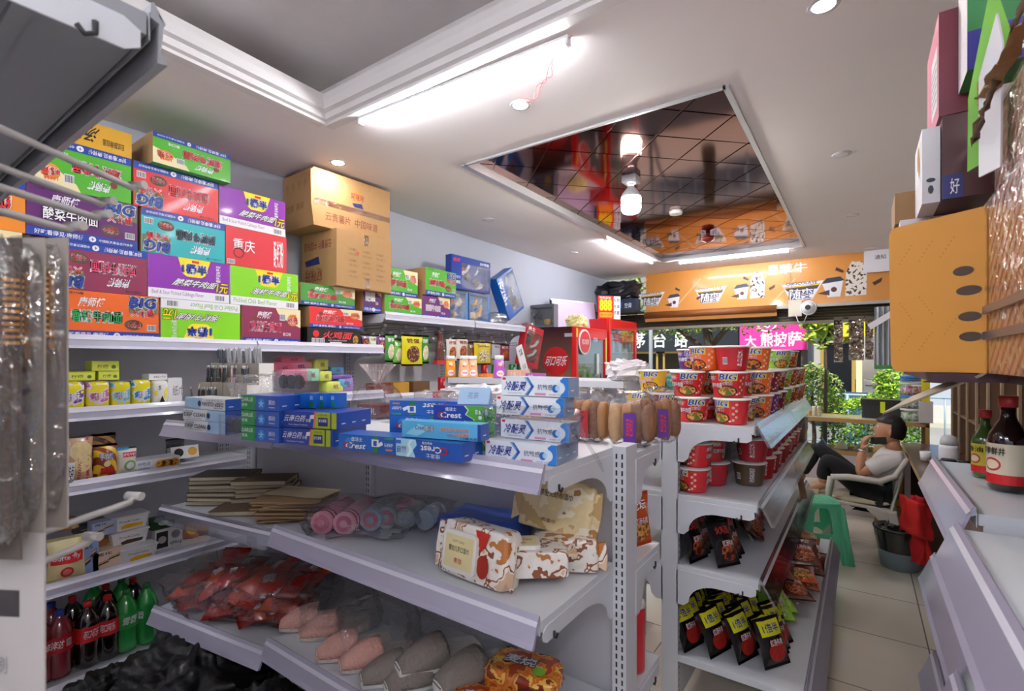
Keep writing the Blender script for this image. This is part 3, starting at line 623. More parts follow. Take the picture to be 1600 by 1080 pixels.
for k, (y, w, lab) in enumerate(((3.27, .24, 'blister packed toy under the silver toy box, left one'), (3.56, .31, 'blister packed toy under the silver toy box, right one'))):
    b = toybox(w, .27, .1, '#5a8cc8', [('超级战队', .1, .02, .5, .1, '#f0e040', 0)], 5+k, (.04, .14, .86, .96), ('#8a98b0', '#d8c8b0', '#e0a030', '#506080')); place_box(b, 'toy_pack', lab, 'toy', (-2.86, y, ZH), R_(90), 'blister packed toys')
b = MB(); b.lathe([(.0, 0), (.055, .004), (.06, .03), (.058, .05), (.061, .07), (.058, .09), (.061, .11), (.058, .13), (.06, .16), (.045, .2), (.022, .22), (.022, .24)], film('ribbed_plastic', '#f0f0f0', .15, .8, .08, .2), 20, caps=(False, True))
place_box(b, 'plastic_jar', 'clear ribbed plastic jar lying on the shelf edge in front of the toys', 'jar', (-2.82, 3.68, ZH+.065), 0, None, (R_(-90), 0, 0))
b = toybox(.30, .44, .1, '#1560b8', [('METAL', .03, .35, .12, .6, '#ffffff', 90), ('STORM', .16, .45, .1, .5, '#ffffff', 90)], 9, (.32, .06, .96, .95), ('#20243a', '#5a4a30', '#303a5a', '#2a2a30'))
place_box(b, 'toy_box', 'bright blue toy box leaning at a tilt with big white letters', 'toy box', (-2.84, 4.13, 2.03), 0, None, (0, R_(-30), R_(90)))
b = toybox(.5, .27, .1, '#6a6e78', [('变形', .02, .8, .12, .15, '#ffffff', 0)], 12, (.05, .1, .97, .88), ('#30343c', '#c8a040', '#707884', '#40444c'))
place_box(b, 'toy_box', 'dark grey window toy box standing at the near end on the cola cooler top', 'toy box', (-3.13, 4.93, 1.945), 0, None, (0, 0, 0))
b = toybox(.26, .42, .08, '#c02430', [('勇士', .1, .86, .4, .1, '#ffffff', 0)], 15, (.08, .1, .94, .84), ('#8a2028', '#20242c', '#c8ccd0', '#303440'))
place_box(b, 'toy_box', 'red toy window box hanging at a slant beside the cola cooler', 'toy box', (-2.74, 4.20, 1.50), 0, None, (0, R_(14), R_(80)))
b = MB(); b.box(-.045, .045, 0, .012, 0, .3, WHITE); f = Flat((-.045, 0, 0), (1, 0, 0), (0, 0, 1)); b.txt(f, '文具', .02, .2, .05, .07, BLACK, 2); b.txt(f, '玩具', .02, .06, .05, .05, BLACK, 2, bold=0)
place_box(b, 'toy_pack', 'narrow white toy packet hanging at a slant before the red toy box', 'toy', (-2.66, 4.03, 1.42), 0, None, (0, R_(-22), R_(84)))
# ================================================================= GOODS ON THE WALL RACK
def wy(u, X=-2.8): return pX(u, 600, X).y
def soft_pack(w, h, d, m, spots, txts, seed=0, m2=None):
    """soft tissue or snack pack: rounded block with printed front"""
    b = MB(); r = (w/2, d/2, h/2); mm = blend_mat('pack_%s_%s' % (spots[0], spots[1]), [m, m, spots[0], spots[1], m], 16, .3, 2, coat=.3) if spots else M(m, .3, coat=.3)
    superball(b, (0, d/2, h/2), r, mm, .28, .05, 2.5, seed, 20, 12, True, True)
    f = Flat((-w/2, -.004, 0), (1, 0, 0), (0, 0, 1), w, h)
    for s_, x, y, ww, h2, c in txts: b.txt(f, s_, x*w, y*h, ww*w, h2*h, M(c, .4), 4, bold=.03)
    return b
def W(bld, name, label, cat, u0, u1, z, X=-2.80, group=None, rz=0, rot=None):
    return place_box(bld, name, label, cat, (X, (wy(u0, X)+wy(u1, X))/2, z), R_(90)+rz, group, rot)
def ww(u0, u1, X=-2.8): return (wy(u1, X)-wy(u0, X))*.97
L2, L3, L4, L5 = 1.337, 1.022, .607, .192
g = 'yellow snack packs on the wall rack'
for u0, u1, h, sp, tx, lab in ((60, 86, .12, ('#f2e028', '#e8d820'), '#5a3a10', 'plain yellow snack pack half hidden behind the hanging combs'), (89, 134, .125, ('#e8e0f0', '#6a4a9c'), '#6a4a9c', 'yellow and purple snack pack, leftmost of the row below the lime boxes'), (135, 173, .122, ('#f0d8ec', '#c870b0'), '#8a3a6a', 'yellow and pink snack pack between the purple and the blue ones'),
                               (174, 206, .12, ('#b8e0f0', '#80b8d8'), '#a83a4a', 'pale blue and yellow snack pack in the row on the wall rack'), (207, 237, .125, ('#f0f0f8', '#3a9ae0'), '#3a7ad0', 'yellow and bright blue snack pack beside the white one')):
    W(soft_pack(ww(u0, u1), h, .10, '#ecdf1e', sp, [('可爱多', .2, .3, .3, .3, tx), ('味', .6, .35, .2, .3, '#ffffff')], u0), 'snack_pack', lab, 'snack', u0, u1, L2, group=g)
W(soft_pack(ww(239, 264), .12, .10, '#f2f0ea', ('#f0f0ec', '#f2e23a'), [('茶', .3, .6, .2, .2, '#303030'), ('▲', .35, .08, .4, .3, '#161616')], 7), 'snack_pack', 'white snack pack with a black figure, right end of the yellow row', 'snack', 239, 264, L2, group=g)
LIME = M('#dcea28', .35, coat=.3)
def limebox(w, h, d, txt='柠檬'):
    b = cbox(w, h, d, LIME); f = front(w, h); b.rect(f, w*.03, h*.1, w*.97, h*.85, M('#e8f06a', .35), 1); b.txt(f, txt, w*.2, h*.25, w*.4, h*.4, M('#7a8a20'), 2); b.circ(f, w*.8, h*.4, h*.2, M('#5a8a30'), 2, n=10); return b
for u0, u1, z, h, X, lab in ((100, 150, L2+.128, .04, -2.85, 'flat lime yellow box lying on the snack packs, left one'), (153, 187, L2+.128, .04, -2.85, 'flat lime yellow box lying on the snack packs, right one'), (142, 187, L2+.17, .045, -2.86, 'lime yellow box on top of the two flat lime boxes')):
    W(limebox(ww(u0, u1), h, .09), 'snack_box', lab, 'box', u0, u1, z, X, group='lime yellow snack boxes')
for u0, u1, z, h, lab in ((232, 262, L2+.122, .03, 'white flat box on top of the white snack pack'), (262, 285, L2, .13, 'white upright box behind the pen stand')):
    b = cbox(ww(u0, u1), h, .09, WHITE); b.txt(front(ww(u0, u1), h), '纸巾', .02, h*.3, .05, h*.4, GREY, 1); W(b, 'white_box', lab, 'box', u0, u1, z, -2.84)
# third level
b = MB(); w = ww(88, 146); f = pouch(b, w, .20, .07, M('#c9a07c', .3, coat=.4), 3, .02)
b.circ(f, w*.62, .14, .042, M('#e6cf98', .5, scale=80), 2); b.circ(f, w*.68, .085, .036, M('#e6cf98', .5, scale=80), 1); b.txt(f, '早茶饼', w*.17, .12, w*.16, .07, WHITE, 3, rot=0); b.rect(f, w*.12, .01, w*.42, .095, WHITE, 1); b.txt(f, '好吃点', w*.15, .02, w*.24, .065, M('#303030'), 3); b.txt(f, 'BREAKFAST', w*.5, .01, .012, .1, DKRED, 2, rot=90); b.rect(f, w*.78, 0.0, w*.86, .2, M('#a8385c'), 1)
W(b, 'biscuit_bag', 'large beige biscuit bag with round cookies printed on it', 'biscuits', 88, 146, L3, -2.79)
b = MB(); w = ww(60, 90, -2.9); pouch(b, w, .19, .08, M('#3a2420', .3, coat=.4), 4); W(b, 'biscuit_bag', 'dark brown biscuit bag behind the beige biscuit bag', 'biscuits', 62, 92, L3, -2.9)
def striped(name, c1, c2):
    m = bpy.data.materials.new(name); m.use_nodes = True; n = m.node_tree.nodes; l = m.node_tree.links
    tc = n.new('ShaderNodeTexCoord'); wv = n.new('ShaderNodeTexWave'); wv.bands_direction = 'DIAGONAL'; wv.inputs['Scale'].default_value = 9; l.new(tc.outputs['Object'], wv.inputs[0])
    r = n.new('ShaderNodeValToRGB'); r.color_ramp.interpolation = 'CONSTANT'; r.color_ramp.elements[0].color = lin(c1); r.color_ramp.elements[1].position = .5; r.color_ramp.elements[1].color = lin(c2); l.new(wv.outputs[0], r.inputs[0])
    l.new(r.outputs[0], n['Principled BSDF'].inputs[0]); n['Principled BSDF'].inputs['Roughness'].default_value = .3; return m
STY = striped('stripes_yellow', '#f0c22a', '#8a3a18'); STB = striped('stripes_brown', '#5a2a18', '#d8a060')
b = MB(); w = ww(144, 184); f = pouch(b, w, .155, .06, STY, 6); b.txt(f, '手指饼', w*.2, .085, w*.6, .03, WHITE, 3, bold=.04, out=NAVY, ow=.1); b.rect(f, w*.25, .02, w*.8, .05, RED, 2); b.circ(f, w*.5, .068, .014, M('#f0dca0'), 2)
W(b, 'biscuit_bag', 'yellow and brown striped finger biscuit bag', 'biscuits', 144, 184, L3)
b = MB(); pouch(b, w, .195, .05, STB, 7); W(b, 'biscuit_bag', 'brown striped biscuit bag behind the yellow striped one', 'biscuits', 143, 181, L3, -2.88)
b = MB(); w = ww(181, 214); f = pouch(b, w, .13, .05, M('#f0eadc', .35, coat=.3), 8); b.rect(f, w*.25, .085, w*.92, .107, RED, 2); b.txt(f, '嗨吃牛奶', w*.28, .089, w*.6, .014, WHITE, 3); b.circ(f, w*.6, .045, .025, M('#8ab87a'), 2); b.circ(f, w*.6, .045, .016, WHITE, 3); b.rect(f, w*.02, .118, w*.6, .13, M('#3a9ad8'), 2)
W(b, 'biscuit_bag', 'small white biscuit bag with a red label and blue top', 'biscuits', 181, 214, L3)
b = cbox(.19, .055, .12, WHITE); f = front(.19, .055); b.txt(f, '好吃点', .012, .03, .05, .016, M('#4a6ab0'), 2); b.txt(f, 'cookies', .012, .012, .05, .01, M('#4a6ab0'), 2)
for k in range(3): b.circ(f, .105+.03*k, .028, .021, M('#e0a03a', .5), 2); [b.circ(f, .105+.03*k+dx, .028+dy, .004, M('#6a3a1a'), 3, n=6) for dx, dy in ((-.008, .005), (.006, .008), (.004, -.008))]
W(b, 'cookie_box', 'white flat cookie box with round chip cookies on its front', 'cookies', 218, 275, L3)
b = cbox(.13, .065, .05, WHITE); f = front(.13, .065); b.circ(f, .035, .033, .022, BLACK, 2); b.circ(f, .1, .033, .022, M('#e0a83a'), 2)
W(b, 'cookie_box', 'small white box with one black and one yellow round on it', 'cookies', 272, 308, L3+.02, -2.90, rot=(R_(-12), 0, R_(90)))
b = MB(); pouch(b, .09, .12, .03, M('#3c3c48', .3, coat=.3), 3); W(b, 'snack_bag', 'dark grey snack bag leaning behind the white box with two rounds', 'snack', 262, 285, L3, -2.98)
b = MB(); superball(b, (0, 0, .025), (.075, .04, .028), blend_mat('silver_print', ['#c8c8cc', '#40404a', '#e8e8ec', '#88888e'], 60, .2, 2), .4, .25, 4, 2); W(b, 'snack_bag', 'crumpled silver printed snack bag lying at the shelf edge', 'snack', 56, 88, L3, -2.79)
b = MB(); superball(b, (0, 0, .03), (.06, .04, .03), M('#d8b078', .7, scale=80, bump=.3), .6, .2, 4, 3); W(b, 'snack_bag', 'round tan biscuit pack at the far left behind the wire hooks', 'snack', 0, 34, L3, -2.8)
# fourth level
def butter(lab, u0, u1, h, rz=0):
    b = MB(); w = ww(u0, u1); f = pouch(b, w, h, .06, M('#eee0a8', .3, coat=.4), u0); b.rect(f, w*.06, h*.42, w*.94, h*.68, RED, 2); b.txt(f, 'butterfly', w*.12, h*.47, w*.76, h*.15, WHITE, 3, bold=.04); b.circ(f, w*.5, h*.22, h*.12, RED, 2); b.circ(f, w*.5, h*.22, h*.08, M('#e87a7a'), 3)
    W(b, 'biscuit_bag', lab, 'biscuits', u0, u1, L4, -2.80, rz=rz)
butter('cream biscuit bag with a broad red band on the wall rack', 72, 134, .19, R_(-6)); butter('cream and red biscuit bag partly hidden by the white card', 40, 70, .15)
W(soft_pack(.15, .05, .08, '#a8642c', ('#c88a4a', '#e8c890'), [], 4), 'biscuit_bag', 'brown pack on top of the cream biscuit bags', 'biscuits', 70, 112, L4+.19, -2.88)
def wafer(w, h, d, c, lab, u0, u1, z, X=-2.8, t='威化'):
    b = cbox(w, h, d, M(c, .35, coat=.2)); f = front(w, h)
    for k in range(2): cx, cy = w*(.32+.36*k), h*(.38+.2*k); b.pol(f, [(cx-w*.2, cy-h*.12), (cx+w*.16, cy-h*.02), (cx+w*.2, cy+h*.14), (cx-w*.16, cy+h*.04)], M('#4a2a1a'), 2); b.pol(f, [(cx-w*.18, cy-h*.03), (cx+w*.16, cy+h*.06), (cx+w*.17, cy+h*.11), (cx-w*.16, cy+h*.03)], M('#e0b878'), 3)
    b.txt(f, t, w*.1, h*.75, w*.5, h*.18, BLACK, 2); W(b, 'wafer_box', lab, 'wafers', u0, u1, z, X, group='wafer boxes on the wall rack')
wafer(.115, .085, .08, '#e8cdb8', 'pink beige wafer box at the shelf edge', 151, 189, L4)
wafer(.055, .15, .05, '#8aa0cc', 'tall blue wafer box left of the pink beige one', 133, 151, L4); wafer(.08, .15, .06, '#a86a30', 'tall orange brown wafer box behind the blue one', 156, 178, L4, -2.88)
wafer(.12, .05, .07, '#30303c', 'flat black wafer box on top of the stacked wafer boxes', 125, 165, L4+.155, -2.9); wafer(.09, .06, .07, '#a8b0d0', 'small lilac wafer box on top of the orange brown one', 151, 176, L4+.152, -2.82)
def tub(lab, u0, z, X, c):
    t = thing('dessert_tub', lab, 'tub', (X, wy(u0, X), z), R_(90), 'white dessert tubs'); w0, w1, h, d = .125, .145, .062, .09
    b = MB(); a = [(-w0/2, 0, 0), (w0/2, 0, 0), (w0/2, d-.01, 0), (-w0/2, d-.01, 0)]; e = [(-w1/2, -.01, h), (w1/2, -.01, h), (w1/2, d, h), (-w1/2, d, h)]
    i = [b.av(p) for p in a]; j = [b.av(p) for p in e]; b.face(i[::-1], WHITE)
    for k in range(4): b.face((i[k], i[(k+1) % 4], j[(k+1) % 4], j[k]), WHITE)
    f = Flat((-w0/2, 0, 0), (1, 0, 0), (0, -.01, h)); b.txt(f, 'FreshCake', .02, .038, .08, .012, M('#8a8a5a'), 2); b.pol(f, [(.03, .008), (.11, .012), (.115, .026), (.05, .03), (.025, .022)], M(c), 2); b.build('tub', t)
    b = MB(); b.box(-w1/2-.004, w1/2+.004, -.016, d+.004, h, h+.008, M('#e6e6ea', .3, coat=.3)); b.build('lid', t, bevel=.002)
tub('white dessert tub with yellow fruit, bottom one at the shelf edge', 217, L4, -2.79, '#f0b41c'); tub('white dessert tub with a brown cake picture, middle of the stack', 203, L4+.072, -2.84, '#4a2a1c'); tub('white dessert tub with yellow fruit, top of the stack', 203, L4+.144, -2.845, '#f0b41c')
b = cbox(.06, .05, .05, M('#e6e6ea'));  W(b, 'white_box', 'plain white block under the stacked dessert tubs', 'box', 190, 212, L4, -2.90)
b = cbox(.12, .10, .05, WHITE); f = front(.12, .10); b.rect(f, .005, .01, .055, .09, M('#2a2a2a'), 2); b.circ(f, .03, .05, .018, M('#c8c8c8'), 3); b.txt(f, 'Fresh', .065, .012, .05, .018, BLACK, 2, rot=180); b.circ(f, .09, .065, .02, GREY, 2)
W(b, 'cookie_box', 'white and black box right of the dessert tubs', 'cookies', 238, 289, L4, -2.86)
b = cbox(.1, .06, .04, M('#1f4a28', .4)); b.circ(front(.1, .06), .05, .03, .022, M('#d8e0d0'), 2, .012); W(b, 'cookie_box', 'dark green box standing above the white and black box', 'cookies', 240, 270, L4+.102, -2.87)
for k, u in enumerate((296, 312)):
    b = MB(); pouch(b, .08, .12, .03, M('#c88a70', .3, coat=.5), 30+k); f = Flat((-.04, -.017, 0), (1, 0, 0), (0, 0, 1)); b.circ(f, .04, .05, .03, M('#f0b83c'), 2, n=14); b.circ(f, .03, .058, .004, BLACK, 3, n=6); b.circ(f, .05, .058, .004, BLACK, 3, n=6)
    W(b, 'cookie_pack', ('round yellow faced cookie pack at the end of the wall shelf, left one', 'round yellow faced cookie pack at the end of the wall shelf, right one')[k], 'cookies', u-10, u+10, L4, -2.92, rot=(R_(-18), R_(15), R_(80)))
# bottles on the base shelf
def bottle(name, label, liquid, labm, capm, word, barcode=False, h=.285, r=.047):
    t = thing(name, label, 'bottle')
    prof = [(r*.55, 0), (r*.85, .006), (r*.98, .03), (r*.9, .075), (r*.97, .1), (r, .12), (r, .185), (r*.95, .20), (r*.72, .23), (r*.38, .255), (r*.28, .262), (r*.28, h-.012)]
    b = MB(); b.lathe(prof, liquid, 20, caps=(True, True)); b.build('bottle_body', t)
    b = MB(); b.lathe([(r*1.012, .118), (r*1.015, .185)], labm, 24, caps=(False, False)); c = Cyl([(r*1.018, .118), (r*1.018, .185)], -90-45)
    b.txt(c, word, .012, .018, .055, .036, WHITE, 2, bold=.04, slant=.15)
    if barcode: b.bars(c, .075, .02, .02, .03)
    for q in (2.6, ): b.txt(c, word, r*q+.01, .018, .055, .036, WHITE, 2, bold=.04)
    b.build('label', t)
    b = MB(); b.lathe([(r*.33, h-.022), (r*.34, h-.002), (r*.3, h)], capm, 16); b.build('cap', t); return t
COLA = M('#1a0806', .05, coat=1, spec=.7); SPRT = M('#2cb850', .06, coat=1, trans=.25); PINKD = M('#8e2430', .07, coat=1, trans=.2)
kc = Kind(bottle('soda_bottle', 'cola', COLA, RED, RED, '可口可乐', True)); kr = Kind(bottle('soda_bottle', 'red', PINKD, M('#b81c2a', .3), M('#2a3c9c', .4), '美年达', True)); ks = Kind(bottle('soda_bottle', 'green', SPRT, M('#28a048', .35), M('#1c7a34', .4), '雪碧'))
gb = 'soda bottles on the bottom wall shelf'
for k, u, v, rz, lab in ((kr, 62, 1050, 20, 'red drink bottle with blue cap at the left, behind the white card'), (kr, 93, 1046, -30, 'red drink bottle with blue cap, second from the white card'), (kc, 137, 1028, 0, 'front cola bottle with red cap and white script on a red label'), (kc, 168, 1018, 200, 'cola bottle with a barcode on its label, right of the front cola'), (ks, 197, 1006, 0, 'green soda bottle left of the red bag, in full view'), (ks, 229, 994, 150, 'green soda bottle nearest the red bag')):
    p = pZ(u, v-6, L5); k((-2.83, p.y+(-2.83-p.x)*.3 if 0 else wy(u, -2.83), L5), R_(90+rz), lab, gb)
for k, u, X, lab in ((kr, 80, -2.95, 'red drink bottle with blue cap in the second row'), (kc, 113, -2.95, 'cola bottle with a dark cap in the second row, left'), (kc, 165, -2.97, 'cola bottle in the second row behind the barcode bottle'), (ks, 147, -3.05, 'green soda bottle at the back between the cola bottles'), (ks, 190, -3.0, 'green soda bottle at the back, right side'), (kc, 208, -2.95, 'cola bottle behind the two green soda bottles')):
    k((X, wy(u, X), L5), R_(90+60*(u % 5)), lab, gb)
# pastel packs on level two behind the toothpaste
gp = 'pastel tissue packs on the wall rack'
for u0, u1, v0, v1, c, lab in ((440, 490, 577, 598, '#e88aa8', 'pink tissue pack, lowest of the pink heap'), (428, 462, 566, 586, '#e0708c', 'deep pink tissue pack at the left of the heap'), (450, 490, 565, 580, '#eb92ae', 'pink tissue pack in the middle of the heap'), (440, 478, 556, 568, '#d86a84', 'topmost pink tissue pack'), (478, 500, 576, 597, '#a8dcc0', 'mint green small box beside the pink packs'),
                               (492, 515, 561, 579, '#d8e06a', 'pale lime box on top of the lime stack'), (500, 520, 580, 597, '#dce46c', 'pale lime box in the middle of the lime stack'), (510, 538, 596, 614, '#dce46c', 'pale lime box at the bottom of the lime stack'), (518, 538, 573, 585, '#5aa0c8', 'blue tissue pack beside the lime boxes'), (520, 551, 586, 593, '#7a5ab8', 'flat purple pack on the blue one'), (530, 550, 592, 606, '#6ab8e0', 'light blue small box at the right of the lime stack'), (536, 552, 590, 612, '#b088d0', 'lilac upright pack at the end of the heap')):
    X = -2.84 if v1 > 590 else -2.90; p = pX(u0, v1, X); q = pX(u1, v0, X); w = q.y-p.y; h = (v1-v0)*dep(X, p.y)/FPX; z = max(L2, p.z)
    b = MB(); superball(b, (0, .05, h/2), (w/2, .05, h/2), M(c, .35, coat=.3), .3 if c[1] in 'ed' else .2, .06, 3, u0, 16, 10, True, True); f = Flat((-w/2, -.003, 0), (1, 0, 0), (0, 0, 1)); b.txt(f, '纸', w*.35, h*.3, w*.3, h*.4, M('#7a4a5a'), 4)
    place_box(b, 'tissue_pack', lab, 'tissues', (X, p.y+w/2, z), R_(90), gp)
# ---- hooks and hanging snack bags on the higher bays
HK = M('#c8c8cc', .25, .7)
def hook_mesh(L=.26):
    b = MB(); b.tube([(0, 0, 0), (0, -L, 0), (0, -L-.008, .01)], .0032, HK, 6); b.tube([(0, 0, .022), (0, -L-.01, .022)], .0028, HK, 6); b.box(-.012, .012, -L-.013, -L-.011, .012, .03, WHITE); b.box(-.02, .02, -.006, 0, -.015, .03, HK); return b
hk = [hook_mesh().build('wire_hook')]
tag(hk[0], 'steel display hook on the pegboard wall holding snack bags', 'hook', 'steel display hooks on the pegboard')
hp = []
for r, z in enumerate((1.80, 1.775)):
    for k in range(9): hp.append((2.48+k*.205+(.1 if r else 0), z if not r else 1.72))
for i, (y, z) in enumerate(hp):
    o = hk[0] if i == 0 else dup(hk[0]); o.location = (-3.168, y, z); o.rotation_euler = (0, 0, R_(90))
o = dup(hk[0], (-3.168, 4.12, 1.90), R_(90), 'long steel display hook at the end holding the tilted red toy box', scale=(1, 1.9, 1)); o['group'] = 'steel display hooks'
def snack(u0, u1, v0, v1, c, lab, pic=None, word='豆干', wc='#ffffff', X=-2.90, topc=None, seed=0):
    p = pX(u0, v1, X); q = pX(u1, v0, X); w = q.y-p.y; h = (v1-v0)*dep(X, (p.y+q.y)/2)/FPX
    t = thing('snack_bag', lab, 'snack', (X, p.y+w/2, pX((u0+u1)/2, v1, X).z), R_(90), 'snack bags hanging on the pegboard hooks')
    b = MB(); f = pouch(b, w, h, .045, M(c, .28, coat=.5), seed or u0, .06)
    if pic: b.circ(f, w*.5, h*.38, w*.33, pic, 1, h*.26)
    if topc: b.rect(f, w*.1, h*.72, w*.9, h*.95, M(topc, .3), 1)
    b.txt(f, word, w*.18, h*.72, w*.64, h*.15, M(wc, .4), 3, bold=.04); b.build('bag', t)
    b = MB(); b.box(-w*.16, w*.16, -.001, .001, h-.004, h+.018, CLEARH); b.tube([(0, .03, h+.012), (0, 0, h+.014), (0, -.03, h+.012)], .003, HK, 5); b.build('hanging_tab', t)
BEAN = blend_mat('brown_beans', ['#3a1e10', '#7a4420', '#c8a070', '#5a2c14'], 120, .35, 2, 'cells'); SEEDS = blend_mat('pale_seeds', ['#e8dcb0', '#b8a070', '#f4ecd0', '#8a7040'], 130, .4, 2, 'cells'); MEAT = blend_mat('snack_meat', ['#6a2410', '#a84a20', '#d88850', '#4a1408'], 50, .3); PALE = blend_mat('pale_snack', ['#f0e8d8', '#c8d8b0', '#e8d0a0', '#ffffff'], 50, .4)
for a in ((563, 577, 522, 548, '#5c1c50', 'purple snack bag hanging at the left end', MEAT, '魔芋'), (576, 588, 524, 556, '#d8e8d0', 'pale green snack bag hanging left of the purple one', PALE, '山椒'), (588, 602, 524, 552, '#6c1c78', 'purple snack bag hanging between two green ones', MEAT, '竹笋'), (601, 617, 522, 566, '#3a9a2c', 'green snack bag hanging behind the yellow one, left', PALE, '脆笋'), (614, 629, 530, 569, '#78c048', 'light green snack bag hanging left of the yellow bean bag', PALE, '山椒'),
          (656, 670, 524, 568, '#3a9a2c', 'green snack bag hanging right of the yellow bean bag', PALE, '泡椒'), (697, 714, 528, 566, '#ece4dc', 'white snack bag with brown eggs, left one of two', MEAT, '卤蛋'), (713, 731, 528, 563, '#e8e0d4', 'white snack bag with brown eggs, right one of two', MEAT, '鹌鹑'), (731, 741, 535, 566, '#7a5a40', 'brown snack bag between the egg bag and the yellow seed bag', MEAT, '肉'),
          (768, 782, 537, 562, '#b8bcc8', 'silver snack bag hanging right of the yellow seed bag', None, '米花'), (780, 796, 538, 564, '#8a3048', 'dark red snack bag beside the silver one', MEAT, '辣条')):
    snack(*a[:6], pic=a[6], word=a[7], wc='#ffffff' if a[4][1] not in 'edb' else '#a02830')
snack(627, 660, 523, 572, '#e8dc1e', 'large yellow snack bag with brown beans in its window', BEAN, '铁蛋', '#5a2010', X=-2.86); snack(740, 767, 534, 570, '#e0c828', 'yellow topped snack bag full of pale seeds', SEEDS, 'Jumbo', '#303060', X=-2.86)
t = thing('sausage_bunch', 'bunch of thin dark red sausage sticks in a bag hanging on a hook', 'snack', (-2.86, wy(688, -2.86), pX(688, 569, -2.86).z), R_(90)); b = MB()
for k in range(9): b.tube([(-.045+.011*k, 0, .02), (-.02+.005*k, .004*(k % 3), .26)], .008, M('#7a2a14', .3, coat=.6), 6)
b.build('sausages', t); b = MB(); b.box(-.06, .06, -.02, .02, 0, .03, RED); b.build('tray', t); b = MB(); b.prism([(-.06, -.02, .03), (.06, -.02, .03), (.02, -.01, .30), (-.02, -.01, .30)], (0, .03, 0), CLEARH); b.build('wrapper', t)
# goods on the lower shelf of the higher bays
for k, (u, c, word, lab) in enumerate(((690, '#c8202c', '可乐', 'red drink can on the shelf under the hanging sausages'), (757, '#c8202c', '可乐', 'red can seen under the yellow seed bag'), (773, '#2a9a4c', '雪碧', 'green can left of the purple cup'), (800, '#2a9a4c', '雪碧', 'green can right of the purple cup'), (812, '#2a9a4c', '雪碧', 'green can nearest the cola cooler'))):
    b = MB(); b.lathe([(.027, 0), (.033, .008), (.033, .11), (.027, .12)], M(c, .25, .3, coat=.3), 18); cy = Cyl([(.0335, .01), (.0335, .11)], -130); b.txt(cy, word, .01, .03, .05, .05, WHITE, 2, bold=.04); W(b, 'drink_can', lab, 'can', u-4, u+4, 1.302+(.0 if k == 0 else .10), -2.88, group='drink cans on the wall rack')
for k, (u0, u1, c, lab) in enumerate(((585, 612, '#8a2a20', 'dark red packet on the shelf behind the clear tied bag'), (614, 640, '#b88a30', 'ochre packet on the shelf behind the white plastic bag'), (645, 672, '#6a4a30', 'brown packet on the shelf under the yellow bean bag'), (735, 765, '#caa0a0', 'pinkish packet box on the wall shelf under the seed bag'), (766, 815, '#d8d8d8', 'white long box on the wall shelf carrying green cans'))):
    b = cbox(ww(u0, u1), .09, .1, M(c, .4)); W(b, 'food_packet', lab, 'packet', u0, u1, 1.302, -2.86)
# ================================================================= GOODS ON THE MIDDLE GONDOLA
def on1(u, v, z): p = pZ(u, v, z); return p
QR = M('#9aa0b0', .5)
def tbox(w, h, d, base, deco, sidem=None, flip=0):
    b = cbox(w, h, d, M(base, .3, coat=.3), {'+x': sidem or M(base, .3, coat=.3), '-x': sidem or M(base, .3, coat=.3)}); f = front(w, h, flip); deco(b, f, w, h)
    s = side(w, h, d)
    for k in range(max(1, round(d/.05))):
        b.rect(s, .012+.05*k, h*.3, .03+.05*k, h*.36, WHITE, 1)
    return b
def d_cold(b, f, w, h):
    b.pol(f, [(w*.88, 0), (w, 0), (w, h), (w*.93, h), (w*.88, h*.85), (w*.93, h*.4)], M('#2a78c8', .3), 1); b.circ(f, w*.88, h*.45, h*.3, M('#dce8f4', .3), 2); b.circ(f, w*.82, h*.42, h*.2, M('#2468b8', .3), 3); b.circ(f, w*.85, h*.45, h*.14, M('#b8d4ec', .3), 4)
    b.txt(f, '冷酸灵', w*.06, h*.24, w*.33, h*.52, M('#1c2f8c', .4), 2, bold=.045, slant=.12); b.txt(f, '抗敏感', w*.56, h*.34, w*.22, h*.28, M('#16295c', .4), 2, bold=.01)
    for q, c in ((0, '#8ab8e0'), (.02, '#2a68b8')): b.pol(f, [(w*(.36+q), h*.98), (w*(.46+q), h*.5), (w*(.36+q), h*.02), (w*(.40+q), h*.02), (w*(.49+q), h*.5), (w*(.40+q), h*.98)], M(c, .3), 2)
    b.pol(f, [(w*.44, h*.7), (w*.51, h*.5), (w*.44, h*.3), (w*.47, h*.5)], M('#1c50a8', .3), 3)
    b.rect(f, w*.02, h*.82, w*.07, h*.95, RED, 2); b.rect(f, w*.52, h*.06, w*.68, h*.17, M('#d88ab8', .4), 2); b.txt(f, '净含量120克', w*.73, h*.07, w*.16, h*.08, GREY, 2); b.txt(f, 'LENGSUANLING', w*.1, h*.1, w*.22, h*.06, GREY, 2)
def d_crest(b, f, w, h, sx=0):
    B2 = M('#1560b8', .3, coat=.3); b.circ(f, w*.2, h*.45, h*.36, M('#2a8ad8', .3), 1)
    b.txt(f, 'Crest', w*.14, h*.14, w*.36, h*.38, WHITE, 3, bold=.05, out=M('#14409c'), ow=.1, slant=.1); b.txt(f, 'C', w*.09, h*.12, w*.12, h*.4, M('#b02030'), 5, bold=.06, slant=.1); b.txt(f, '佳洁士', w*.24, h*.6, w*.2, h*.26, WHITE, 3, bold=.04)
    b.rect(f, w*.62, 0, w*.70, h, M('#2a7a3c'), 2); b.rect(f, w*.6, h*.35, w*.72, h*.8, WHITE, 3); b.rect(f, w*.63, h*.4, w*.69, h*.72, M('#2a50b0'), 4); b.pol(f, [(w*.72, h*.35), (w*.8, h*.5), (w*.78, h*.7), (w*.7, h*.55)], WHITE, 5)
    b.txt(f, '防蛀修护', w*.82, h*.4, w*.14, h*.22, WHITE, 3); b.rect(f, w*.84, h*.15, w*.95, h*.26, M('#d87a50'), 3); b.rect(f, w*.82, h*.84, w*.97, h*.94, M('#3a9a4c'), 3)
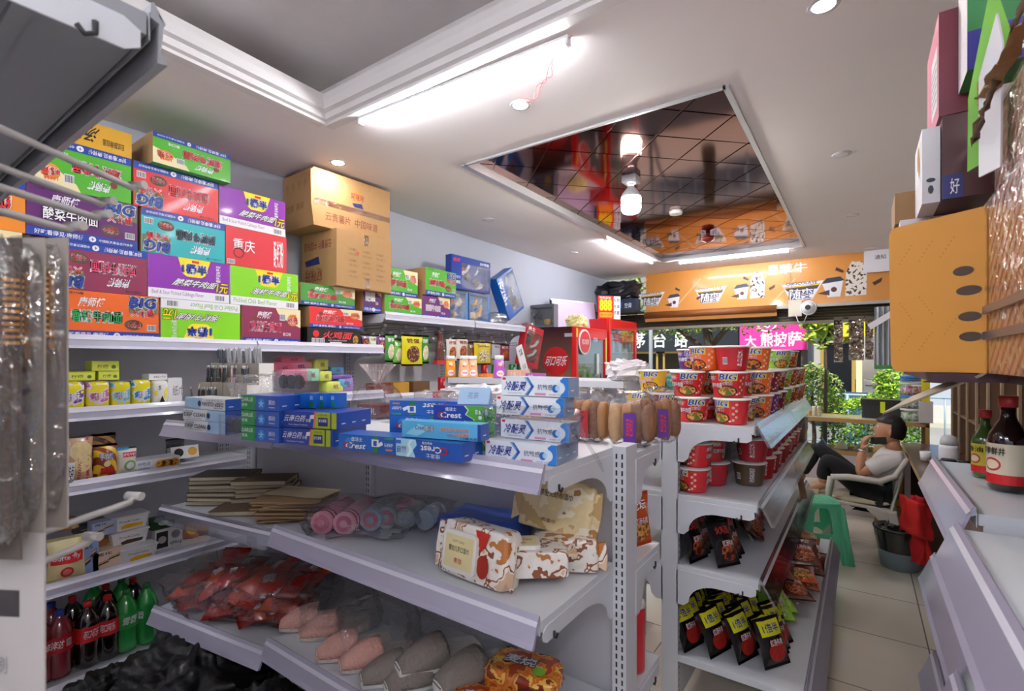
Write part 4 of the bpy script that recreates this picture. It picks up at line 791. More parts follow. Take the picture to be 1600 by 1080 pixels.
def d_crestg(b, f, w, h):
    b.pol(f, [(w*.52, h), (w*.58, h*.7), (w*.54, h*.4), (w*.66, h*.1), (w*.68, 0), (w, 0), (w, h)], M('#58a838', .3), 1); b.pol(f, [(w*.5, h), (w*.56, h*.7), (w*.52, h*.4), (w*.64, h*.1), (w*.66, 0), (w*.68, 0), (w*.66, h*.1), (w*.54, h*.4), (w*.58, h*.7), (w*.53, h)], M('#d8eec8'), 2)
    b.txt(f, 'Crest', w*.12, h*.14, w*.34, h*.4, WHITE, 3, bold=.05); b.txt(f, 'C', w*.07, h*.12, w*.12, h*.42, M('#b02030'), 5, bold=.06); b.txt(f, '佳洁士', w*.2, h*.62, w*.18, h*.26, WHITE, 3, bold=.04); b.txt(f, '草本水晶', w*.68, h*.4, w*.2, h*.36, WHITE, 3, bold=.03, out=M('#3a7a28'), ow=.08); b.circ(f, w*.76, h*.22, h*.13, WHITE, 3); b.rect(f, w*.82, h*.08, w*.98, h*.3, M('#2f7a2c'), 3)
def d_pale(b, f, w, h):
    b.pol(f, [(w*.05, h*.2), (w*.2, h*.1), (w*.4, h*.6), (w*.22, h*.85)], M('#9adcf0'), 1); b.txt(f, '茶洁', w*.3, h*.42, w*.12, h*.34, WHITE, 3, out=NAVY, ow=.1); b.txt(f, 'Crest', w*.18, h*.5, w*.12, h*.25, M('#14409c'), 3); b.txt(f, '清新茶爽绿茶香型', w*.5, h*.5, w*.36, h*.2, M('#e07830'), 3, out=WHITE, ow=.06); b.txt(f, '口气清新', w*.6, h*.2, w*.26, h*.2, M('#e07830'), 3, out=WHITE, ow=.06); b.txt(f, '口臭克星', w*.76, h*.04, w*.2, h*.15, NAVY, 3); b.rect(f, w*.96, 0, w, h, M('#1c3a8c'), 2)
def d_mint(b, f, w, h):
    b.pol(f, [(w*.04, 0), (w*.34, 0), (w*.3, h*.4), (w*.36, h*.7), (w*.34, h), (w*.04, h)], M('#a8dcf0'), 1); b.txt(f, '自然', w*.06, h*.2, w*.15, h*.4, M('#3a6ab0'), 3, bold=.03, out=WHITE, ow=.07); b.rect(f, w*.03, h*.7, w*.12, h*.9, M('#3a6ac8'), 2)
    b.pol(f, [(w*.24, 0), (w*.3, h*.4), (w*.26, h*.7), (w*.3, h), (w*.26, h), (w*.22, h*.7), (w*.25, h*.4), (w*.2, 0)], M('#e0f4fa'), 3); b.txt(f, 'Crest', w*.42, h*.36, w*.3, h*.36, WHITE, 3, bold=.05, rot=180); b.txt(f, 'C', w*.7, h*.32, w*.12, h*.4, M('#b02030'), 5, bold=.06, rot=180); b.txt(f, '佳洁士', w*.5, h*.06, w*.2, h*.24, WHITE, 3, rot=180); b.txt(f, '盐白草本', w*.44, h*.8, w*.15, h*.14, WHITE, 3)
def d_yn(b, f, w, h):
    b.txt(f, '云南白药', w*.08, h*.36, w*.36, h*.42, WHITE, 3, bold=.02, slant=.1); b.txt(f, '牙膏', w*.45, h*.36, w*.09, h*.2, WHITE, 3); b.pol(f, [(w*.52, h*.56), (w*.59, h*.58), (w*.6, h*.84), (w*.53, h*.8)], WHITE, 4); b.txt(f, 'Yunnan Baiyao Toothpaste', w*.15, h*.12, w*.33, h*.1, WHITE, 3)
    b.pol(f, [(w*.57, 0), (w*.6, 0), (w*.64, h), (w*.6, h)], M('#d87a5a'), 2); b.pol(f, [(w*.58, 0), (w*.96, 0), (w*.96, h), (w*.62, h), (w*.61, h*.6)], M('#a8b820'), 1); b.rect(f, w*.66, h*.15, w*.82, h*.68, NAVY, 2); b.txt(f, '留兰香型', w*.67, h*.4, w*.13, h*.18, WHITE, 3); b.txt(f, '口腔护理', w*.66, h*.76, w*.15, h*.14, M('#3a5a20'), 3); b.rect(f, w*.86, 0, w*.88, h, NAVY, 2)
def d_dar(b, f, w, h):
    b.pol(f, [(0, 0), (w*.4, 0), (w*.36, h*.3), (w*.42, h*.6), (w*.38, h), (0, h)], M('#1a8a3c', .3), 1); b.txt(f, 'DARLIE', w*.03, h*.58, w*.3, h*.26, WHITE, 3, bold=.01); b.txt(f, '好来', w*.03, h*.22, w*.15, h*.24, WHITE, 3)
    b.circ(f, w*.55, h*.45, h*.36, M('#2a80d0'), 2)
    for k in range(5): a = k*1.2566+.3; b.pol(f, [(w*.55, h*.45), (w*.55+h*.12*math.cos(a-.4), h*.45+h*.12*math.sin(a-.4)), (w*.55+h*.3*math.cos(a), h*.45+h*.3*math.sin(a)), (w*.55+h*.12*math.cos(a+.4), h*.45+h*.12*math.sin(a+.4))], M('#b8dcf4'), 3+k*.2)
    b.txt(f, '超白', w*.74, h*.42, w*.16, h*.3, WHITE, 3, bold=.02); b.txt(f, '竹炭深洁', w*.74, h*.18, w*.16, h*.1, WHITE, 3)
def d_deep(b, f, w, h):
    b.pol(f, [(w*.55, 0), (w, 0), (w, h), (w*.6, h)], M('#a8ccec', .3), 1); b.txt(f, 'DEEP CLEAN', w*.04, h*.32, w*.5, h*.36, BLACK, 3, bold=.02); b.circ(f, w*.62, h*.5, h*.26, M('#22304c'), 2); b.txt(f, '深洁牙膏', w*.06, h*.74, w*.2, h*.12, BLACK, 3); b.txt(f, '竹炭双重薄荷', w*.06, h*.12, w*.4, h*.1, GREY, 3)
def put(b, u0, v0, u1, v1, z, name, label, cat='toothpaste', group=None):
    """stand a box with its lower front corners at two pixels on the board at height z"""
    p = pZ(u0, v0, z); q = pZ(u1, v1, z); return place_box(b, name, label, cat, ((p.x+q.x)/2, (p.y+q.y)/2, z), math.atan2(q.y-p.y, q.x-p.x), group)
def span(u0, v0, u1, v1, z): return (pZ(u1, v1, z)-pZ(u0, v0, z)).length
ZS = ZT+.002; TPB = 'toothpaste_box'; gt = 'stacked white toothpaste boxes'
# stack of four white boxes (front corners found on the shelf, then stacked)
w4 = .215; base = Vector((-.752, 1.095, 0)); a4 = R_(4)
for k, (dx, dy, da, h, lab) in enumerate(((0, 0, 6, .052, 'lowest of the four stacked white toothpaste boxes at the shelf end'), (.015, .045, 2, .052, 'white toothpaste box under loose clear film, second from the bottom of the stack'), (.0, .045, 3, .052, 'second white toothpaste box from the top of the stack'), (.012, .05, 1, .052, 'topmost white toothpaste box with dark blue characters'))):
    zz = ZS+k*.0545+(.01 if k > 1 else 0); b = tbox(w4, h, .15 if k == 0 else .06, '#eef2f8', d_cold, M('#8fa2c0', .35))
    place_box(b, TPB, lab, 'toothpaste', (base.x+dx+w4/2-.1, base.y+dy, zz), R_(da), gt)
t = MB(); superball(t, (0, .05, .04), (.128, .055, .05), CLEARH, .3, .28, 2.6, 3, 40, 26, True)
tag(t.build('plastic_wrap', loc=(-.742, 1.125, ZS+.052), rz=R_(4)), 'loose crinkled clear film around the white toothpaste boxes', 'wrap')
b = MB(); pts = [(-.63, 1.16, ZS+.09), (-.61, 1.18, ZS+.075), (-.595, 1.2, ZS+.045), (-.58, 1.22, ZS+.01), (-.57, 1.24, ZS-.03)]
b.tube(pts, [.004, .005, .004, .006, .002], CLEARH, 6); tag(b.build('plastic_wrap'), 'twisted tail of clear film hanging over the shelf end', 'wrap')
# blue boxes to its left: (deco, base colour, u0, v0, u1, v1, height, depth, z, flip, label)
def row(deco, base, u0, v0, u1, v1, h, d, z, flip, lab, dy=0, grp='blue and green toothpaste boxes on the top shelf'):
    w = span(u0, v0, u1, v1, ZS); p = pZ(u0, v0, ZS); q = pZ(u1, v1, ZS); a = math.atan2(q.y-p.y, q.x-p.x)
    place_box(tbox(w, h, d, base, deco, M('#1c4aa0', .3, coat=.3) if base != '#eef2f8' else None, flip), TPB, lab, 'toothpaste', ((p.x+q.x)/2, (p.y+q.y)/2+dy, z), a, grp)
row(d_mint, '#1550a8', 615, 711, 722, 724, .050, .10, ZS, 0, 'blue and pale blue toothpaste box at the shelf edge, printed upside down')
row(d_crestg, '#1c3c9c', 652, 706, 752, 712, .044, .05, ZS, 0, 'blue and green toothpaste box behind, lowest of three', .068); row(d_crestg, '#1c3c9c', 652, 706, 752, 712, .044, .05, ZS+.045, 0, 'blue and green toothpaste box behind, middle of three', .068); row(d_crestg, '#1c3c9c', 652, 706, 752, 712, .044, .10, ZS+.09, 0, 'blue and green toothpaste box with leaves, topmost of its stack', .068)
row(d_pale, '#5ab8e8', 624, 711, 748, 722, .046, .05, ZS+.052, 0, 'light blue toothpaste box lying on the upside down blue one', .01)
row(d_crest, '#1560b8', 529, 702, 618, 710, .048, .09, ZS, 0, 'blue toothpaste box with a white tooth picture at the shelf edge', .0)
row(d_crest, '#1560b8', 569, 702, 679, 707, .047, .06, ZS, 0, 'blue toothpaste box in the back stack, at the bottom', .10); row(d_crest, '#1560b8', 569, 702, 679, 707, .047, .12, ZS+.048, 0, 'blue toothpaste box in the back stack, middle', .10); row(d_crest, '#1560b8', 569, 702, 679, 707, .047, .12, ZS+.096, 1, 'blue toothpaste box turned upside down on the back stack', .10)
row(d_yn, '#1c3a9a', 436, 692, 520, 699, .052, .16, ZS, 0, 'navy and olive toothpaste box, lower of two'); row(d_yn, '#1c3a9a', 436, 692, 528, 699, .052, .16, ZS+.054, 0, 'navy and olive toothpaste box, upper of two', .004)
for k, lab in enumerate(('lowest green and blue toothpaste box', 'middle green and blue toothpaste box', 'topmost green and blue toothpaste box')): row(d_dar, '#1c50b0', 377, 687, 436, 693, .050, .14, ZS+k*.052, 0, lab)
for k, (u, lab) in enumerate(((288, 'lowest'), (286, 'middle'), (289, 'topmost'))): row(d_deep, '#eef0f4', u, 672, 352, 680, .042, .10, ZS+k*.0435, 1 if k == 2 else 0, lab+' white and pale blue toothpaste box next to the pen stand')
p = pZ(445, 694, ZS)
for k, (u, lab) in enumerate(((445, 'first small blue box standing upright on the upper boxes'), (466, 'second small blue box standing upright'), (482, 'third small blue box standing upright'), (500, 'fourth small blue box standing upright, right end'))):
    q = pZ(u, 690, ZS); w, h, d = .045, .05, .04; b = cbox(w, h, d, M('#1668c0', .3, coat=.3)); f = front(w, h); b.rect(f, .014, 0, .028, .022, M('#1a8a3c'), 1); b.txt(f, '超白', .015, .028, .014, .014, WHITE, 2); place_box(b, TPB, lab, 'toothpaste', (q.x, q.y+.05, ZS+.1085), R_(7), 'small upright toothpaste boxes')
# triangular pale blue box
b = MB(); b.prism([(-.05, 0, 0), (-.05, .075, 0), (-.05, .03, .05)], (.1, 0, 0), M('#a8c8e4', .35, coat=.2)); f = Flat((-.05, 0, 0), (1, 0, 0), (0, .03, .05)); b.txt(f, '花茶', .03, .02, .035, .022, M('#8090b0'), 1)
q = pZ(724, 709, ZS); place_box(b, 'gift_box', 'pale blue triangular box lying on the green toothpaste boxes', 'box', (q.x-.035, q.y+.085, ZS+.1355), R_(24))
# clear blister with black discs, behind the wrapped dark packs
BLK = M('#1c1c20', .3)
for k in range(2):
    t = thing('blister_pack', ('clear plastic pack with black discs leaning beside the green toothpaste boxes', 'clear plastic pack with a round black disc on top of the stack')[k], 'blister pack', (0, 0, 0), 0, 'clear packs with black discs'); b = MB()
    for q in range(3): b.tube([(-.04+.04*q, .02, .035), (-.04+.04*q, .028, .035)], .026, BLK, 16)
    b.build('discs', t); b = MB(); b.box(-.075, .075, .0, .05, 0, .075, CLEARH); b.build('shell', t)
    q = pZ((362, 415)[k], 682, ZS); t.location = (q.x+(.0, .03)[k], q.y+(.0, .06)[k], ZS+(0, .158)[k]); t.rotation_euler = (0, 0, R_(8))
t = MB(); superball(t, (0, .06, .07), (.085, .06, .075), CLEAR, .35, .25, 3, 8, 24, 16); q = pZ(345, 676, ZS); tag(t.build('plastic_wrap', loc=(q.x+.05, q.y+.05, ZS+.07), rz=R_(8)), 'crinkled clear film over the white and green toothpaste boxes', 'wrap')
# pen stand: stepped white acrylic, pens
ACR = M('#e6e4e0', .3, coat=.3); ps = thing('pen_stand', 'stepped white acrylic pen stand at the left end of the top shelf', 'pen stand'); q = pZ(250, 668, ZS); q2 = pZ(360, 640, ZS)
ps.location = (-2.60, 1.03, ZS); ps.rotation_euler = (0, 0, R_(10))
PP = M('#b8b0a4', .25, alpha=.55, coat=.3)
def cell(b, x0, x1, y0, y1, z0, h):
    for q in ((x0, x1, y0, y0+.003), (x0, x1, y1-.003, y1), (x0, x0+.003, y0, y1), (x1-.003, x1, y0, y1)): b.box(q[0], q[1], q[2], q[3], z0, z0+h, PP)
    b.box(x0, x1, y0, y1, z0, z0+.003, PP)
steps = ((0, .06), (.085, .10), (.17, .17), (.17, .26))
b = MB()
b.box(0, .36, .0, .004, 0, .02, ACR); b.prism([(.34, 0, 0), (.34, .0, .06), (.34, .06, .06), (.34, .06, .16), (.34, .12, .16), (.34, .12, .26), (.34, .2, .26), (.34, .2, 0)], (.004, 0, 0), ACR); b.prism([(0, 0, 0), (0, .0, .06), (0, .06, .06), (0, .06, .16), (0, .12, .16), (0, .12, .26), (0, .2, .26), (0, .2, 0)], (.004, 0, 0), ACR); b.box(0, .344, .196, .2, 0, .26, ACR); b.build('frame', ps)
b = MB()
for r, (y0, z0) in enumerate(((.002, 0), (.062, .10), (.122, .19))):
    for k in range(4): cell(b, .005+.084*k, .085+.084*k, y0, y0+.056, z0, .07)
    if r: b.box(.004, .34, y0, y0+.056, z0-.003, z0, ACR)
b.build('pen_cells', ps)
b = MB(); f = Flat((.005, 0, 0), (1, 0, 0), (0, 0, 1))
for k in range(4): b.txt(f, '❤真彩', .012+.084*k, .008, .05, .016, M('#8a2a3a'), 2)
b.build('cell_labels', ps)
r = random.Random(7)
def pen_mesh(c, L): b = MB(); b.tube([(0, 0, 0), (0, 0, L*.9)], .0042, M(c, .3, coat=.3), 6); b.tube([(0, 0, L*.9), (0, 0, L)], .0025, M('#c8c8cc', .3, .5), 6); b.box(-.0015, .0015, .004, .008, L*.62, L*.93, M(c, .3)); return b
pens = [pen_mesh(c, .145).build('pen') for c in ('#1c1e26', '#3c424e', '#a8a8ac', '#c89a98')]
for p_ in pens: p_.location = (0, 0, -5)
plist = []
for rr, (y0, z0, n0) in enumerate(((.03, .004, 4), (.09, .104, 6), (.15, .194, 7))):
    for k in range(4):
        for j in range(n0):
            if rr == 0 and k > 1: continue
            c = (0 if r.random() < .7 else (1 if r.random() < .5 else 3)) if rr < 2 else (2 if k > 0 else 1)
            plist.append((rr, c, .018+.084*k+.055*(j+.5)/n0, y0+r.uniform(-.014, .014), z0, r.uniform(-.1, .1), r.uniform(-.1, .1)))
rzm = Matrix.Rotation(R_(10), 4, 'Z'); used_p = set()
names = (('black', 'dark grey', 'light grey', 'pink'), ('lowest', 'middle', 'highest'))
for rr, c, x, y, z, a1, a2 in plist:
    o = pens[c] if c not in used_p else dup(pens[c]); used_p.add(c); o.location = Vector(ps.location)+(rzm @ Vector((x, y, z))); o.rotation_euler = (a1, a2, r.uniform(0, 6))
    tag(o, '%s pen standing in the %s row of the acrylic pen stand' % (names[0][c], names[1][rr]), 'pen', '%s pens in the %s row of the pen stand' % (names[0][c], names[1][rr]))
for c in range(4):
    if c not in used_p: bpy.data.objects.remove(pens[c])
# ---- middle shelf, right bay: wet wipes, towels
WIPE = blend_mat('wipes_print', ['#b8743a', '#f0e8dc', '#f4f0ea', '#f2ece2', '#8a4a24', '#f0e8dc', '#d8b898'], 13, .3, 3, coat=.5); WIPE2 = blend_mat('wipes_gold', ['#c8a870', '#e8d4a4', '#e4cf9c', '#f0e6cc', '#a87840'], 9, .3, 3, coat=.5)
def wipes(name, label, w, h, d, loc, rz, m, lid=True, rot=None, words=(), sd=0):
    t = thing(name, label, 'wet wipes', loc, rz, 'wet wipes packs on the middle shelf')
    if rot: t.rotation_euler = rot
    b = MB(); superball(b, (0, d/2, h/2), (w/2, d/2, h/2), m, .22, .035, 3, sd, 28, 18, True, True)
    f = Flat((-w/2, -.004, 0), (1, 0, 0), (0, 0, 1), w, h)
    for q in words: b.txt(f, q[0], q[1]*w, q[2]*h, q[3]*w, q[4]*h, M(q[5], .4), 3, bold=.03)
    if sd == 1: b.pol(f, [(w*.56, h*.96), (w*.78, h*.94), (w*.72, h*.7), (w*.66, h*.6), (w*.6, h*.75)], M('#b8281c', .35), 2); b.circ(f, w*.7, h*.36, w*.09, M('#9a2a18', .35), 2, h*.2)
    b.build('pack', t)
    for s_ in (-1, 1): b = MB(); b.prism([(s_*w/2*.96, d*.15, h*.2), (s_*(w/2+.022), d*.1, h*.08), (s_*(w/2+.026), d*.1, h*.5), (s_*(w/2+.02), d*.12, h*.94), (s_*w/2*.96, d*.2, h*.85)], (0, d*.12, .0), m); b.build('end_seal', t)
    if lid:
        lw, lh = w*.52, h*.72; b = MB(); x0 = -w*.40; r_ = .016; pts = []
        for cx, cy, a in ((x0+lw-r_, h*.14+lh-r_, 0), (x0+r_, h*.14+lh-r_, 90), (x0+r_, h*.14+r_, 180), (x0+lw-r_, h*.14+r_, 270)):
            for k in range(4): an = R_(a+30*k); pts.append((cx+r_*math.cos(an), -.002, cy+r_*math.sin(an)))
        b.prism(pts[::-1], (0, -.012, 0), M('#f2f0ea', .3, coat=.4)); f = Flat((x0, -.0145, h*.14), (1, 0, 0), (0, 0, 1)); b.rect(f, lw*.08, lh*.1, lw*.92, lh*.9, M('#e8d9a4', .4), 1); b.txt(f, '婴幼儿手口湿巾', lw*.2, lh*.5, lw*.6, lh*.14, BLACK, 2); b.txt(f, 'SOFT CARE', lw*.3, lh*.72, lw*.35, lh*.06, GREY, 2); b.txt(f, '亲肤', lw*.38, lh*.22, lw*.25, lh*.14, M('#b04a3a'), 2)
        b.build('lid', t, bevel=.003)
    return t
zm = ZM+.002
wipes('wet_wipes', 'front wet wipes pack with a raised cream lid, leaning at the shelf edge', .255, .16, .08, (-.915, 1.085, zm), 0, WIPE, True, (R_(-8), 0, R_(-4)), (('100片', .02, .08, .2, .2, '#8a5a1c'), ('加量', .02, .35, .08, .1, '#8a5a1c')), 1)
wipes('wet_wipes', 'wet wipes pack lying flat behind the front one, lid on top', .21, .12, .075, (-.745, 1.16, zm+.10), R_(60), WIPE, True, (R_(-90), 0, R_(38)), (), 2)
wipes('wet_wipes', 'second wet wipes pack at the rear right, end seals showing', .2, .1, .09, (-.72, 1.30, zm), R_(30), WIPE, False, None, (), 3)
wipes('wet_wipes', 'gold coloured wet wipes pack standing upright under the top shelf', .25, .17, .08, (-.80, 1.345, zm+.09), R_(6), WIPE2, False, (R_(-14), R_(5), R_(6)), (('亲肤无纺布湿巾', .28, .66, .45, .12, '#5a4424'), ('柔湿巾', .35, .2, .2, .07, '#8a5a2c')), 4)
wipes('wet_wipes', 'small blue and white wet wipes pack at the left behind the front one', .12, .105, .06, (-1.04, 1.22, zm), R_(12), blend_mat('wipes_blue', ['#e8ecf4', '#6a8ac8', '#f0f0f4', '#c83a4a'], 14, .3, 3), False, None, (), 5)
b = MB(); superball(b, (0, 0, .05), (.15, .09, .05), M('#3a5ab8', .4, coat=.3), .3, .12, 3, 6, 24, 14, True, True); tag(b.build('sanitary_pack', loc=(-1.08, 1.37, zm), rz=R_(8)), 'blue topped soft pack lying behind the wet wipes', 'soft pack')
# towels rolled in clear bag
t = thing('towel_pack', 'rolled pink and grey towels together in a clear plastic bag', 'towels', (-1.53, 1.2, zm), R_(30)); FUZZ = [M(c, .95, scale=60, bump=.6) for c in ('#dc8ca2', '#e0a0b0', '#a0b0c4', '#a4b4bc', '#d494a8')]
for k in range(5):
    b = MB(); x = (-.13, -.045, .035, .085, .13)[k]; y0 = (0, 0, .05, .08, .12)[k]; r_ = .042; b.tube([(x, -.06+y0, r_), (x, .16, r_)], [r_]*2, FUZZ[(0, 1, 2, 3, 4)[k]], 14)
    for yy in (-.045, -.02) if k < 2 else (): b.tube([(x, yy, r_), (x, yy+.006, r_)], r_+.0012, M('#8a2a44', .9), 14)
    b.tube([(x, -.061+y0, r_), (x, -.063+y0, r_)], r_*.7, M('#c87088', .9), 12); b.tube([(x, -.063+y0, r_), (x, -.0645+y0, r_)], r_*.35, FUZZ[k], 8)
    b.build('towel', t)
b = MB(); superball(b, (0, .035, .045), (.20, .15, .052), CLEARH, .5, .22, 3, 5, 36, 18, True); b.build('clear_bag', t)
b = MB(); f = Flat((-.03, -.075, .02), (1, 0, .1), (0, 0, 1)); b.txt(f, 'TOWEL', 0, 0, .05, .022, M('#d8d0d4'), 1); b.build('print', t)
t = thing('towel_pack', 'blue grey towels in a clear bag behind the pink ones', 'towels', (-1.42, 1.36, zm), R_(20))
for k in range(3): b = MB(); b.tube([(-.08+.075*k, -.06, .04), (-.08+.075*k, .06, .04)], .038, FUZZ[2+k % 2], 14); b.build('towel', t)
b = MB(); superball(b, (0, .0, .045), (.15, .09, .052), CLEAR, .5, .2, 3, 8, 24, 14); b.build('clear_bag', t)
# ---- notebooks on the left bay
PAGE = M('#b9ad94', .8, scale=200, var=.15); zl = .902
def notebook(w, d, h, cov):
    t = thing('notebook', 'n', 'notebook'); cm = M(cov, .6, scale=20, var=.1)
    b = MB(); b.box(-w/2+.004, w/2-.003, .004, d-.004, .0015, h-.0015, PAGE); b.build('pages', t)
    b = MB(); b.box(-w/2, w/2, 0, d, 0, .0015, cm); b.box(-w/2, w/2, 0, d, h-.0015, h, cm); b.box(-w/2, -w/2+.002, 0, d, .0015, h-.0015, cm); b.build('cover', t); return Kind(t)
nb1 = notebook(.17, .25, .017, '#4a4038'); nb2 = notebook(.16, .24, .019, '#5c4a38'); nb3 = notebook(.20, .28, .006, '#9c7c58')
def g1b_pt(x, y, z): m = Matrix.Rotation(G2A, 4, 'Z'); return m @ Vector((x, y, 0))+Vector((G1X-G1L-.005, G1Y-.005, z))
r = random.Random(3); ords = ('lowest', 'second', 'third', 'fourth', 'fifth', 'sixth', 'seventh')
for s_, (x, y, n, kd, hh_, nm, a) in enumerate(((-.76, -.32, 7, nb1, .0175, 'left dark notebook stack', -52), (-.55, -.26, 6, nb2, .0195, 'middle notebook stack', -46), (-.80, -.16, 4, nb1, .0175, 'pale worn stack at the far left', -60))):
    z = zl
    for k in range(n): kd(g1b_pt(x+r.uniform(-.012, .012), y-.02+r.uniform(-.012, .012), z), R_(a+r.uniform(-6, 6)), 'notebook, %s from the bottom of the %s' % (ords[k], nm) if k else 'notebook at the very bottom of the %s' % nm, nm); z += hh_+.0006
z = zl
for k in range(14): nb3(g1b_pt(-.27+r.uniform(-.02, .02), -.36+r.uniform(-.015, .015), z), R_(-48+r.uniform(-9, 9)), 'thin kraft exercise book in the fanned pile beside the clear towel bag', 'thin kraft exercise books in the fanned pile'); z += .0066
nb2(g1b_pt(-.52, -.40, zl), R_(-50), 'single notebook lying in front of the middle stack', None)
b = MB(); b.box(-.14, .14, 0, .03, 0, .001, M('#c8b89c', .7)); b.box(-.14, .14, -.12, 0.03, 0, .0008, M('#b8a888', .7)); tag(b.build('paper_sheet', loc=g1b_pt(-.16, -.22, z+.002), rz=R_(20)), 'loose tan sheet lying on top of the fanned exercise books', 'paper')
# ---- bottom shelf: slippers in bags, snacks
def slipper(fur, solec, up=True):
    t = thing('slipper', 's', 'slipper'); L, w = .26, .056
    def foot(y): s_ = y/L; return w*(.78+.22*math.sin(math.pi*(s_*1.1+.05)))*(math.sin(math.pi*min(1, max(0, s_*.90+.05))))**.22
    N = 14; b = MB(); o = [(foot(L*k/N), L*k/N) for k in range(N+1)]; pts = [(x, y, 0) for x, y in o]+[(-x, y, 0) for x, y in o[::-1]]
    b.prism(pts, (0, 0, .03), solec, True); b.build('sole', t, bevel=.006)
    b = MB()
    def f(u, v): y = L*(.46+.52*v); a = math.pi*u; x = foot(y)*1.04; hgt = .06*(1-((v-.15)/.95)**2 if v > .15 else 1)+.002; return Vector((-x*math.cos(a), y, .018+hgt*math.sin(a)**.7))
    b.grid(f, 14, 10, fur); b.build('upper', t, solid=.007)
    b = MB(); b.prism([(x*.9, y, .024) for x, y in o]+[(-x*.9, y, .024) for x, y in o[::-1]], (0, 0, .004), fur, True); b.build('insole', t); return Kind(t)
def fz(c): return M(c, .95, scale=90, bump=.8, var=.12)
spk = slipper(fz('#dca89c'), fz('#e8dcd4')); sgr = slipper(fz('#8c827c'), M('#ece8e2', .8)); zb = ZB+.002
def slot(kind, u, v, rz, label, grp, z=zb, sc=1, rot=None): p = pZ(u, v, z); a = R_(rz+180); return kind((p.x-.22*math.sin(R_(rz)), p.y+.22*math.cos(R_(rz))-.02, z), a, label, grp, rot, sc)
gs1, gs2 = 'pink slippers in clear bags', 'grey slippers in clear bags'
for u, v, a, z, k, lab, gg in ((462, 978, -38, 0, spk, 'pink slipper at the left of the bottom shelf, in its clear bag', gs1), (492, 992, -34, .0, spk, 'pink slipper second from the left on the bottom shelf', gs1), (520, 1024, -30, .0, spk, 'pale pink slipper near the shelf edge, left of its pair', gs1), (556, 1040, -28, .0, spk, 'pale pink slipper near the shelf edge, right of its pair', gs1)):
    slot(k, u, v, a, lab, gg, zb+z, 1)
for u, v, a, z, lab in ((590, 1062, -30, 0, 'small grey slipper with a white sole at the shelf edge'), (628, 1072, -26, .0, 'small grey slipper beside it, nearer the snack bags'), (660, 1040, -24, .045, 'large grey slipper lying on the others'), (720, 1066, -18, .04, 'largest grey slipper in front of the snack bags')):
    slot(sgr, u, v, a, lab, gs2, zb+z, 1 if z == 0 else 1.12)
for k, (u, v, sx, sy, lab) in enumerate(((500, 985, .14, .15, 'shiny clear bag round the two pink slippers at the left'), (560, 1015, .14, .15, 'shiny clear bag round the pale pink slippers'), (690, 1035, .19, .17, 'shiny clear bag round the large grey slippers'))):
    p = pZ(u, v, zb); b = MB(); superball(b, (0, 0, .05), (sx, sy, .062), CLEAR, .55, .22, 3, 11+k, 34, 18); tag(b.build('plastic_bag', loc=(p.x, p.y+.09, zb+.002), rz=R_(-30)), lab, 'bag')
SNKO = blend_mat('snack_orange', ['#a8441c', '#e08a30', '#d86a20', '#f0c050', '#8a2c14'], 18, .25, 3, coat=.6); SNKR = blend_mat('snack_maroon', ['#6a2028', '#8a2c30', '#5a1c3a', '#f0f0f0', '#7a2430'], 12, .25, 3, coat=.6)
for k, (x, y, z, a, m, lab) in enumerate(((-.90, 1.13, 0, 20, SNKO, 'orange printed snack bag at the front of the bottom shelf'), (-.80, 1.2, .0, -5, SNKR, 'maroon snack bag beside the orange one, near the rack end'), (-.84, 1.26, .06, 10, SNKO, 'orange and brown snack bag on top of the others'), (-.72, 1.12, .045, -20, SNKR, 'maroon and white snack bag at the right end of the bottom shelf'))):
    b = MB(); superball(b, (0, 0, .03), (.11, .075, .035), m, .45, .18, 3, k+3, 26, 14); f = Flat((-.09, -.05, .068), (1, 0, 0), (0, 1, 0)); b.txt(f, '麦烧', .03, .03, .1, .04, WHITE, 4, bold=.05, out=NAVY, ow=.12); b.circ(f, .15, .02, .02, M('#7ab830'), 3)
    tag(b.build('snack_bag', loc=(x, y, zb+z+.004), rz=R_(a)), lab, 'snack', 'snack bags on the bottom shelf of the middle rack')
# red bag on the left bay's bottom shelf, black bags below
t = thing('snack_sack', 'big clear sack full of red snack packets on the bottom left shelf', 'sack', g1b_pt(-.42, -.30, .467), R_(20)); r = random.Random(8); RM = [M('#b8281c', .25, coat=.6), M('#8c1a18', .25, coat=.6), M('#d04a24', .25, coat=.6)]
for k in range(42):
    b = MB(); f = pouch(b, .12, .15, .05, RM[k % 3], k, .08, nu=6, nv=7, wr=.1); b.txt(f, '米饼', .025, .05, .05, .05, BLACK, 2, bold=.04, out=WHITE, ow=.1) if k % 2 else None
    i, j, l_ = k % 7, (k//7) % 2, k//14; b.build('snack_packet', t, loc=(-.27+.085*i+r.uniform(-.02, .02), -.15+.13*j+.02*l_+r.uniform(-.02, .02), .028+.045*l_), rot=(R_(r.uniform(-88, -62)), R_(r.uniform(-12, 12)), R_(r.uniform(-40, 40))))
b = MB(); superball(b, (0, .02, .085), (.37, .20, .095), CLEARH, .5, .2, 2.2, 4, 44, 22); b.build('clear_bag', t)
b = MB(); b.grid(lambda u, v: Vector((-.02-.26*u-.0*v, -.02+.12*(v-.5)*(1-u*.3)+.05*u, .16+.13*u*(.4+.6*v)+.012*noi(u*9, v*9))), 16, 10, CLEARH); b.build('bag_neck', t)
def black_bag(label, loc, r, seed):
    b = MB(); superball(b, (0, 0, r[2]), r, M('#08080a', .5, coat=.08, var=.1, scale=22, bump=.9), .75, .24, 3.2, seed, 90, 60, True); tag(b.build('rubbish_bag', loc=loc), label, 'bag', 'black plastic bags under the middle rack')
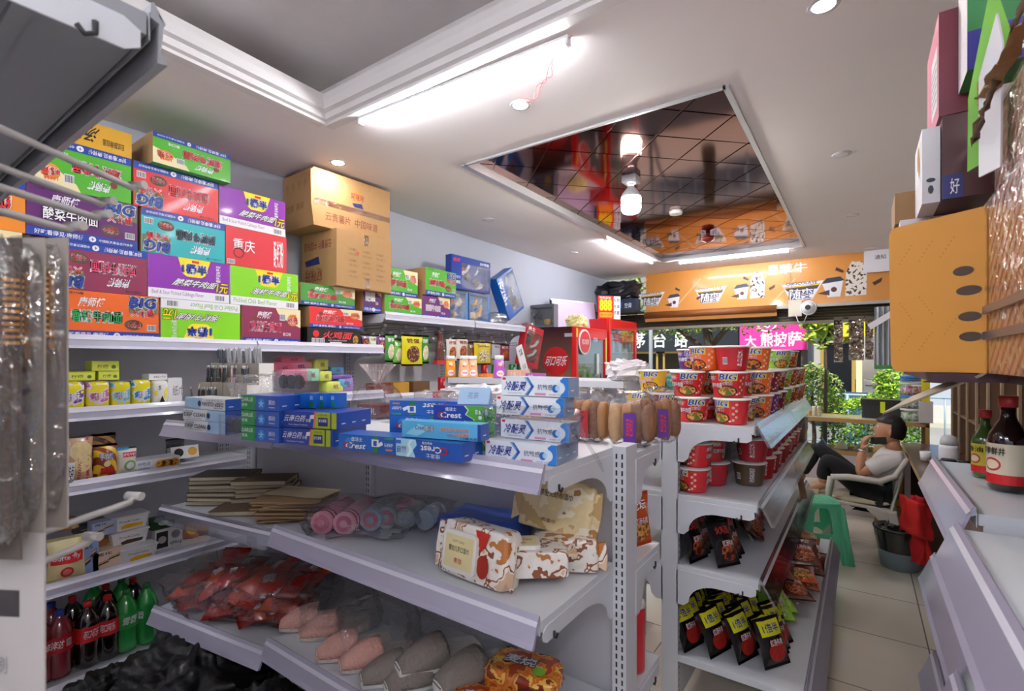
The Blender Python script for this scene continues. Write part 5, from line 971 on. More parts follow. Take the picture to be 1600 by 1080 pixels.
black_bag('large crumpled black plastic bag sticking out below the red sack', g1b_pt(-.48, -.50, .0), (.27, .26, .205), 2); black_bag('crumpled black plastic bag at the bottom edge, beside the large one', g1b_pt(.05, -.62, .0), (.20, .20, .19), 5)
black_bag('smaller black plastic bag low at the left of the others', g1b_pt(-.86, -.66, .0), (.13, .16, .12), 9)
# ================================================================= NOODLE BUCKETS AND BAGS ON THE AISLE GONDOLA
def bucket(c, c2, word, wcol='#ffffff', style=0, h=.108, rt=.073, rb=.056):
    t = thing('noodle_bucket', 'b', 'instant noodles'); m = M(c, .32, coat=.35)
    b = MB(); b.lathe([(rb-.003, 0), (rb, .002), (rb+.001, .008), (rt-.003, h-.006)], m, 30, caps=(True, False)); cy = Cyl([(rb+.0015, .008), (rt-.0025, h-.006)], -90-70)
    Rm = cy.R; y0 = -.002; H = h-.016
    for rep in range(2):
        x = rep*math.pi*Rm
        if style == 1 and rep: b.bars(cy, x+.03, .02, .02, .03); b.txt(cy, word, x+.09, .01, .02, .07, WHITE, 3, rot=0); continue
        b.rect(cy, x+.055, H*.68, x+.125, H*1.0, M('#e8d820', .35), 1); b.txt(cy, 'BIG', x+.058, H*.72, .062, H*.26, BLU, 3, bold=.05, out=WHITE, ow=.1, slant=.1); b.txt(cy, '大食桶', x+.06, H*.5, .045, H*.16, RED if c != '#d3242b' else M('#8c1018'), 3, out=WHITE, ow=.09)
        b.circ(cy, x+.085, H*.2, .042, M('#3a1c14', .4), 2, H*.26); b.circ(cy, x+.085, H*.2, .036, FOOD if c2 is None else c2, 3, H*.21); b.circ(cy, x+.075, H*.25, .006, M('#4c8a2c', .5), 4, H*.05, 8)
        b.txt(cy, word, x+.005, H*.36, .062, H*.22, WHITE, 4, bold=.04, out=M(wcol, .4), ow=.09); b.txt(cy, '康师傅', x+.004, H*.68, .04, H*.2, WHITE, 4, bold=.03, slant=.1); b.circ(cy, x+.022, H*.92, .014, M('#a8803c', .5), 2, H*.06)
        for q in range(6): b.circ(cy, x+.14+.012*(q % 2), H*(.12+.14*q), .006, M('#e8b8a0', .5), 2, n=8)
        b.rect(cy, x+.122, H*.04, x+.132, H*.1, WHITE, 2)
    b.build('cup', t)
    b = MB(); b.lathe([(rt-.004, h-.009), (rt+.002, h-.008), (rt+.003, h-.004), (rt, h-.002), (rt-.003, h-.003)], M('#f0ece8', .35), 30, caps=(False, False)); b.build('rim', t)
    b = MB(); b.lathe([(rt-.0005, h-.0025), (rt-.002, h), (.001, h+.0005)], M('#e8e4e0', .3, .2, coat=.2), 30, caps=(False, False)); b.rect(topf(2*rt, h, 2*rt), rt*.5, -rt*.4, rt*1.5, rt*.4, m, 3); b.build('lid', t)
    return Kind(t)
KB = {'red': bucket('#d3242b', None, '红烧牛肉面', '#a01018'), 'orange': bucket('#ea6a22', FOODR, '香辣牛肉面', '#a04010'), 'maroon': bucket('#7a1e3c', FOODR, '麻辣牛肉', '#3a0a1c'), 'purple': bucket('#6a2c8c', FOODR, '老坛酸菜', '#3a1050'),
      'green': bucket('#84c43c', None, '泡椒牛肉', '#3c7a1c'), 'brown': bucket('#a8522c', FOODR, '红油面皮', '#5a2410'), 'yellow': bucket('#f0c81e', FOOD, '鲜虾鱼板', '#c83020'), 'teal': bucket('#3ab8a8', None, '海鲜面', '#1c6a60'), 'dark red': bucket('#b81c28', None, '红油', '#7a1018', style=1), 'black and gold': bucket('#5a4630', M('#a88a58', .35), '黑胡椒', '#2a1c10', style=1)}
BH = .1095
def bk(c, x, y, z, layer, rz, label, grp): KB[c]((x, y, z+.001+BH*layer), R_(rz), label, grp)
z = H2[0]; G = 'noodle buckets on the top shelf by the aisle'; r = random.Random(21)
plan = [  # colour, x, y, layer, turn, where
 ('red', -.60, 2.225, 0, 20, 'near end, left of the bottom layer'), ('red', -.44, 2.225, 0, -40, 'near end, right of the bottom layer'), ('red', -.625, 2.235, 1, 10, 'near end, left of the second layer'), ('red', -.455, 2.23, 1, 0, 'near end, right of the second layer'),
 ('red', -.60, 2.385, 0, 90, 'behind the near left one, bottom layer'), ('red', -.44, 2.385, 0, 70, 'behind the near right one, bottom layer'), ('orange', -.61, 2.395, 1, 60, 'behind the near left red one, second layer'), ('red', -.45, 2.39, 1, 80, 'behind the near right one, second layer'),
 ('orange', -.57, 2.33, 2, 150, 'top layer, left of the plain red one'), ('dark red', -.455, 2.30, 2, 200, 'plain with white writing, topmost'),
 ('orange', -.40, 2.56, 0, 0, 'bottom layer, right after the red ones'), ('orange', -.40, 2.555, 1, 5, 'second layer, right after the red ones'), ('orange', -.405, 2.55, 2, -8, 'top layer, with big blue letters'), ('orange', -.56, 2.55, 0, 30, 'inner row bottom layer'), ('orange', -.56, 2.555, 1, 30, 'inner row second layer'),
 ('purple', -.395, 2.75, 0, 0, 'bottom layer beside the orange one'), ('maroon', -.385, 2.94, 0, 10, 'bottom layer between purple and green'), ('maroon', -.39, 2.76, 1, 0, 'second layer, nearer one'), ('maroon', -.385, 2.93, 1, 30, 'second layer, farther one'), ('maroon', -.55, 2.75, 0, 30, 'inner row'), ('maroon', -.55, 2.92, 0, 60, 'inner row, farther'),
 ('green', -.395, 3.30, 0, 10, 'bottom layer'), ('green', -.395, 3.30, 1, 25, 'second layer'), ('green', -.40, 3.295, 2, 200, 'top layer with plain side showing'), ('green', -.55, 3.20, 0, 0, 'inner row bottom layer'), ('green', -.55, 3.20, 1, 40, 'inner row second layer'),
 ('brown', -.385, 3.55, 0, 10, 'bottom layer next to the green one'), ('brown', -.385, 3.55, 1, 0, 'second layer next to the green one'), ('brown', -.385, 3.54, 2, 10, 'top layer next to the green one'), ('brown', -.38, 3.75, 0, 30, 'bottom layer, second from the far end'), ('brown', -.38, 3.75, 1, 30, 'second layer, second from the far end'), ('orange', -.38, 3.95, 0, 20, 'bottom layer at the far end'), ('orange', -.38, 3.95, 1, 20, 'second layer at the far end')]
for c, x, y, l, a, where in plan: bk(c, x, y, z, l, a, '%s noodle bucket on the aisle rack, %s' % (c, where), G)
G = 'noodle buckets on the inner side of the aisle rack'
for c, x, y, l, a, where in (('maroon', -.79, 2.42, 0, 20, 'showing its letters beside the bread bag'), ('teal', -.76, 2.60, 0, 40, 'behind the maroon one'), ('yellow', -.86, 2.46, 1, 180, 'in front at the left, standing on another'), ('yellow', -.93, 2.46, 0, 10, 'hidden lower one under the yellow one'), ('teal', -.78, 2.63, 1, 20, 'right of the yellow one'), ('purple', -.76, 2.78, 2, 10, 'above the teal one, at the top'), ('purple', -.76, 2.80, 1, 40, 'under the top purple one'), ('purple', -.76, 2.80, 0, 70, 'lowest of the purple column'), ('purple', -.77, 2.97, 2, 60, 'behind the top purple one'), ('maroon', -.77, 2.97, 1, 60, 'under the rear purple one'), ('maroon', -.77, 2.97, 0, 20, 'lowest in the rear column')):
    bk(c, x, y, z, l, a, '%s noodle bucket on the inner side, %s' % (c, where), G)
z = H2[1]; G = 'noodle buckets on the second shelf by the aisle'
bk('red', -.60, 2.235, z, 0, -45, 'red noodle bucket on the second shelf at the near end, lower one', G); bk('red', -.59, 2.24, z, 1, -60, 'red noodle bucket on the second shelf at the near end, upper one', G); bk('dark red', -.56, 2.41, z, 0, 160, 'plain red noodle bucket behind the near pair on the second shelf, lower', G); bk('red', -.57, 2.41, z, 1, 90, 'red noodle bucket behind the near pair on the second shelf, upper', G)
bk('black and gold', -.42, 2.50, z, 0, 180, 'dark gold noodle bucket on the second shelf, the only one of its colour', G); bk('dark red', -.41, 2.51, z, 1, 170, 'plain dark red noodle bucket on top of the dark gold one', G)
for k in range(9):
    for l in range(2): bk('dark red', -.405+.004*(k % 2), 2.68+.155*k, z, l, 190+15*(k % 3), 'dark red noodle bucket on the second shelf, %s layer, %s after the dark gold one' % (('lower', 'upper')[l], ('first', 'second', 'third', 'fourth', 'fifth', 'sixth', 'seventh', 'eighth', 'ninth')[k]), G)
# ---- bagged noodles, third shelf and base
def noodle_bag(c, band, pic, word, w=.145, h=.185, d=.04, wc='#ffffff'):
    t = thing('noodle_bag', 'b', 'instant noodles'); b = MB(); f = pouch(b, w, h, d, M(c, .25, coat=.5), hash(c) % 7, .06, nu=10, nv=10)
    if pic: b.circ(f, w*.55, h*.3, w*.34, pic, 1, h*.2)
    if band: b.pol(f, [], band) if 0 else b.rect(f, w*.1, h*.62, w*.9, h*.93, M(band, .3), 2)
    b.txt(f, word, w*.2, h*.69, w*.6, h*.18, M(wc, .3), 4, bold=.04); b.txt(f, '红汤牛肉', w*.3, h*.42, w*.5, h*.13, WHITE, 4, bold=.04, out=M('#a02020'), ow=.1); b.build('wrapper', t)
    b = MB(); b.box(-w*.03, w*.03, d*.3, d*.42, .01, h-.01, M('#d8d8d8', .3)); b.build('back_seam', t); return Kind(t)
nblk = noodle_bag('#161214', None, blend_mat('dark_noodle', ['#2a1010', '#8a2a18', '#c8642a', '#161214'], 30), '火鸡面', wc='#e83a3a'); nyel = noodle_bag('#15120f', '#e8e01e', M('#a82820', .3), '1倍半', wc='#2338a0'); nbrn = noodle_bag('#5a2418', None, MEAT, '香辣', .16, .20, .07); ngrn = noodle_bag('#8cc030', None, blend_mat('green_noodle', ['#a8c860', '#5a8a2c', '#e0d890'], 30), '泡椒'); ngold = noodle_bag('#a8682c', '#8ab040', SEEDS, '干拌', .16, .19, .06); norg = noodle_bag('#c8501c', None, FOOD, '老坛')
z = H2[2]; G = 'black noodle bags on the third shelf by the aisle'
def lean(k, x, y, z, rz, tilt, roll, label, grp): k((x, y, z), 0, label, grp, (R_(tilt), R_(roll), R_(rz)))
ordn = ['nearest', 'second', 'third', 'fourth', 'fifth', 'sixth', 'seventh', 'eighth', 'ninth', 'tenth', 'eleventh', 'twelfth']
for k in range(10): lean(nblk, -.57+.0*k, 2.22+.055*k, z+.005, 78-3*k+r.uniform(-6, 6), -22+r.uniform(-5, 5), r.uniform(-4, 4), 'black noodle bag in the inner row of the third shelf, %s from the near end' % ordn[k], G)
for k in range(3): lean(nblk, -.45, 2.23+.06*k, z+.005, 70+r.uniform(-8, 8), -25, r.uniform(-5, 5), 'black and red noodle bag, third shelf outer row, %s from the near end' % ordn[k], G)
lean(nbrn, -.40, 2.60, z+.02, 60, -50, 30, 'brown shiny noodle bag fallen over the edge of the third shelf', 'fallen noodle bags'); lean(nyel, -.41, 2.74, z+.005, 80, -20, 0, 'black and yellow noodle bag standing behind the fallen brown one', 'fallen noodle bags')
for k in range(9): lean(nyel if k % 2 else nblk, -.42+r.uniform(-.02, .02), 2.84+.1*k, z+.004, 85+r.uniform(-10, 10), -16, r.uniform(-6, 6), '%s noodle bag farther along the third shelf, %s after the fallen brown bag' % (('black', 'black and yellow')[k % 2], ordn[k+1]), G)
z = H2[3]; G = 'yellow and black noodle bags on the bottom shelf'
for i in range(4):
    for k in range(6):
        if i > 1 and k > 6-i: continue
        lean(nyel, -.59+.105*i, 2.22+.06*k+.02*i, z+.005+.02*(k > 4), 62+r.uniform(-9, 9), -26+r.uniform(-5, 5), r.uniform(-8, 8), 'yellow and black noodle bag, bottom shelf %s row, %s from the near end' % (('inner', 'second', 'third', 'outer')[i], ordn[k]), G)
for k in range(2): lean(ngrn, -.30, 2.56+.09*k, z+.06, 30, -62, 0, 'green noodle bag lying on the bottom shelf beside the yellow and black ones, %s' % ('nearer', 'farther')[k], 'green noodle bags')
G = 'brown noodle bags heaped on the bottom shelf'; adjs = 'lying'
for i in range(4):
    for k in range(5):
        lean((nbrn, norg, nbrn, nbrn, norg)[(i+k) % 5], -.54+.1*i, 2.66+.11*k+.03*i, z+.03+.045*((i+k) % 3)+.07*(k < 3), 20+r.uniform(-25, 25), -72+r.uniform(-10, 10), r.uniform(-10, 10), '%s noodle bag heaped on the bottom shelf, %s row, %s from the near side' % (('brown', 'orange', 'brown', 'brown', 'orange')[(i+k) % 5], ordn[i].replace('nearest', 'first'), ordn[k]), G)
for i in range(3):
    for k in range(4): lean(ngold, -.46+.12*i, 3.42+.14*k, z+.03+.03*((i+k) % 2), 90+r.uniform(-20, 20), -70+r.uniform(-8, 8), 0, 'golden noodle bag at the far part of the bottom shelf, %s row, %s' % (('inner', 'middle', 'outer')[i], ordn[k]), 'golden noodle bags on the bottom shelf')
b = MB(); b.box(-.006, .006, -.1, .1, 0, .28, M('#8a6c4a', .7)); tag(b.build('cardboard_sheet', loc=(-.285, 3.55, .70), rot=(R_(-12), R_(-12), 0)), 'brown cardboard piece leaning on the shelf edge near the black trousers', 'cardboard')
b = MB(); superball(b, (0, 0, .09), (.05, .09, .10), M('#8a7468', .3, coat=.6, var=.3), .5, .3, 3, 4); tag(b.build('snack_bag', loc=(-.36, 4.06, H2[1]+.003)), 'brown shiny bag at the far end of the second shelf', 'snack')
# ---- rear side of the middle gondola: bread on its top, noodles and a canister below
BREAD = [M(c, .6, var=.15, scale=25) for c in ('#c08a54', '#a06838', '#d8a870', '#8a5a38')]
zt = ZT-.024
def bread_bag(label, x, y, w, h, d, rz, lab='#5a2a8c', n=6, word='面包', zz=None, sd=1, lc=True):
    t = thing('bread_bag', label, 'bread', (x, y, zt if zz is None else zz), R_(rz), 'clear bags of bread'); rr = random.Random(sd)
    for k in range(n):
        b = MB(); xx = -w*.38+w*.76*k/max(1, n-1); superball(b, (xx, rr.uniform(-.01, .01), h*.42), (w*.42/n+.008, d*.36, h*.38*rr.uniform(.85, 1)), BREAD[rr.randrange(4)], .7, .12, 3, k, 12, 10, True); b.build('bread_roll', t)
    b = MB(); superball(b, (0, 0, h*.5), (w*.5, d*.5, h*.5), CLEARH, .45, .16, 3, sd, 30, 18, True); b.build('clear_bag', t)
    if lc: b = MB(); f = Fn(lambda a, c, l=0: Vector((a, -d*.5-.006-l, c)), 1, 1); b.rect(f, -w*.14, h*.1, w*.14, h*.62, M(lab, .3, coat=.3), 1); b.txt(f, word, -w*.08, h*.2, w*.16, h*.34, M('#d83040'), 3, bold=.03); b.build('label', t)
    return t
bread_bag('clear bag of long breads with a purple label at the gondola end', -.655, 1.665, .15, .19, .10, 12, n=4, sd=3); bread_bag('clear bag of breads behind the white toothpaste stack, with a red mark', -.83, 1.67, .16, .19, .10, 5, '#b82830', 5, '早餐', sd=5); bread_bag('clear bag of breads with a round purple label, just left of the aisle rack', -.60, 1.80, .13, .2, .08, 30, n=4, sd=8, zz=zt)
bread_bag('clear bag of small breads behind the green toothpaste boxes', -1.05, 1.67, .2, .12, .11, 0, '#a8a8b0', 6, '吐司', sd=9, lc=False); bread_bag('clear bag of breads behind the blue toothpaste stack', -1.32, 1.67, .22, .13, .11, 0, '#c83030', 7, '饼', sd=12, lc=True); bread_bag('clear bag with a white card and dark bread left of the blue toothpaste stack', -1.60, 1.67, .22, .16, .12, 0, '#f0f0f0', 5, '蛋糕', sd=14)
b = MB(); b.prism([(-.05, 0, 0), (.05, 0, 0), (.035, .0, .05), (-.035, .0, .05)], (0, .07, 0), M('#5a1c9c', .35)); tag(b.build('gift_box', loc=(-1.22, 1.80, 1.34), rz=0), 'purple flat topped box behind the bread bags', 'box')
b = MB(); superball(b, (0, 0, .05), (.15, .09, .055), M('#e8e4e8', .35, coat=.4), .5, .35, 3.5, 6, 30, 16, False); tag(b.build('plastic_bag', loc=(-1.50, 1.84, 1.33), rz=.2), 'crumpled white plastic bag behind the blue toothpaste stack', 'bag')
b = MB(); superball(b, (0, 0, .05), (.10, .08, .05), M('#e6e2e6', .35, coat=.4), .5, .4, 3.5, 9, 30, 16, False); tag(b.build('plastic_bag', loc=(-1.06, 2.62, 1.452), rz=.4), 'crumpled white plastic bag directly behind the topmost white toothpaste box', 'bag')
b = cbox(.08, .03, .05, RED); b.txt(front(.08, .03), '巧克力', .01, .006, .05, .016, WHITE, 1); tag(b.build('snack_box', loc=(-1.70, 1.80, 1.37), rz=.3), 'small bright red box left of the white plastic bag', 'box')
# tied clear gift bag
t = thing('gift_bag', 'clear bag tied at the neck and fanned out, left of the white plastic bag', 'bag', (-2.07, 1.72, 1.257)); b = MB(); superball(b, (0, 0, .08), (.13, .09, .09), CLEARH, .6, .2, 3, 3, 30, 18); b.build('clear_bag', t)
b = MB(); b.grid(lambda u, v: Vector(((.015+.085*v)*math.cos(2*math.pi*u)*(1+.25*math.sin(22*math.pi*u)*v), (.012+.05*v)*math.sin(2*math.pi*u)*(1+.25*math.sin(22*math.pi*u)*v), .17+.11*v)), 66, 6, film('pink_film', '#f4e4e6', .3, .9, .12, .3), False); b.build('fan_top', t)
b = MB(); b.box(-.1, .08, -.05, .05, .01, .07, M('#6a2a30', .5)); b.build('contents', t); f = MB(); f.txt(Flat((-.1, -.052, .02), (1, 0, 0), (0, 0, 1)), '喜糖礼', .01, .0, .14, .035, WHITE, 1); f.build('print', t)
# low island display behind, with cups
t3 = thing('gondola_shelf', 'white island shelf half hidden behind the toothpaste rack, cups on top', 'shelf rack', (-1.0, 2.72, 0)); back_panel(t3, -1.3, 0, -.012, .012, .05, 1.408)
upright(t3, -.015, -.03, .03, 1.42); upright(t3, -1.3, -.03, .03, 1.42)
for z in (1.44, 1.1, .75, .3): shelf_board(t3, -1.29, -.03, -.03, -.22, z, strip=False); shelf_board(t3, -1.29, -.03, .03, .22, z, strip=False)
def cup_bottle(c, c2, word):
    t = thing('drink_cup', 'd', 'drink'); b = MB(); pr = [(.040, 0), (.042, .005), (.036, .06), (.03, .12)]; b.lathe(pr, M(c, .3, coat=.4), 20); cy = Cyl(pr, -90-50); b.circ(cy, .045, .03, .024, WHITE, 2, .02); b.txt(cy, word, .028, .022, .035, .014, M(c2), 4); b.txt(cy, 'MILK', .03, .07, .03, .014, M(c2), 3); b.circ(cy, .045, .09, .014, M('#f8e0c0'), 2); b.build('cup', t)
    b = MB(); b.lathe([(.031, .118), (.031, .145), (.028, .148)], M('#f2eeec', .35), 20); b.build('cap', t); return Kind(t)
co = cup_bottle('#f09a1c', '#c83040', '优酸乳'); cp_ = cup_bottle('#f0b888', '#c83040', '香飘飘'); cv = cup_bottle('#b05ac0', '#f04030', '果粒')
for k, u, v, lab in ((co, 704, 596, 'orange drink cup with a white cap, left of three'), (cp_, 725, 596, 'peach coloured drink cup with a white cap, middle of three'), (cp_, 738, 594, 'peach coloured drink cup with a white cap, right of three'), (cv, 780, 596, 'purple drink cup with a white cap, standing alone')):
    d = ray(u, v); Y = 2.62 if u != 738 else 2.68; p = pY(u, v, Y); k((p.x, p.y, 1.442), R_(30), lab, 'white capped drink cups on the island shelf')
for k, (x, w, h, c, lab) in enumerate(((-2.2, .1, .02, '#e88a2c', 'flat orange box beside the three drink cups'), (-1.92, .12, .05, '#e8b8a0', 'peach box row beside the purple cup'), (-1.78, .1, .03, '#a850b0', 'flat purple box right of the peach boxes'), (-1.12, .06, .09, '#c82a5c', 'pink small box standing behind the toothpaste'))):
    b = cbox(w, h, .1, M(c, .4)); b.txt(front(w, h), '食品', w*.2, h*.2, w*.4, h*.5, WHITE, 1); tag(b.build('snack_box', loc=(x, 2.76, 1.442)), lab, 'box')
for k in range(4): b = cbox(.05, .10, .05, M('#eef0f4', .3)); b.txt(front(.05, .1), '牛奶', .008, .03, .03, .035, M('#3a9ad8'), 1, bold=.03); tag(b.build('milk_box', loc=(-1.055+.056*(k % 2)*0, 2.60+.07*k, 1.442), rz=.2), 'white and blue milk box, %s in the row behind the toothpaste stack' % ordn[k], 'milk', 'milk boxes')
for k in range(0): b = cbox(.05, .13, .05, M('#eef0f4', .3)); b.txt(front(.05, .13), '牛奶', .008, .05, .03, .035, M('#3a9ad8'), 1, bold=.03); tag(b.build('milk_box', loc=(-.90-.0*k, 1.86+.06*k, 1.31), rz=.2), 'white and blue milk box, %s in the lower row left of the bread bags' % ordn[k], 'milk', 'milk boxes')
# red instant noodle bags + red canister on the rear shelves near the post
zr = ZM-.02+.002
for k, (x, y, a) in enumerate(((-.645, 1.585, 20), (-.64, 1.68, 10))): lean(noodle_bag('#b8241c', '#e8e0d8', FOODR, '拉面', .10, .24, .05, '#c82020') if k == 0 else norg, x, y, zr+.003, 60+a, -6, 0, ('tall red noodle bag on the rear shelf beside the slotted post', 'orange red noodle bag behind the tall red one')[k], None)
t = thing('snack_canister', 'red snack canister with a pale plastic lid on the rear shelf', 'canister', (-.64, 1.64, ZB-.01+.003), R_(-40)); pr = [(.036, 0), (.038, .01), (.038, .20), (.036, .22)]; b = MB(); b.lathe(pr, M('#c81c24', .3, .1, coat=.4), 24); cy = Cyl([(.0385, .01), (.0385, .2)], -90-30); b.txt(cy, '薯片', .01, .09, .04, .05, BLACK, 3, bold=.05, out=WHITE, ow=.1); b.circ(cy, .03, .03, .02, M('#e8a838'), 2); b.circ(cy, .03, .16, .018, WHITE, 2); b.build('tin', t)
b = MB(); b.lathe([(.039, .218), (.040, .228), (.036, .236), (.03, .24)], M('#d8d4d0', .4), 24); b.build('lid', t)
# ================================================================= DRINK COOLERS
def grad_mat(name, c0, c1, z0, z1):
    m = bpy.data.materials.new(name); m.use_nodes = True; n = m.node_tree.nodes; l = m.node_tree.links
    tc = n.new('ShaderNodeTexCoord'); sp = n.new('ShaderNodeSeparateXYZ'); l.new(tc.outputs['Object'], sp.inputs[0]); mr = n.new('ShaderNodeMapRange'); mr.inputs[1].default_value = z0; mr.inputs[2].default_value = z1; l.new(sp.outputs[2], mr.inputs[0])
    mx = n.new('ShaderNodeMix'); mx.data_type = 'RGBA'; mx.inputs[6].default_value = lin(c0); mx.inputs[7].default_value = lin(c1); l.new(mr.outputs[0], mx.inputs[0]); l.new(mx.outputs[2], n['Principled BSDF'].inputs[0]); n['Principled BSDF'].inputs['Roughness'].default_value = .35; return m
REDF = M('#e01c1e', .3, coat=.4); DRK = M('#2a2c30', .5)
def cooler(name, label, y0, w, h, d, sidem, X=-2.6, disc=False, head=None, rs=1):
    t = thing(name, label, 'drink cooler', (X, y0+w/2, 0), R_(90)); b = MB()
    b.box(-w/2, w/2, .06, d, .05, h, sidem, {'+z': M('#c8c8cc', .5)}); b.box(-w/2, w/2, .02, d, 0, .05, DRK)
    b.build('cabinet', t)
    fr = .05; b = MB(); b.box(-w/2, -w/2+fr, 0, .06, .05, h, REDF); b.box(w/2-fr, w/2, 0, .06, .05, h, REDF); b.box(-w/2+fr, w/2-fr, 0, .06, h-.13, h, REDF); b.box(-w/2+fr, w/2-fr, 0, .06, .05, .35, REDF); b.build('door_frame', t, bevel=.006)
    b = MB(); b.box(-w/2+fr, w/2-fr, .015, .02, .35, h-.13, GLASS); b.build('door_glass', t)
    b = MB(); b.box(-w/2+fr, w/2-fr, .053, .059, .35, h-.13, M('#a8b8b4', .6)); b.build('inner_liner', t)
    b = MB(); b.box(w/2-fr-.03, w/2-fr-.01, -.03, -.015, .9, 1.4, DRK); b.build('door_handle', t)
    rr = random.Random(rs); cols = ['#b03028', '#3a8a58', '#e8e4d8', '#4878a8', '#c8a048', '#7a5a48', '#d8d8dc', '#903048']
    for s_ in range(5):
        z = .45+s_*(h-.75)/4.4; b = MB(); b.box(-w/2+fr+.004, w/2-fr-.004, .024, .052, z-.01, z, METALW); b.build('wire_shelf', t)
        if s_ == 4 and not head: continue
        for k in range(8):
            b = MB(); x = -w/2+fr+.045+(w-2*fr-.09)*k/7; hh2 = rr.uniform(.13, .2); c = M(cols[rr.randrange(8)], .3, coat=.3); b.lathe([(.012, z), (.013, z+.01), (.013, z+hh2*.65), (.006, z+hh2*.85), (.006, z+hh2)], c, 8, (x, .038)); o = b.build('stocked_bottle', t)
    if disc:
        b = MB(); b.tube([(-w/2+.19, -.012, h-.17), (-w/2+.19, .0, h-.17)], .145, M('#e8e8ea', .35), 32); b.tube([(-w/2+.19, -.016, h-.17), (-w/2+.19, -.01, h-.17)], .125, REDF, 32); f = Flat((-w/2+.19, -.018, h-.17), (1, 0, 0), (0, 0, 1)); b.txt(f, '可口可乐', -.09, -.03, .18, .06, WHITE, 1, bold=.04, slant=.1); b.build('round_sign', t)
        b = MB(); f = Flat((0, -.001, h-.1), (1, 0, 0), (0, 0, 1)); b.txt(f, '可乐', .02, -.06, .12, .05, WHITE, 1); b.txt(f, '冰', .19, -.06, .06, .05, RED, 1); b.box(.12, .17, -.004, 0, -.5+h-.05, h-.3, WHITE); b.build('decal', t)
        b = MB(); b.box(-w/2-.0, -w/2+.035, -.003, 0, h-.12, h-.02, M('#f0d820', .4)); b.box(w/2-.04, w/2-.01, -.003, 0, .6, h-.1, M('#d8e060', .4)); b.build('yellow_sticker', t)
    if head: b = MB(); f = Flat((-w/2+.1, .010, h-.34), (1, 0, 0), (0, 0, 1)); b.txt(f, head, .03, .02, w-.26, .15, M('#c02830'), 1, bold=.03); b.build('door_lettering', t)
    return t
sm = grad_mat('cola_side', '#96705a', '#3c0c12', 1.2, 1.9)
c1 = cooler('drink_cooler', 'maroon sided cola cooler with a big red disc on its side', 4.95, .82, 1.945, .59, sm, disc=True, rs=3)
b = MB(); f = Flat((-.411, .57, 0), (0, -1, 0), (0, 0, 1)); b.circ(f, .31, 1.55, .168, M('#d01c20', .35), 1, n=48); b.txt(f, '可口可乐', .17, 1.50, .28, .115, WHITE, 2, bold=.04, slant=.15); b.rect(f, .42, 1.83, .52, 1.87, M('#b8b4b8', .4), 1); b.build('side_print', c1)
c2 = cooler('drink_cooler', 'taller red framed drink cooler nearest the street, lettering on its glass door', 5.86, .92, 2.10, .59, M('#c81c22', .35), head='年味冰饮', rs=9)
b = cbox(.22, .30, .01, M('#e02418', .4), {}); f = front(.22, .30); b.txt(f, '888', .02, .11, .17, .14, M('#f8e020', .4), 2, bold=.06, out=M('#f0a010'), ow=.1); b.rect(f, .02, .02, .2, .085, M('#f0a828'), 1); b.txt(f, '满2件立减', .03, .035, .16, .035, RED, 2); b.txt(f, '特惠套装', .02, .26, .16, .03, WHITE, 2)
place_box(b, 'price_sign', 'red and yellow 888 sign standing on the taller cooler', 'sign', (-2.70, 5.96, 2.102), 0, None, (0, 0, R_(50)))
b = cbox(.11, .30, .01, WHITE); f = front(.11, .3)
for k, s_ in enumerate('先到先得优惠'): b.txt(f, s_, .015+.045*(k % 2), .22-.08*(k//2), .035, .05, BLACK, 2, bold=.03)
place_box(b, 'price_sign', 'narrow white sign with black characters beside the 888 sign', 'sign', (-2.61, 6.09, 2.102), 0, None, (0, 0, R_(50)))
b = cbox(.75, .36, .02, M('#cbb8d8', .35)); b.box(-.39, -.375, -.005, .025, 0, .38, DRK); b.box(.375, .39, -.005, .025, 0, .38, DRK); b.box(-.39, .39, -.005, .025, .36, .378, SILV); place_box(b, 'whiteboard', 'pale lilac whiteboard in a dark frame lying on the coolers', 'board', (-2.95, 5.62, 1.95), 0, None, (R_(-8), 0, R_(72)))
b = MB(); superball(b, (0, 0, .075), (.12, .10, .08), M('#eadf9a', .4, coat=.4), .7, .3, 4, 5, 30, 18, False); tag(b.build('plastic_bag', loc=(-2.78, 5.30, 1.947)), 'pale yellow knotted plastic bag on the cola cooler top', 'bag')
# corner ledge with bags high up beside the banner
b = MB(); b.box(WX+.002, -2.56, 6.62, 6.98, 2.24, 2.27, M('#2a2420', .6)); tag(b.build('corner_ledge'), 'dark ledge high in the corner left of the orange banner', 'ledge')
b = MB(); superball(b, (0, 0, .12), (.30, .15, .13), M('#18181c', .3, coat=.4), .6, .4, 3, 2, 30, 18, False); tag(b.build('plastic_bag', loc=(-2.88, 6.80, 2.45)), 'black bag in the corner above the taller cooler', 'bag')
b = MB(); b.box(-.29, .29, 0, .2, 0, .17, M('#20304c', .4)); f = Flat((-.29, 0, 0), (1, 0, 0), (0, 0, 1)); b.rect(f, .1, .04, .38, .13, M('#3a6ab0'), 1); b.txt(f, '空调', .42, .04, .1, .07, WHITE, 1); tag(b.build('carton', loc=(-2.88, 6.70, 2.272)), 'dark blue box in the corner under the black bag', 'box')
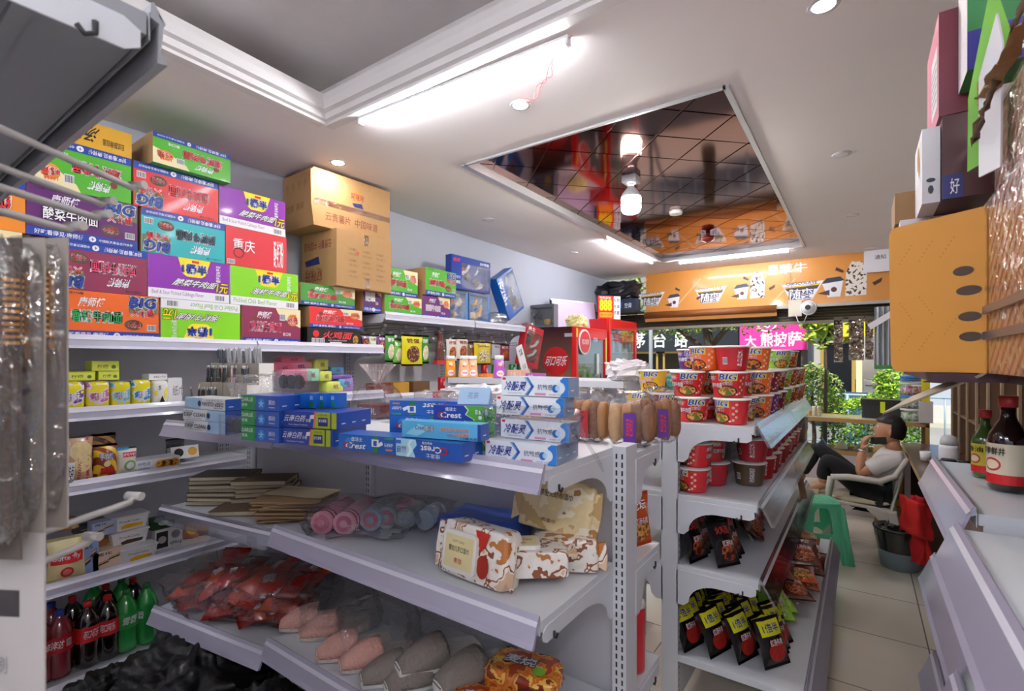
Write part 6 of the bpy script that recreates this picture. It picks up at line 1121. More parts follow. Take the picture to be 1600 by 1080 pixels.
# ================================================================= SHOP FRONT
ORG = M('#d8913c', .4, var=.05, scale=2, coat=.2); BX0 = -2.53; BZ = 2.235
b = MB(); b.box(BX0, RX, 6.96, 7.12, BZ, CEIL, ORG); f = Flat((0, 6.96, 0), (1, 0, 0), (0, 0, 1)); f.cur = False
def P2(u, v): p = pY(u, v, 6.96); return p.x, p.z
CHOC = M('#4a2a1c', .5); CONE = blend_mat('ice_cream', ['#3a2418', '#f0e8dc', '#f4eee4', '#f0e6d8'], 30, .4, 2)
def logo(u, v, s=1):
    x, z = P2(u, v); b.pol(f, [(x-.33*s, z+.14*s), (x+.34*s, z+.17*s), (x+.16*s, z-.17*s), (x-.18*s, z-.17*s)], WHITE, 1); b.pol(f, [(x-.29*s, z+.09*s), (x+.29*s, z+.12*s), (x+.24*s, z+.03*s), (x-.24*s, z+.01*s)], M('#4a3a34'), 2); b.pol(f, [(x-.28*s, z+.085*s), (x+.28*s, z+.115*s), (x+.27*s, z+.095*s), (x-.27*s, z+.07*s)], YEL, 3)
    b.txt(f, '随变', x-.2*s, z-.15*s, .38*s, .2*s, WHITE, 4, bold=.05, out=M('#28306c'), ow=.12); b.txt(f, 'CHOCOLATE', x-.26*s, z+.12*s, .5*s, .05*s, M('#28306c'), 3, bold=.05)
logo(1018, 468, .56); logo(1110, 461, .6); logo(1253, 455, .66)
def cone(u, v, s, full=True):
    x, z = P2(u, v)
    if full: b.pol(f, [(x-.16*s, z-.2*s), (x+.16*s, z-.2*s), (x+.17*s, z+.2*s), (x+.1*s, z+.42*s), (x-.06*s, z+.44*s), (x-.15*s, z+.25*s)], CONE, 2)
    cx = x-.36*s; b.pol(f, [(cx-.17*s, z+.06*s), (cx+.17*s, z+.1*s), (cx+.12*s, z-.2*s), (cx-.08*s, z-.2*s)], WHITE, 2); b.pol(f, [(cx-.18*s, z+.06*s), (cx-.1*s, z+.16*s), (cx+.12*s, z+.18*s), (cx+.19*s, z+.1*s)], M('#2c3448'), 3); b.circ(f, cx+.02*s, z-.06*s, .05*s, CHOC, 4, n=8); b.pol(f, [(cx-.25*s, z-.12*s), (cx-.05*s, z-.06*s), (cx-.05*s, z-.17*s)], CHOC, 5)
    b.pol(f, [(x+.25*s, z+.02*s), (x+.4*s, z+.1*s), (x+.38*s, z+.02*s), (x+.28*s, z-.04*s)], CHOC, 2); b.pol(f, [(x-.3*s, z+.36*s), (x-.18*s, z+.28*s), (x-.2*s, z+.24*s), (x-.32*s, z+.3*s)], CHOC, 2)
cone(1183, 453, .52); cone(1337, 445, .62); cone(1073, 468, .5, False)
x, z = P2(1201, 430); b.txt(f, '蒙牛', x+.12, z, .3, .12, WHITE, 2, bold=.03); b.rect(f, x, z, x+.1, z+.12, WHITE, 2)
for u in (1010, 1092, 1240): x, z = P2(u, 438); b.pol(f, [(x-.3, z-.32), (x-.28, z-.32), (x+.03, z+.02), (x+.01, z+.02)], M('#e8b878', .3), 1)
tag(b.build('banner_box'), 'long orange ice cream banner across the top of the shop front', 'banner')
b = MB(); b.tube([(BX0, 6.93, BZ-.03), (-.85, 6.93, BZ-.03)], .05, M('#8a5022', .5), 14); b.prism([(BX0, 6.90, BZ-.05), (BX0, 6.93, BZ-.12), (BX0, 6.935, BZ-.12), (BX0, 6.935, BZ-.05)], (1.68, 0, 0), M('#c88a4a', .5)); tag(b.build('curtain_roll'), 'brown rolled cover hanging under the orange banner', 'roll')
t = thing('roller_shutter', 'dark ribbed roller shutter pulled up under the orange banner', 'shutter', (0, 7.02, 0)); b = MB(); SH = M('#3a342c', .5, .3)
for k in range(6): z = 2.045+.032*k; b.prism([(WX, -.012, z), (WX, -.02, z+.012), (WX, -.012, z+.03), (WX, .01, z+.03), (WX, .01, z)], (RX-WX, 0, 0), SH)
b.build('slats', t); b = MB(); b.box(WX, RX, -.03, .03, 2.01, 2.045, M('#8a8070', .5, .3)); b.build('bottom_bar', t)
t = thing('security_camera', 'round white security camera with a black lens under the banner', 'camera'); p = pY(1263, 481, 6.86); t.location = p; b = MB(); b.tube([(0, .06, 0), (0, -.02, 0)], .085, WHITE, 24); b.ball((0, -.02, 0), (.075, .05, .075), M('#e4e4e6', .3, coat=.4), 16, 10); b.build('housing', t); b = MB(); b.tube([(0, -.066, 0), (0, -.074, 0)], .03, BLACK, 16); b.build('lens', t)
p = pY(1242, 480, 6.88); b = MB(); b.box(-.07, .07, 0, .05, -.11, .09, M('#dcd4c0', .5)); tag(b.build('junction_box', loc=p), 'cream square box beside the security camera', 'box')
a = pY(1243, 492, 6.86); c = pY(1262, 490, 6.86); b = MB(); b.tube([a, a+Vector((.03, 0, -.09)), a.lerp(c, .6)+Vector((0, 0, -.12)), c], .005, WHITE, 6); tag(b.build('electric_wire'), 'looped white cable below the security camera', 'wire')
b = MB(); b.box(-.85, RX, 6.9, 6.96, BZ-.035, BZ, M('#a8a29a', .4, .4)); tag(b.build('metal_rail'), 'grey metal rail along the bottom of the banner', 'rail')
p = pY(1372, 408, 6.9); b = MB(); b.box(-.13, .13, 0, .01, -.12, .14, WHITE); b.txt(Flat((-.13, 0, -.12), (1, 0, 0), (0, 0, 1)), '通知', .1, .14, .1, .05, BLACK, 1); tag(b.build('paper_notice', loc=p), 'white paper stuck at the right end of the banner', 'paper')
# foil sheets hanging in the opening, white curtain at the right jamb
FOIL = M('#b8aca0', .14, .95, var=.1, scale=30, bump=.5)
for k, (u0, u1, v1, lab) in enumerate(((1303, 1317, 566, 'narrow strip of silver foil bags hanging at the left'), (1326, 1350, 563, 'wide strip of silver foil bags hanging in the middle'), (1352, 1365, 562, 'strip of silver foil bags hanging at the right'))):
    Y = 6.75; p = pY(u0, 500, Y); q = pY(u1, v1, Y); w = q.x-p.x; h = p.z-q.z; nz_ = 30; b = MB()
    b.grid(lambda u, v: Vector((u*w, .05*noi(u*w*14+k, v*h*11, k)+.03*noi(u*w*30, v*h*30, k)-.02*abs(math.sin(v*math.pi*5)), v*h)), 14, 44, FOIL, False); b.grid(lambda u, v: Vector((u*w, .03+.03*noi(u*w*14+k, v*h*11, k+3), v*h)), 6, 20, FOIL, False)
    b.box(0, w, -.005, .02, h-.005, h+.035, M('#5a5248', .6)); tag(b.build('foil_strip', loc=(p.x, Y, q.z)), lab, 'foil bags', 'silver foil bag strips in the shop opening')
p = pY(1366, 480, 6.7); q = pY(1392, 574, 6.7); b = MB(); b.grid(lambda u, v: Vector((u*(q.x-p.x)*1.1, .03*math.sin(u*22)+.01*noi(u*5, v*5), v*(p.z-q.z)+.0)), 30, 10, M('#b8bcc0', .5, var=.08)); b.box(0, (q.x-p.x)*1.1, -.03, .03, -.02, .02, M('#3a8a3c', .5)); tag(b.build('plastic_curtain', loc=(p.x, 6.7, q.z)), 'pale grey plastic curtain with a green hem behind the orange carton', 'curtain')
b = MB(); b.box(-.16, .16, -.02, .02, -.03, .03, WHITE); p = pY(1382, 497, 6.6); tag(b.build('curtain_clip', loc=p, rot=(0, R_(-35), 0)), 'white plastic tube tied on the grey curtain', 'tube')
# ================================================================= STREET
CONC = M('#b9b4a8', .85, var=.08, scale=2); b = MB(); b.box(-14, 12, FY+.15, 11.2, -.2, -.06, CONC); struct(b.build('ground')); b = MB(); b.box(-22, 18, 11.2, 17, -.3, -.18, M('#8f8d88', .85, var=.1, scale=1.5)); struct(b.build('road')); b = MB(); b.box(-22, 18, 17, 24, -.3, -.06, CONC); struct(b.build('pavement'))
LEAF = [blend_mat('leaves_dark', ['#3c5a22', '#5a8430', '#487030', '#7aa040'], 9, .45, 2), blend_mat('leaves_light', ['#5a8a24', '#9ac030', '#b8d848', '#70a02c'], 9, .45, 2), blend_mat('leaves_olive', ['#6c7c34', '#a8b058', '#808e40', '#c0c070'], 9, .45, 2)]
def leaves(b, n, vol, s, ms, seed, aspect=.45):
    r = random.Random(seed)
    for _ in range(n):
        c = Vector(vol(r)); d = Vector((r.gauss(0, 1), r.gauss(0, 1), r.gauss(0, .7))).normalized(); e = d.cross(Vector((r.gauss(0, 1), r.gauss(0, 1), r.gauss(0, 1)))).normalized(); L = s*r.uniform(.6, 1.2); nrm = d.cross(e)*L*.12
        b.face([b.av(c-d*L/2), b.av(c+e*L*aspect/2+nrm), b.av(c+d*L/2), b.av(c-e*L*aspect/2+nrm)], ms[r.randrange(len(ms))])
def ballvol(c, rx, ry, rz, shell=.6):
    def g(r):
        while True:
            v = Vector((r.uniform(-1, 1), r.uniform(-1, 1), r.uniform(-1, 1)))
            if v.length <= 1: break
        v = v.normalized()*(shell+(1-shell)*r.random()) if v.length > 0 else v
        k = 1+.15*noi(v.x*3, v.y*3, v.z*3+c[0]); return (c[0]+v.x*rx*k, c[1]+v.y*ry*k, c[2]+v.z*rz*k)
    return g
def plant(name, label, parts, stems, cat='plant'):
    t = thing(name, label, cat, (0, 0, 0)); b = MB()
    for n, vol, s, ms, sd in parts: leaves(b, n, vol, s, ms, sd)
    b.build('foliage', t)
    if stems:
        b = MB()
        for pts, r in stems: b.tube(pts, r, M('#4a3a2c', .8), 7)
        b.build('stems', t)
    return t
p0 = pY(1282, 640, 9.4); p1 = pY(1376, 640, 9.4)
def hv(r): x = r.uniform(p0.x, p1.x+.5); y = 9.4+r.uniform(-.32, .32); z = r.uniform(0, .93+.06*math.sin(x*9)); return (x, y if z > .8 or r.random() < .3 else 9.4-.3*r.uniform(.8, 1.05), z)
def hv2(r): x = r.uniform(p0.x, p1.x+.5); return (x, 9.4+r.uniform(-.3, .3), .86+r.uniform(0, .14)+.05*math.sin(x*9))
plant('hedge', 'clipped bright green hedge behind the glass counter', [(2600, hv, .075, [LEAF[0], LEAF[1], LEAF[0]], 1), (1300, hv2, .07, [LEAF[1]], 2)], [([(p0.x+.15*k, 9.4, -.06), (p0.x+.15*k+.03, 9.4, .6)], .012) for k in range(9)], 'hedge')
p = pY(1269, 614, 8.9); plant('round_bush', 'round olive green bush left of the hedge', [(2200, ballvol((p.x, 8.9, p.z), .42, .36, .46), .07, [LEAF[2], LEAF[0], LEAF[2], LEAF[1]], 4)], [([(p.x, 8.9, -.06), (p.x+.03, 8.9, .4), (p.x, 8.9, p.z)], [.035, .03, .02])], 'bush')
p = pY(1390, 605, 8.8); plant('leafy_plant', 'bright green leafy plant beside the stacked snack jars', [(500, ballvol((p.x, 8.8, p.z), .2, .2, .33, .3), .09, [LEAF[1]], 5)], [([(p.x, 8.8, -.06), (p.x, 8.8, p.z)], .012)])
tp = pY(1108, 540, 10.2); br = [([(tp.x, 10.2, -.06), (tp.x+.05, 10.2, 1.6), (tp.x-.1, 10.2, 2.6), (tp.x-.2, 10.2, 3.6)], [.12, .10, .08, .05]), ([(tp.x, 10.2, 1.8), (tp.x+.6, 10.1, 2.5), (tp.x+1.2, 10.1, 2.9)], [.06, .045, .02]), ([(tp.x, 10.2, 1.7), (tp.x-.7, 10.2, 2.3), (tp.x-1.3, 10.3, 2.6)], [.06, .04, .02])]
plant('street_tree', 'leafy street tree seen above the noodle buckets', [(1500, ballvol((tp.x-.6, 10.2, 2.5), 1.1, .8, .55, .2), .12, [LEAF[0], LEAF[1], LEAF[2]], 6), (1500, ballvol((tp.x+.8, 10.2, 2.65), 1.1, .8, .6, .2), .12, [LEAF[0], LEAF[2], LEAF[1]], 7), (2200, ballvol((tp.x, 10.4, 3.6), 2.2, 1.5, .8, .2), .15, [LEAF[0], LEAF[2]], 8)], br, 'tree')
p = pY(1288, 520, 8.1); plant('young_tree', 'big leaved yellow green branch right of the pink sign', [(90, ballvol((p.x, 8.1, p.z+.05), .34, .25, .3, .1), .24, [LEAF[2], LEAF[1]], 9)], [([(p.x, 8.1, -.06), (p.x+.02, 8.1, 1.4), (p.x, 8.1, p.z+.3)], [.03, .02, .01])], 'tree')
p = pY(1017, 560, 9.0); b = MB(); b.tube([(p.x, 9.0, -.06), (p.x, 9.0, 4)], .035, M('#b8bcc0', .4, .3), 10); b.tube([(p.x, 9.0, -.06), (p.x, 9.0, .04)], .09, M('#8a8c90', .5), 10); tag(b.build('street_pole'), 'slim grey street pole seen left of the purple noodle buckets', 'pole')
# railing
t = thing('street_railing', 'grey blue street railing beyond the hedge', 'railing', (0, 11.0, -.06)); BLR = M('#8ea4b4', .4, .2); b = MB(); b.tube([(-4, 0, 1.0), (4, 0, 1.0)], .022, BLR, 8); b.build('top_rail', t); b = MB(); b.tube([(-4, 0, .12), (4, 0, .12)], .02, BLR, 8); b.build('bottom_rail', t)
for k in range(22): b = MB(); x = -3.6+.34*k; b.tube([(x, 0, 0 if k % 5 == 0 else .12), (x, 0, 1.0)], .014 if k % 5 else .03, BLR, 6); b.build('railing_post', t)
# opposite buildings
def shopfront(name, label, x0, x1, Y, wall, sign, text, tcol, tz, th_, frames, sz=(2.0, 3.1), logo=None):
    t = thing(name, label, 'shop', ((x0+x1)/2, Y, -.06)); w = (x1-x0); zb_, zt_ = sz
    b = MB(); b.box(-w/2, w/2, 2.5, 2.7, 0, 6, M(wall, .7)); b.box(-w/2, w/2, 0, 2.5, zt_, 6, M('#8f8a84', .8)); b.box(-w/2, -w/2+.2, 0, 2.5, 0, zt_, M(wall, .7)); b.box(w/2-.2, w/2, 0, 2.5, 0, zt_, M(wall, .7)); b.build('building', t)
    b = MB(); b.box(-w/2, w/2, -.15, 0, zb_, zt_, M(sign, .4)); f = Flat((-w/2, -.15, 0), (1, 0, 0), (0, 0, 1))
    for s_, x, ww_, z_, h_ in text: b.txt(f, s_, x, z_, ww_, h_, M(tcol, .4), 20, bold=.04)
    if logo: logo(b, f)
    b.build('signboard', t)
    for a, c, m, nm in frames:
        b = MB(); fr = .07; b.box(a, a+fr, -.02, .05, 0, zb_, m); b.box(c-fr, c, -.02, .05, 0, zb_, m); b.box(a, c, -.02, .05, zb_-fr, zb_, m); b.build(nm, t)
    return t
GOLD = M('#b8984c', .4, .3)
def xa(u, Y): return pY(u, 560, Y).x
Y = 19.5; A0, A1 = xa(955, Y), xa(1155, Y)
shopfront('liquor_shop', 'shop across the street under a black sign with large white characters', A0, A1, Y, '#5a5248', '#23252a', [('茅', xa(992, Y)-A0, .5, 2.15, .62), ('台', xa(1023, Y)-A0, .5, 2.15, .62), ('路', xa(1056, Y)-A0, .5, 2.15, .62)], '#e8e8e8', 0, 0, [(-A1/2+A0/2+.5+1.7*k, -A1/2+A0/2+2.0+1.7*k, GOLD, 'door_frame') for k in range(2)], (2.0, 3.1))
Y = 19.2; B0, B1 = xa(1157, Y), xa(1262, Y)
def bear(b, f):
    w = B1-B0; m = M('#f83c98', .4); cx = w*.42
    b.circ(f, cx, 2.95, .32, WHITE, 20); b.circ(f, cx, 2.95, .27, m, 22); b.circ(f, cx-.22, 3.2, .1, WHITE, 20); b.circ(f, cx+.22, 3.2, .1, WHITE, 20); b.circ(f, cx, 2.86, .1, WHITE, 24)
shopfront('pizza_shop', 'shop across the street under a bright pink sign', B0, B1, Y, '#5c544c', '#f83c98', [('熊披萨', (B1-B0)*.32, (B1-B0)*.6, 2.12, .5), ('大', (B1-B0)*.08, (B1-B0)*.18, 2.12, .4)], '#ffffff', 0, 0, [(-1.2, .4, M('#3a3a3c', .4), 'door_frame')], (2.0, 3.3), bear)
Y = 15.5; C0, C1 = xa(1272, Y), xa(1440, Y)
t = shopfront('print_shop', 'open fronted shop with a yellow sign and desks across the street', C0, C1, Y, '#a8a49c', '#e8c428', [('图文广告', 1.2, 1.4, 2.5, .4)], '#3a3a3a', 0, 0, [(-(C1-C0)/2+.15, -(C1-C0)/2+.9, GOLD, 'door_frame')], (2.25, 3.0))
b = MB(); b.box(-(C1-C0)/2+.22, -(C1-C0)/2+.84, .02, .06, 0, 2.1, M('#14161c', .2, coat=.4)); b.build('door_leaf', t); b = MB(); b.box(-(C1-C0)/2+.92, -(C1-C0)/2+1.05, -.05, .3, 0, 2.25, M('#d8c8a0', .6)); b.build('pillar', t)
for k, (u, w, h, z, c, nm, lab) in enumerate(((1347, .6, .75, 0, '#d8d8da', 'office_desk', 'white desk inside the open shop across the street'), (1328, .4, .5, .6, '#202226', 'office_chair', 'black chair in front of the white desk across the street'), (1362, .35, .35, .75, '#e8e8ea', 'printer', 'white printer on the desk across the street'), (1311, .3, .9, 0, '#3a3c40', 'office_machine', 'dark machine at the left of the open shop across the street'), (1383, .4, 1.0, 0, '#4a4c50', 'office_machine', 'dark cabinet at the right of the open shop across the street'))):
    Y2 = 16.6 if k != 1 else 16.1; b = MB()
    if nm == 'office_desk': b.box(-w/2-.3, w/2+.3, 0, .6, h-.04, h, M(c)); [b.box(x, x+.05, 0, .6, 0, h-.04, M(c)) for x in (-w/2-.3, w/2+.25)]; b.box(-w/2, w/2, .5, .55, .2, h, M(c))
    elif nm == 'office_chair': b.box(-.22, .22, -.2, .2, -.15, -.08, M(c)); b.box(-.2, .2, -.24, -.2, -.05, .5, M(c)); b.tube([(0, 0, -.6), (0, 0, -.15)], .03, M(c)); b.tube([(-.25, 0, -.62), (.25, 0, -.62)], .025, M(c)); b.tube([(0, -.25, -.62), (0, .25, -.62)], .025, M(c))
    else: b.rbox(-w/2, w/2, 0, .4, 0, h, .04, M(c)); b.box(-w*.4, w*.4, -.03, 0, h*.55, h*.62, M('#55585c')); b.box(-w*.3, w*.3, .05, .3, h, h+.05, M('#9a9ca0'))
    tag(b.build(nm, loc=(xa(u, Y2), Y2, z-.06 if nm != 'office_chair' else .58)), lab, nm.split('_')[-1])
b = MB(); b.box(-.2, .2, 0, .03, 0, 1.0, M('#3a5a70', .4)); tag(b.build('electric_meter_board', loc=(xa(1338, 12), 12, -.06)), 'blue grey board standing behind the railing', 'board')
t = thing('tube_light', 'added tube lamp brightening the inside of the open shop across the street', 'tube light', (xa(1340, 16.5), 16.6, 2.9)); b = MB(); b.box(-.7, .7, -.03, .03, 0, .04, WHITE); b.build('housing', t); b = MB(); b.tube([(-.7, 0, -.02), (.7, 0, -.02)], .03, TUBE, 8); b.build('tube', t)  # lamp added to brighten the dark interior of this shop
# ================================================================= DESK, COUNTER AND GOODS ON THE RIGHT
WOODD = M('#5a3a28', .35, var=.2, scale=6, coat=.3); WOODL = M('#b08850', .5, var=.15, scale=8); REDB = M('#4c1018', .5, var=.1)
t = thing('long_desk', 'long dark brown desk along the right wall with worn edge', 'desk', (.315, 2.75, 0)); b = MB(); b.box(0, RX-.32, 0, 3.1, .77, .80, WOODD); b.box(-.004, 0, 0, 3.1, .768, .798, M('#a88a5c', .6, var=.3, scale=30)); b.build('desktop', t)
for y in (0.02, 1.5, 3.05): b = MB(); b.box(.06, RX-.32, y, y+.03, 0, .77, M('#4a3424', .6)); b.build('side_panel', t)
t = thing('drawer_cabinet', 'light wooden drawer cabinet under the far end of the desk', 'cabinet', (.10, 5.45, 0)); b = MB(); b.box(0, .21, 0, .4, .02, .76, WOODL); b.build('cabinet_body', t)
for k in range(3):
    b = MB(); b.box(.012, .198, -.014, 0, .06+.235*k, .28+.235*k, M('#c29a5c', .5, var=.15, scale=8)); o = b.build('drawer', t, bevel=.004); b = MB(); b.tube([(.16, -.02, .13+.235*k), (.16, -.035, .15+.235*k), (.16, -.035, .19+.235*k), (.16, -.02, .21+.235*k)], .005, DRK, 6); b.build('handle', o)
t = thing('wall_cabinet', 'dark red backed wooden shelf cabinet standing on the desk', 'cabinet', (.66, 2.75, .802)); b = MB(); b.box(.24, .26, 0, 3.05, 0, .68, REDB); b.build('back_panel', t)
for k in range(9): b = MB(); b.box(0, .24, .375*k, .375*k+.018, 0, .68, M('#6a4c38', .5)); b.box(-.012, 0, .375*k-.006, .375*k+.026, 0, .68, M('#9a8468', .5, var=.2)); b.build('divider', t)
for z in (.30, .66): b = MB(); b.box(0, .24, 0, 3.05, z, z+.018, M('#7a5a44', .5)); b.build('shelf', t)
r = random.Random(5)
for k in range(14):
    y = 2.95+.2*k; s_ = k % 2; z = .802+(.322 if s_ else .003); h = r.uniform(.09, .2); c = ('#e8e8e4', '#d8d4c8', '#c83028', '#e0e4e8', '#7ab848', '#b8a890', '#f0ece4')[k % 7]; b = MB(); b.lathe([(.035, 0), (.038, .01), (.038, h*.75), (.02, h*.9), (.02, h)], M(c, .35, coat=.2), 14)
    tag(b.build('household_jar', loc=(.75, y if (y-2.75) % .375 > .06 else y+.06, z)), '%s jar in the wooden cabinet, %s from the street end on the %s board' % (('white', 'cream', 'red', 'pale', 'green', 'tan', 'off-white')[k % 7], ordn[min(11, (13-k)//2)], ('lower', 'upper')[s_]), 'jar', 'jars in the wooden cabinet')
def deskthing(b, name, lab, cat, u, v, z=.802, rz=0): p = pZ(u, v, z); return tag(b.build(name, loc=(p.x, p.y, z), rz=rz), lab, cat)
t = thing('thermos', 'white thermos with a rounded lid on the desk behind the black kettle', 'thermos', (.50, 4.55, .802)); b = MB(); b.lathe([(.05, 0), (.055, .01), (.055, .15), (.05, .17)], WHITE, 20); b.lathe([(.0565, .05), (.0565, .06)], BLACK, 20, caps=(False, False)); b.build('body', t); b = MB(); b.lathe([(.048, .17), (.05, .19), (.042, .225), (.015, .24)], M('#c8ccd0', .3), 20); b.build('lid', t)
t = thing('kettle', 'small black glossy kettle on the desk', 'kettle', (.47, 4.30, .802)); b = MB(); b.lathe([(.05, 0), (.062, .03), (.058, .08), (.035, .11)], BLACK, 20); b.build('body', t); b = MB(); b.tube([(.05, 0, .1), (.1, 0, .1), (.11, 0, .05), (.06, 0, .02)], .008, BLACK, 8); b.build('handle', t)
b = MB(); b.lathe([(.03, 0), (.05, .02), (.055, .035), (.05, .03), (.03, .01)], M('#b88a3c', .3, .5), 18); tag(b.build('brass_bowl', loc=(.42, 3.85, .802)), 'small brass coloured bowl near the desk edge', 'bowl')
b = MB(); b.lathe([(.03, 0), (.035, .07), (.032, .07), (.028, .005)], WHITE, 16); tag(b.build('white_cup', loc=(.40, 4.85, .802)), 'small white cup near the desk edge behind the thermos', 'cup')
b = MB(); superball(b, (0, 0, .05), (.1, .12, .05), M('#d8d4d8', .4, coat=.3), .5, .4, 3, 3); tag(b.build('plastic_bag', loc=(.56, 3.35, .802)), 'white crumpled bag on the desk beneath the cabinet', 'bag')
b = MB(); b.grid(lambda u, v: Vector((.09*u-.045+.03*noi(u*3, v*3), .02*math.sin(u*9)+.05*noi(u*4, v*2, 2), -.42*v)), 14, 14, M('#c81c20', .8)); b.grid(lambda u, v: Vector((.16*u-.1+.02*noi(u*5, v*3), .03*math.sin(u*7+1)-.03, -.22*v-.05*u)), 14, 10, M('#d02420', .8)); tag(b.build('red_cloth', loc=(.30, 3.95, .72), solid=.004), 'red cloth hanging from the underside of the desk', 'cloth')
# glass counter
t = thing('glass_counter', 'wooden framed glass counter at the shop opening behind the seated man', 'counter', (-.52, 6.05, 0)); cw, cd, ch = 1.05, .42, .97; b = MB(); b.box(0, cw, 0, cd, 0, .60, M('#b8b4b8', .5)); b.build('lower_body', t)
for x, y in ((0, 0), (cw-.03, 0), (0, cd-.03), (cw-.03, cd-.03)): b = MB(); b.box(x, x+.03, y, y+.03, .6, ch-.02, WOODL); b.build('corner_post', t)
b = MB(); b.box(0, cw, 0, .03, .6, .64, WOODL); b.box(0, cw, 0, .03, ch-.04, ch, WOODL); b.box(0, cw, cd-.03, cd, ch-.04, ch, WOODL); b.box(0, cw, cd-.03, cd, .6, .64, WOODL); b.build('frame_rails', t)
b = MB(); b.box(.03, cw-.03, .01, .014, .64, ch-.04, GLASS); b.build('front_glass', t); b = MB(); b.box(.0, cw, .0, cd, ch, ch+.006, blend_mat('counter_papers', ['#c8d0b8', '#e8e4d0', '#e8d060', '#9ab090', '#d8dcc8'], 7, .3, 2, 'cells')); b.build('glass_top', t)
for k, (x, c, lab) in enumerate(((.35, '#e8c8a0', 'cream card box'), (.52, '#d8b0a0', 'pink card box'), (.68, '#e0c89a', 'tan card box'), (.18, '#707478', 'grey bag'))):
    b = MB(); b.prism([(-.06, 0, 0), (.06, 0, 0), (.01, 0, .08)], (0, .1, 0), M(c, .5)); tag(b.build('counter_goods', loc=(-.52+x, 6.2, .642)), lab+' lying inside the glass counter', 'box')
for k in range(6): b = MB(); b.lathe([(.018, 0), (.02, .01), (.02, .09), (.016, .1)], M(('#d8a850', '#e8e0c8', '#c8b890')[k % 3], .3, coat=.3), 10); tag(b.build('small_jar', loc=(-.45+.045*(k % 3), 6.12+.05*(k//3), .977)), 'small tan jar at the left end of the glass counter, %s in the cluster' % ordn[k], 'jar', 'small jars on the glass counter')
t = thing('tool_box', 'black toolbox with a yellow latch on the glass counter', 'toolbox', (.18, 6.28, .977)); b = MB(); b.rbox(-.17, .17, -.09, .09, 0, .13, .02, DRK); b.build('body', t); b = MB(); b.rbox(-.18, .18, -.1, .1, .13, .19, .02, M('#1c1e20', .4)); b.build('lid', t); b = MB(); b.box(-.02, .02, -.108, -.098, .06, .17, M('#d8e820', .4)); b.build('latch', t)
def clearjar(lab, x, y, z, r_, h, lidc, fill): t = thing('snack_jar', lab, 'jar', (x, y, z), 0, 'clear snack jars stacked at the shop opening'); b = MB(); b.lathe([(r_, 0), (r_, h-.02), (r_*.9, h-.015)], CLEARH, 20); b.build('jar', t); b = MB(); b.lathe([(r_*.93, .005), (r_*.93, h*.7)], fill, 16); b.build('sweets', t); b = MB(); b.lathe([(r_*1.02, h-.02), (r_*1.02, h)], M(lidc, .4), 20); b.build('lid', t)
for k, (lidc, fill, lab) in enumerate((('#e0e0e0', blend_mat('sweets_green', ['#5aa040', '#e0e4d0', '#98c878', '#ffffff'], 30), 'lowest clear snack jar in the stack, greenish sweets'), ('#3a90d0', blend_mat('sweets_purple', ['#7a3ab0', '#e8e4e8', '#60a050', '#ffffff'], 30), 'second clear snack jar in the stack, blue lid'), ('#c8ccd0', blend_mat('sweets_pink', ['#c83c64', '#e8c8d0', '#a82848', '#f0e8e8'], 30), 'third clear snack jar in the stack, pink sweets'), ('#2a88d8', M('#2a78c8', .3), 'topmost flat blue jar of the stack'))):
    clearjar(lab, .40, 6.15, .977+.125*k, .085, .12 if k < 3 else .06, lidc, fill)
b = MB(); b.box(-.03, .03, -.03, .03, 0, .32, M('#e0d020', .4)); tag(b.build('yellow_packet', loc=(.50, 6.05, .977+.2)), 'yellow packet behind the stacked snack jars', 'packet'); b = MB(); b.box(-.05, .05, -.05, .05, 0, .198, M('#c8c4c0')); tag(b.build('white_box', loc=(.50, 6.05, .977)), 'pale box under the yellow packet beside the snack jars', 'box')
t = thing('fruit_table', 'small low table with a net of oranges left of the glass counter', 'table', (-.85, 6.15, 0)); b = MB(); b.box(-.2, .2, -.2, .2, .86, .89, M('#c8c4cc')); b.build('tabletop', t)
for x, y in ((-.18, -.18), (.15, -.18), (-.18, .15), (.15, .15)): b = MB(); b.box(x, x+.03, y, y+.03, 0, .86, METALW); b.build('leg', t)
for k in range(9): b = MB(); b.ball((0, 0, .034), .034, M('#d85a24', .45), 10, 8); tag(b.build('orange', loc=(-.85+.065*(k % 3-1), 6.08+.065*(k//3-1), .892 if k < 9 else .95)), 'orange lying on the small low table left of the counter', 'fruit', 'oranges on the low table')
# sauce bottles and jars on the right racks
def sauce(name, lab, x, y, z, r_, h, glass, labc, word, capc, rz=0, sc=1):
    t = thing(name, lab, 'sauce bottle', (x, y, z), rz); pr = [(r_*.9, 0), (r_, .01), (r_, h*.52), (r_*.9, h*.6), (r_*.45, h*.74), (r_*.36, h*.8), (r_*.36, h*.9)]; b = MB(); b.lathe(pr, glass, 22); b.build('glass_body', t)
    b = MB(); b.lathe([(r_*1.01, h*.08), (r_*1.015, h*.5)], M(labc, .4), 24, caps=(False, False)); cy = Cyl([(r_*1.02, h*.08), (r_*1.02, h*.5)], -90-60); b.rect(cy, 0, 0, cy.w*.5, h*.1, RED, 1); b.circ(cy, r_*1.05, h*.2, r_*.5, M('#c83028'), 1, h*.07); b.circ(cy, r_*1.05, h*.2, r_*.4, M('#f0e0c0'), 2, h*.05); b.txt(cy, word, r_*.35, h*.3, r_*1.4, h*.08, BLACK, 3, bold=.04); b.build('label', t)
    b = MB(); b.lathe([(r_*.46, h*.88), (r_*.48, h*.99), (r_*.44, h)], M(capc, .35, coat=.3), 18); b.build('cap', t)
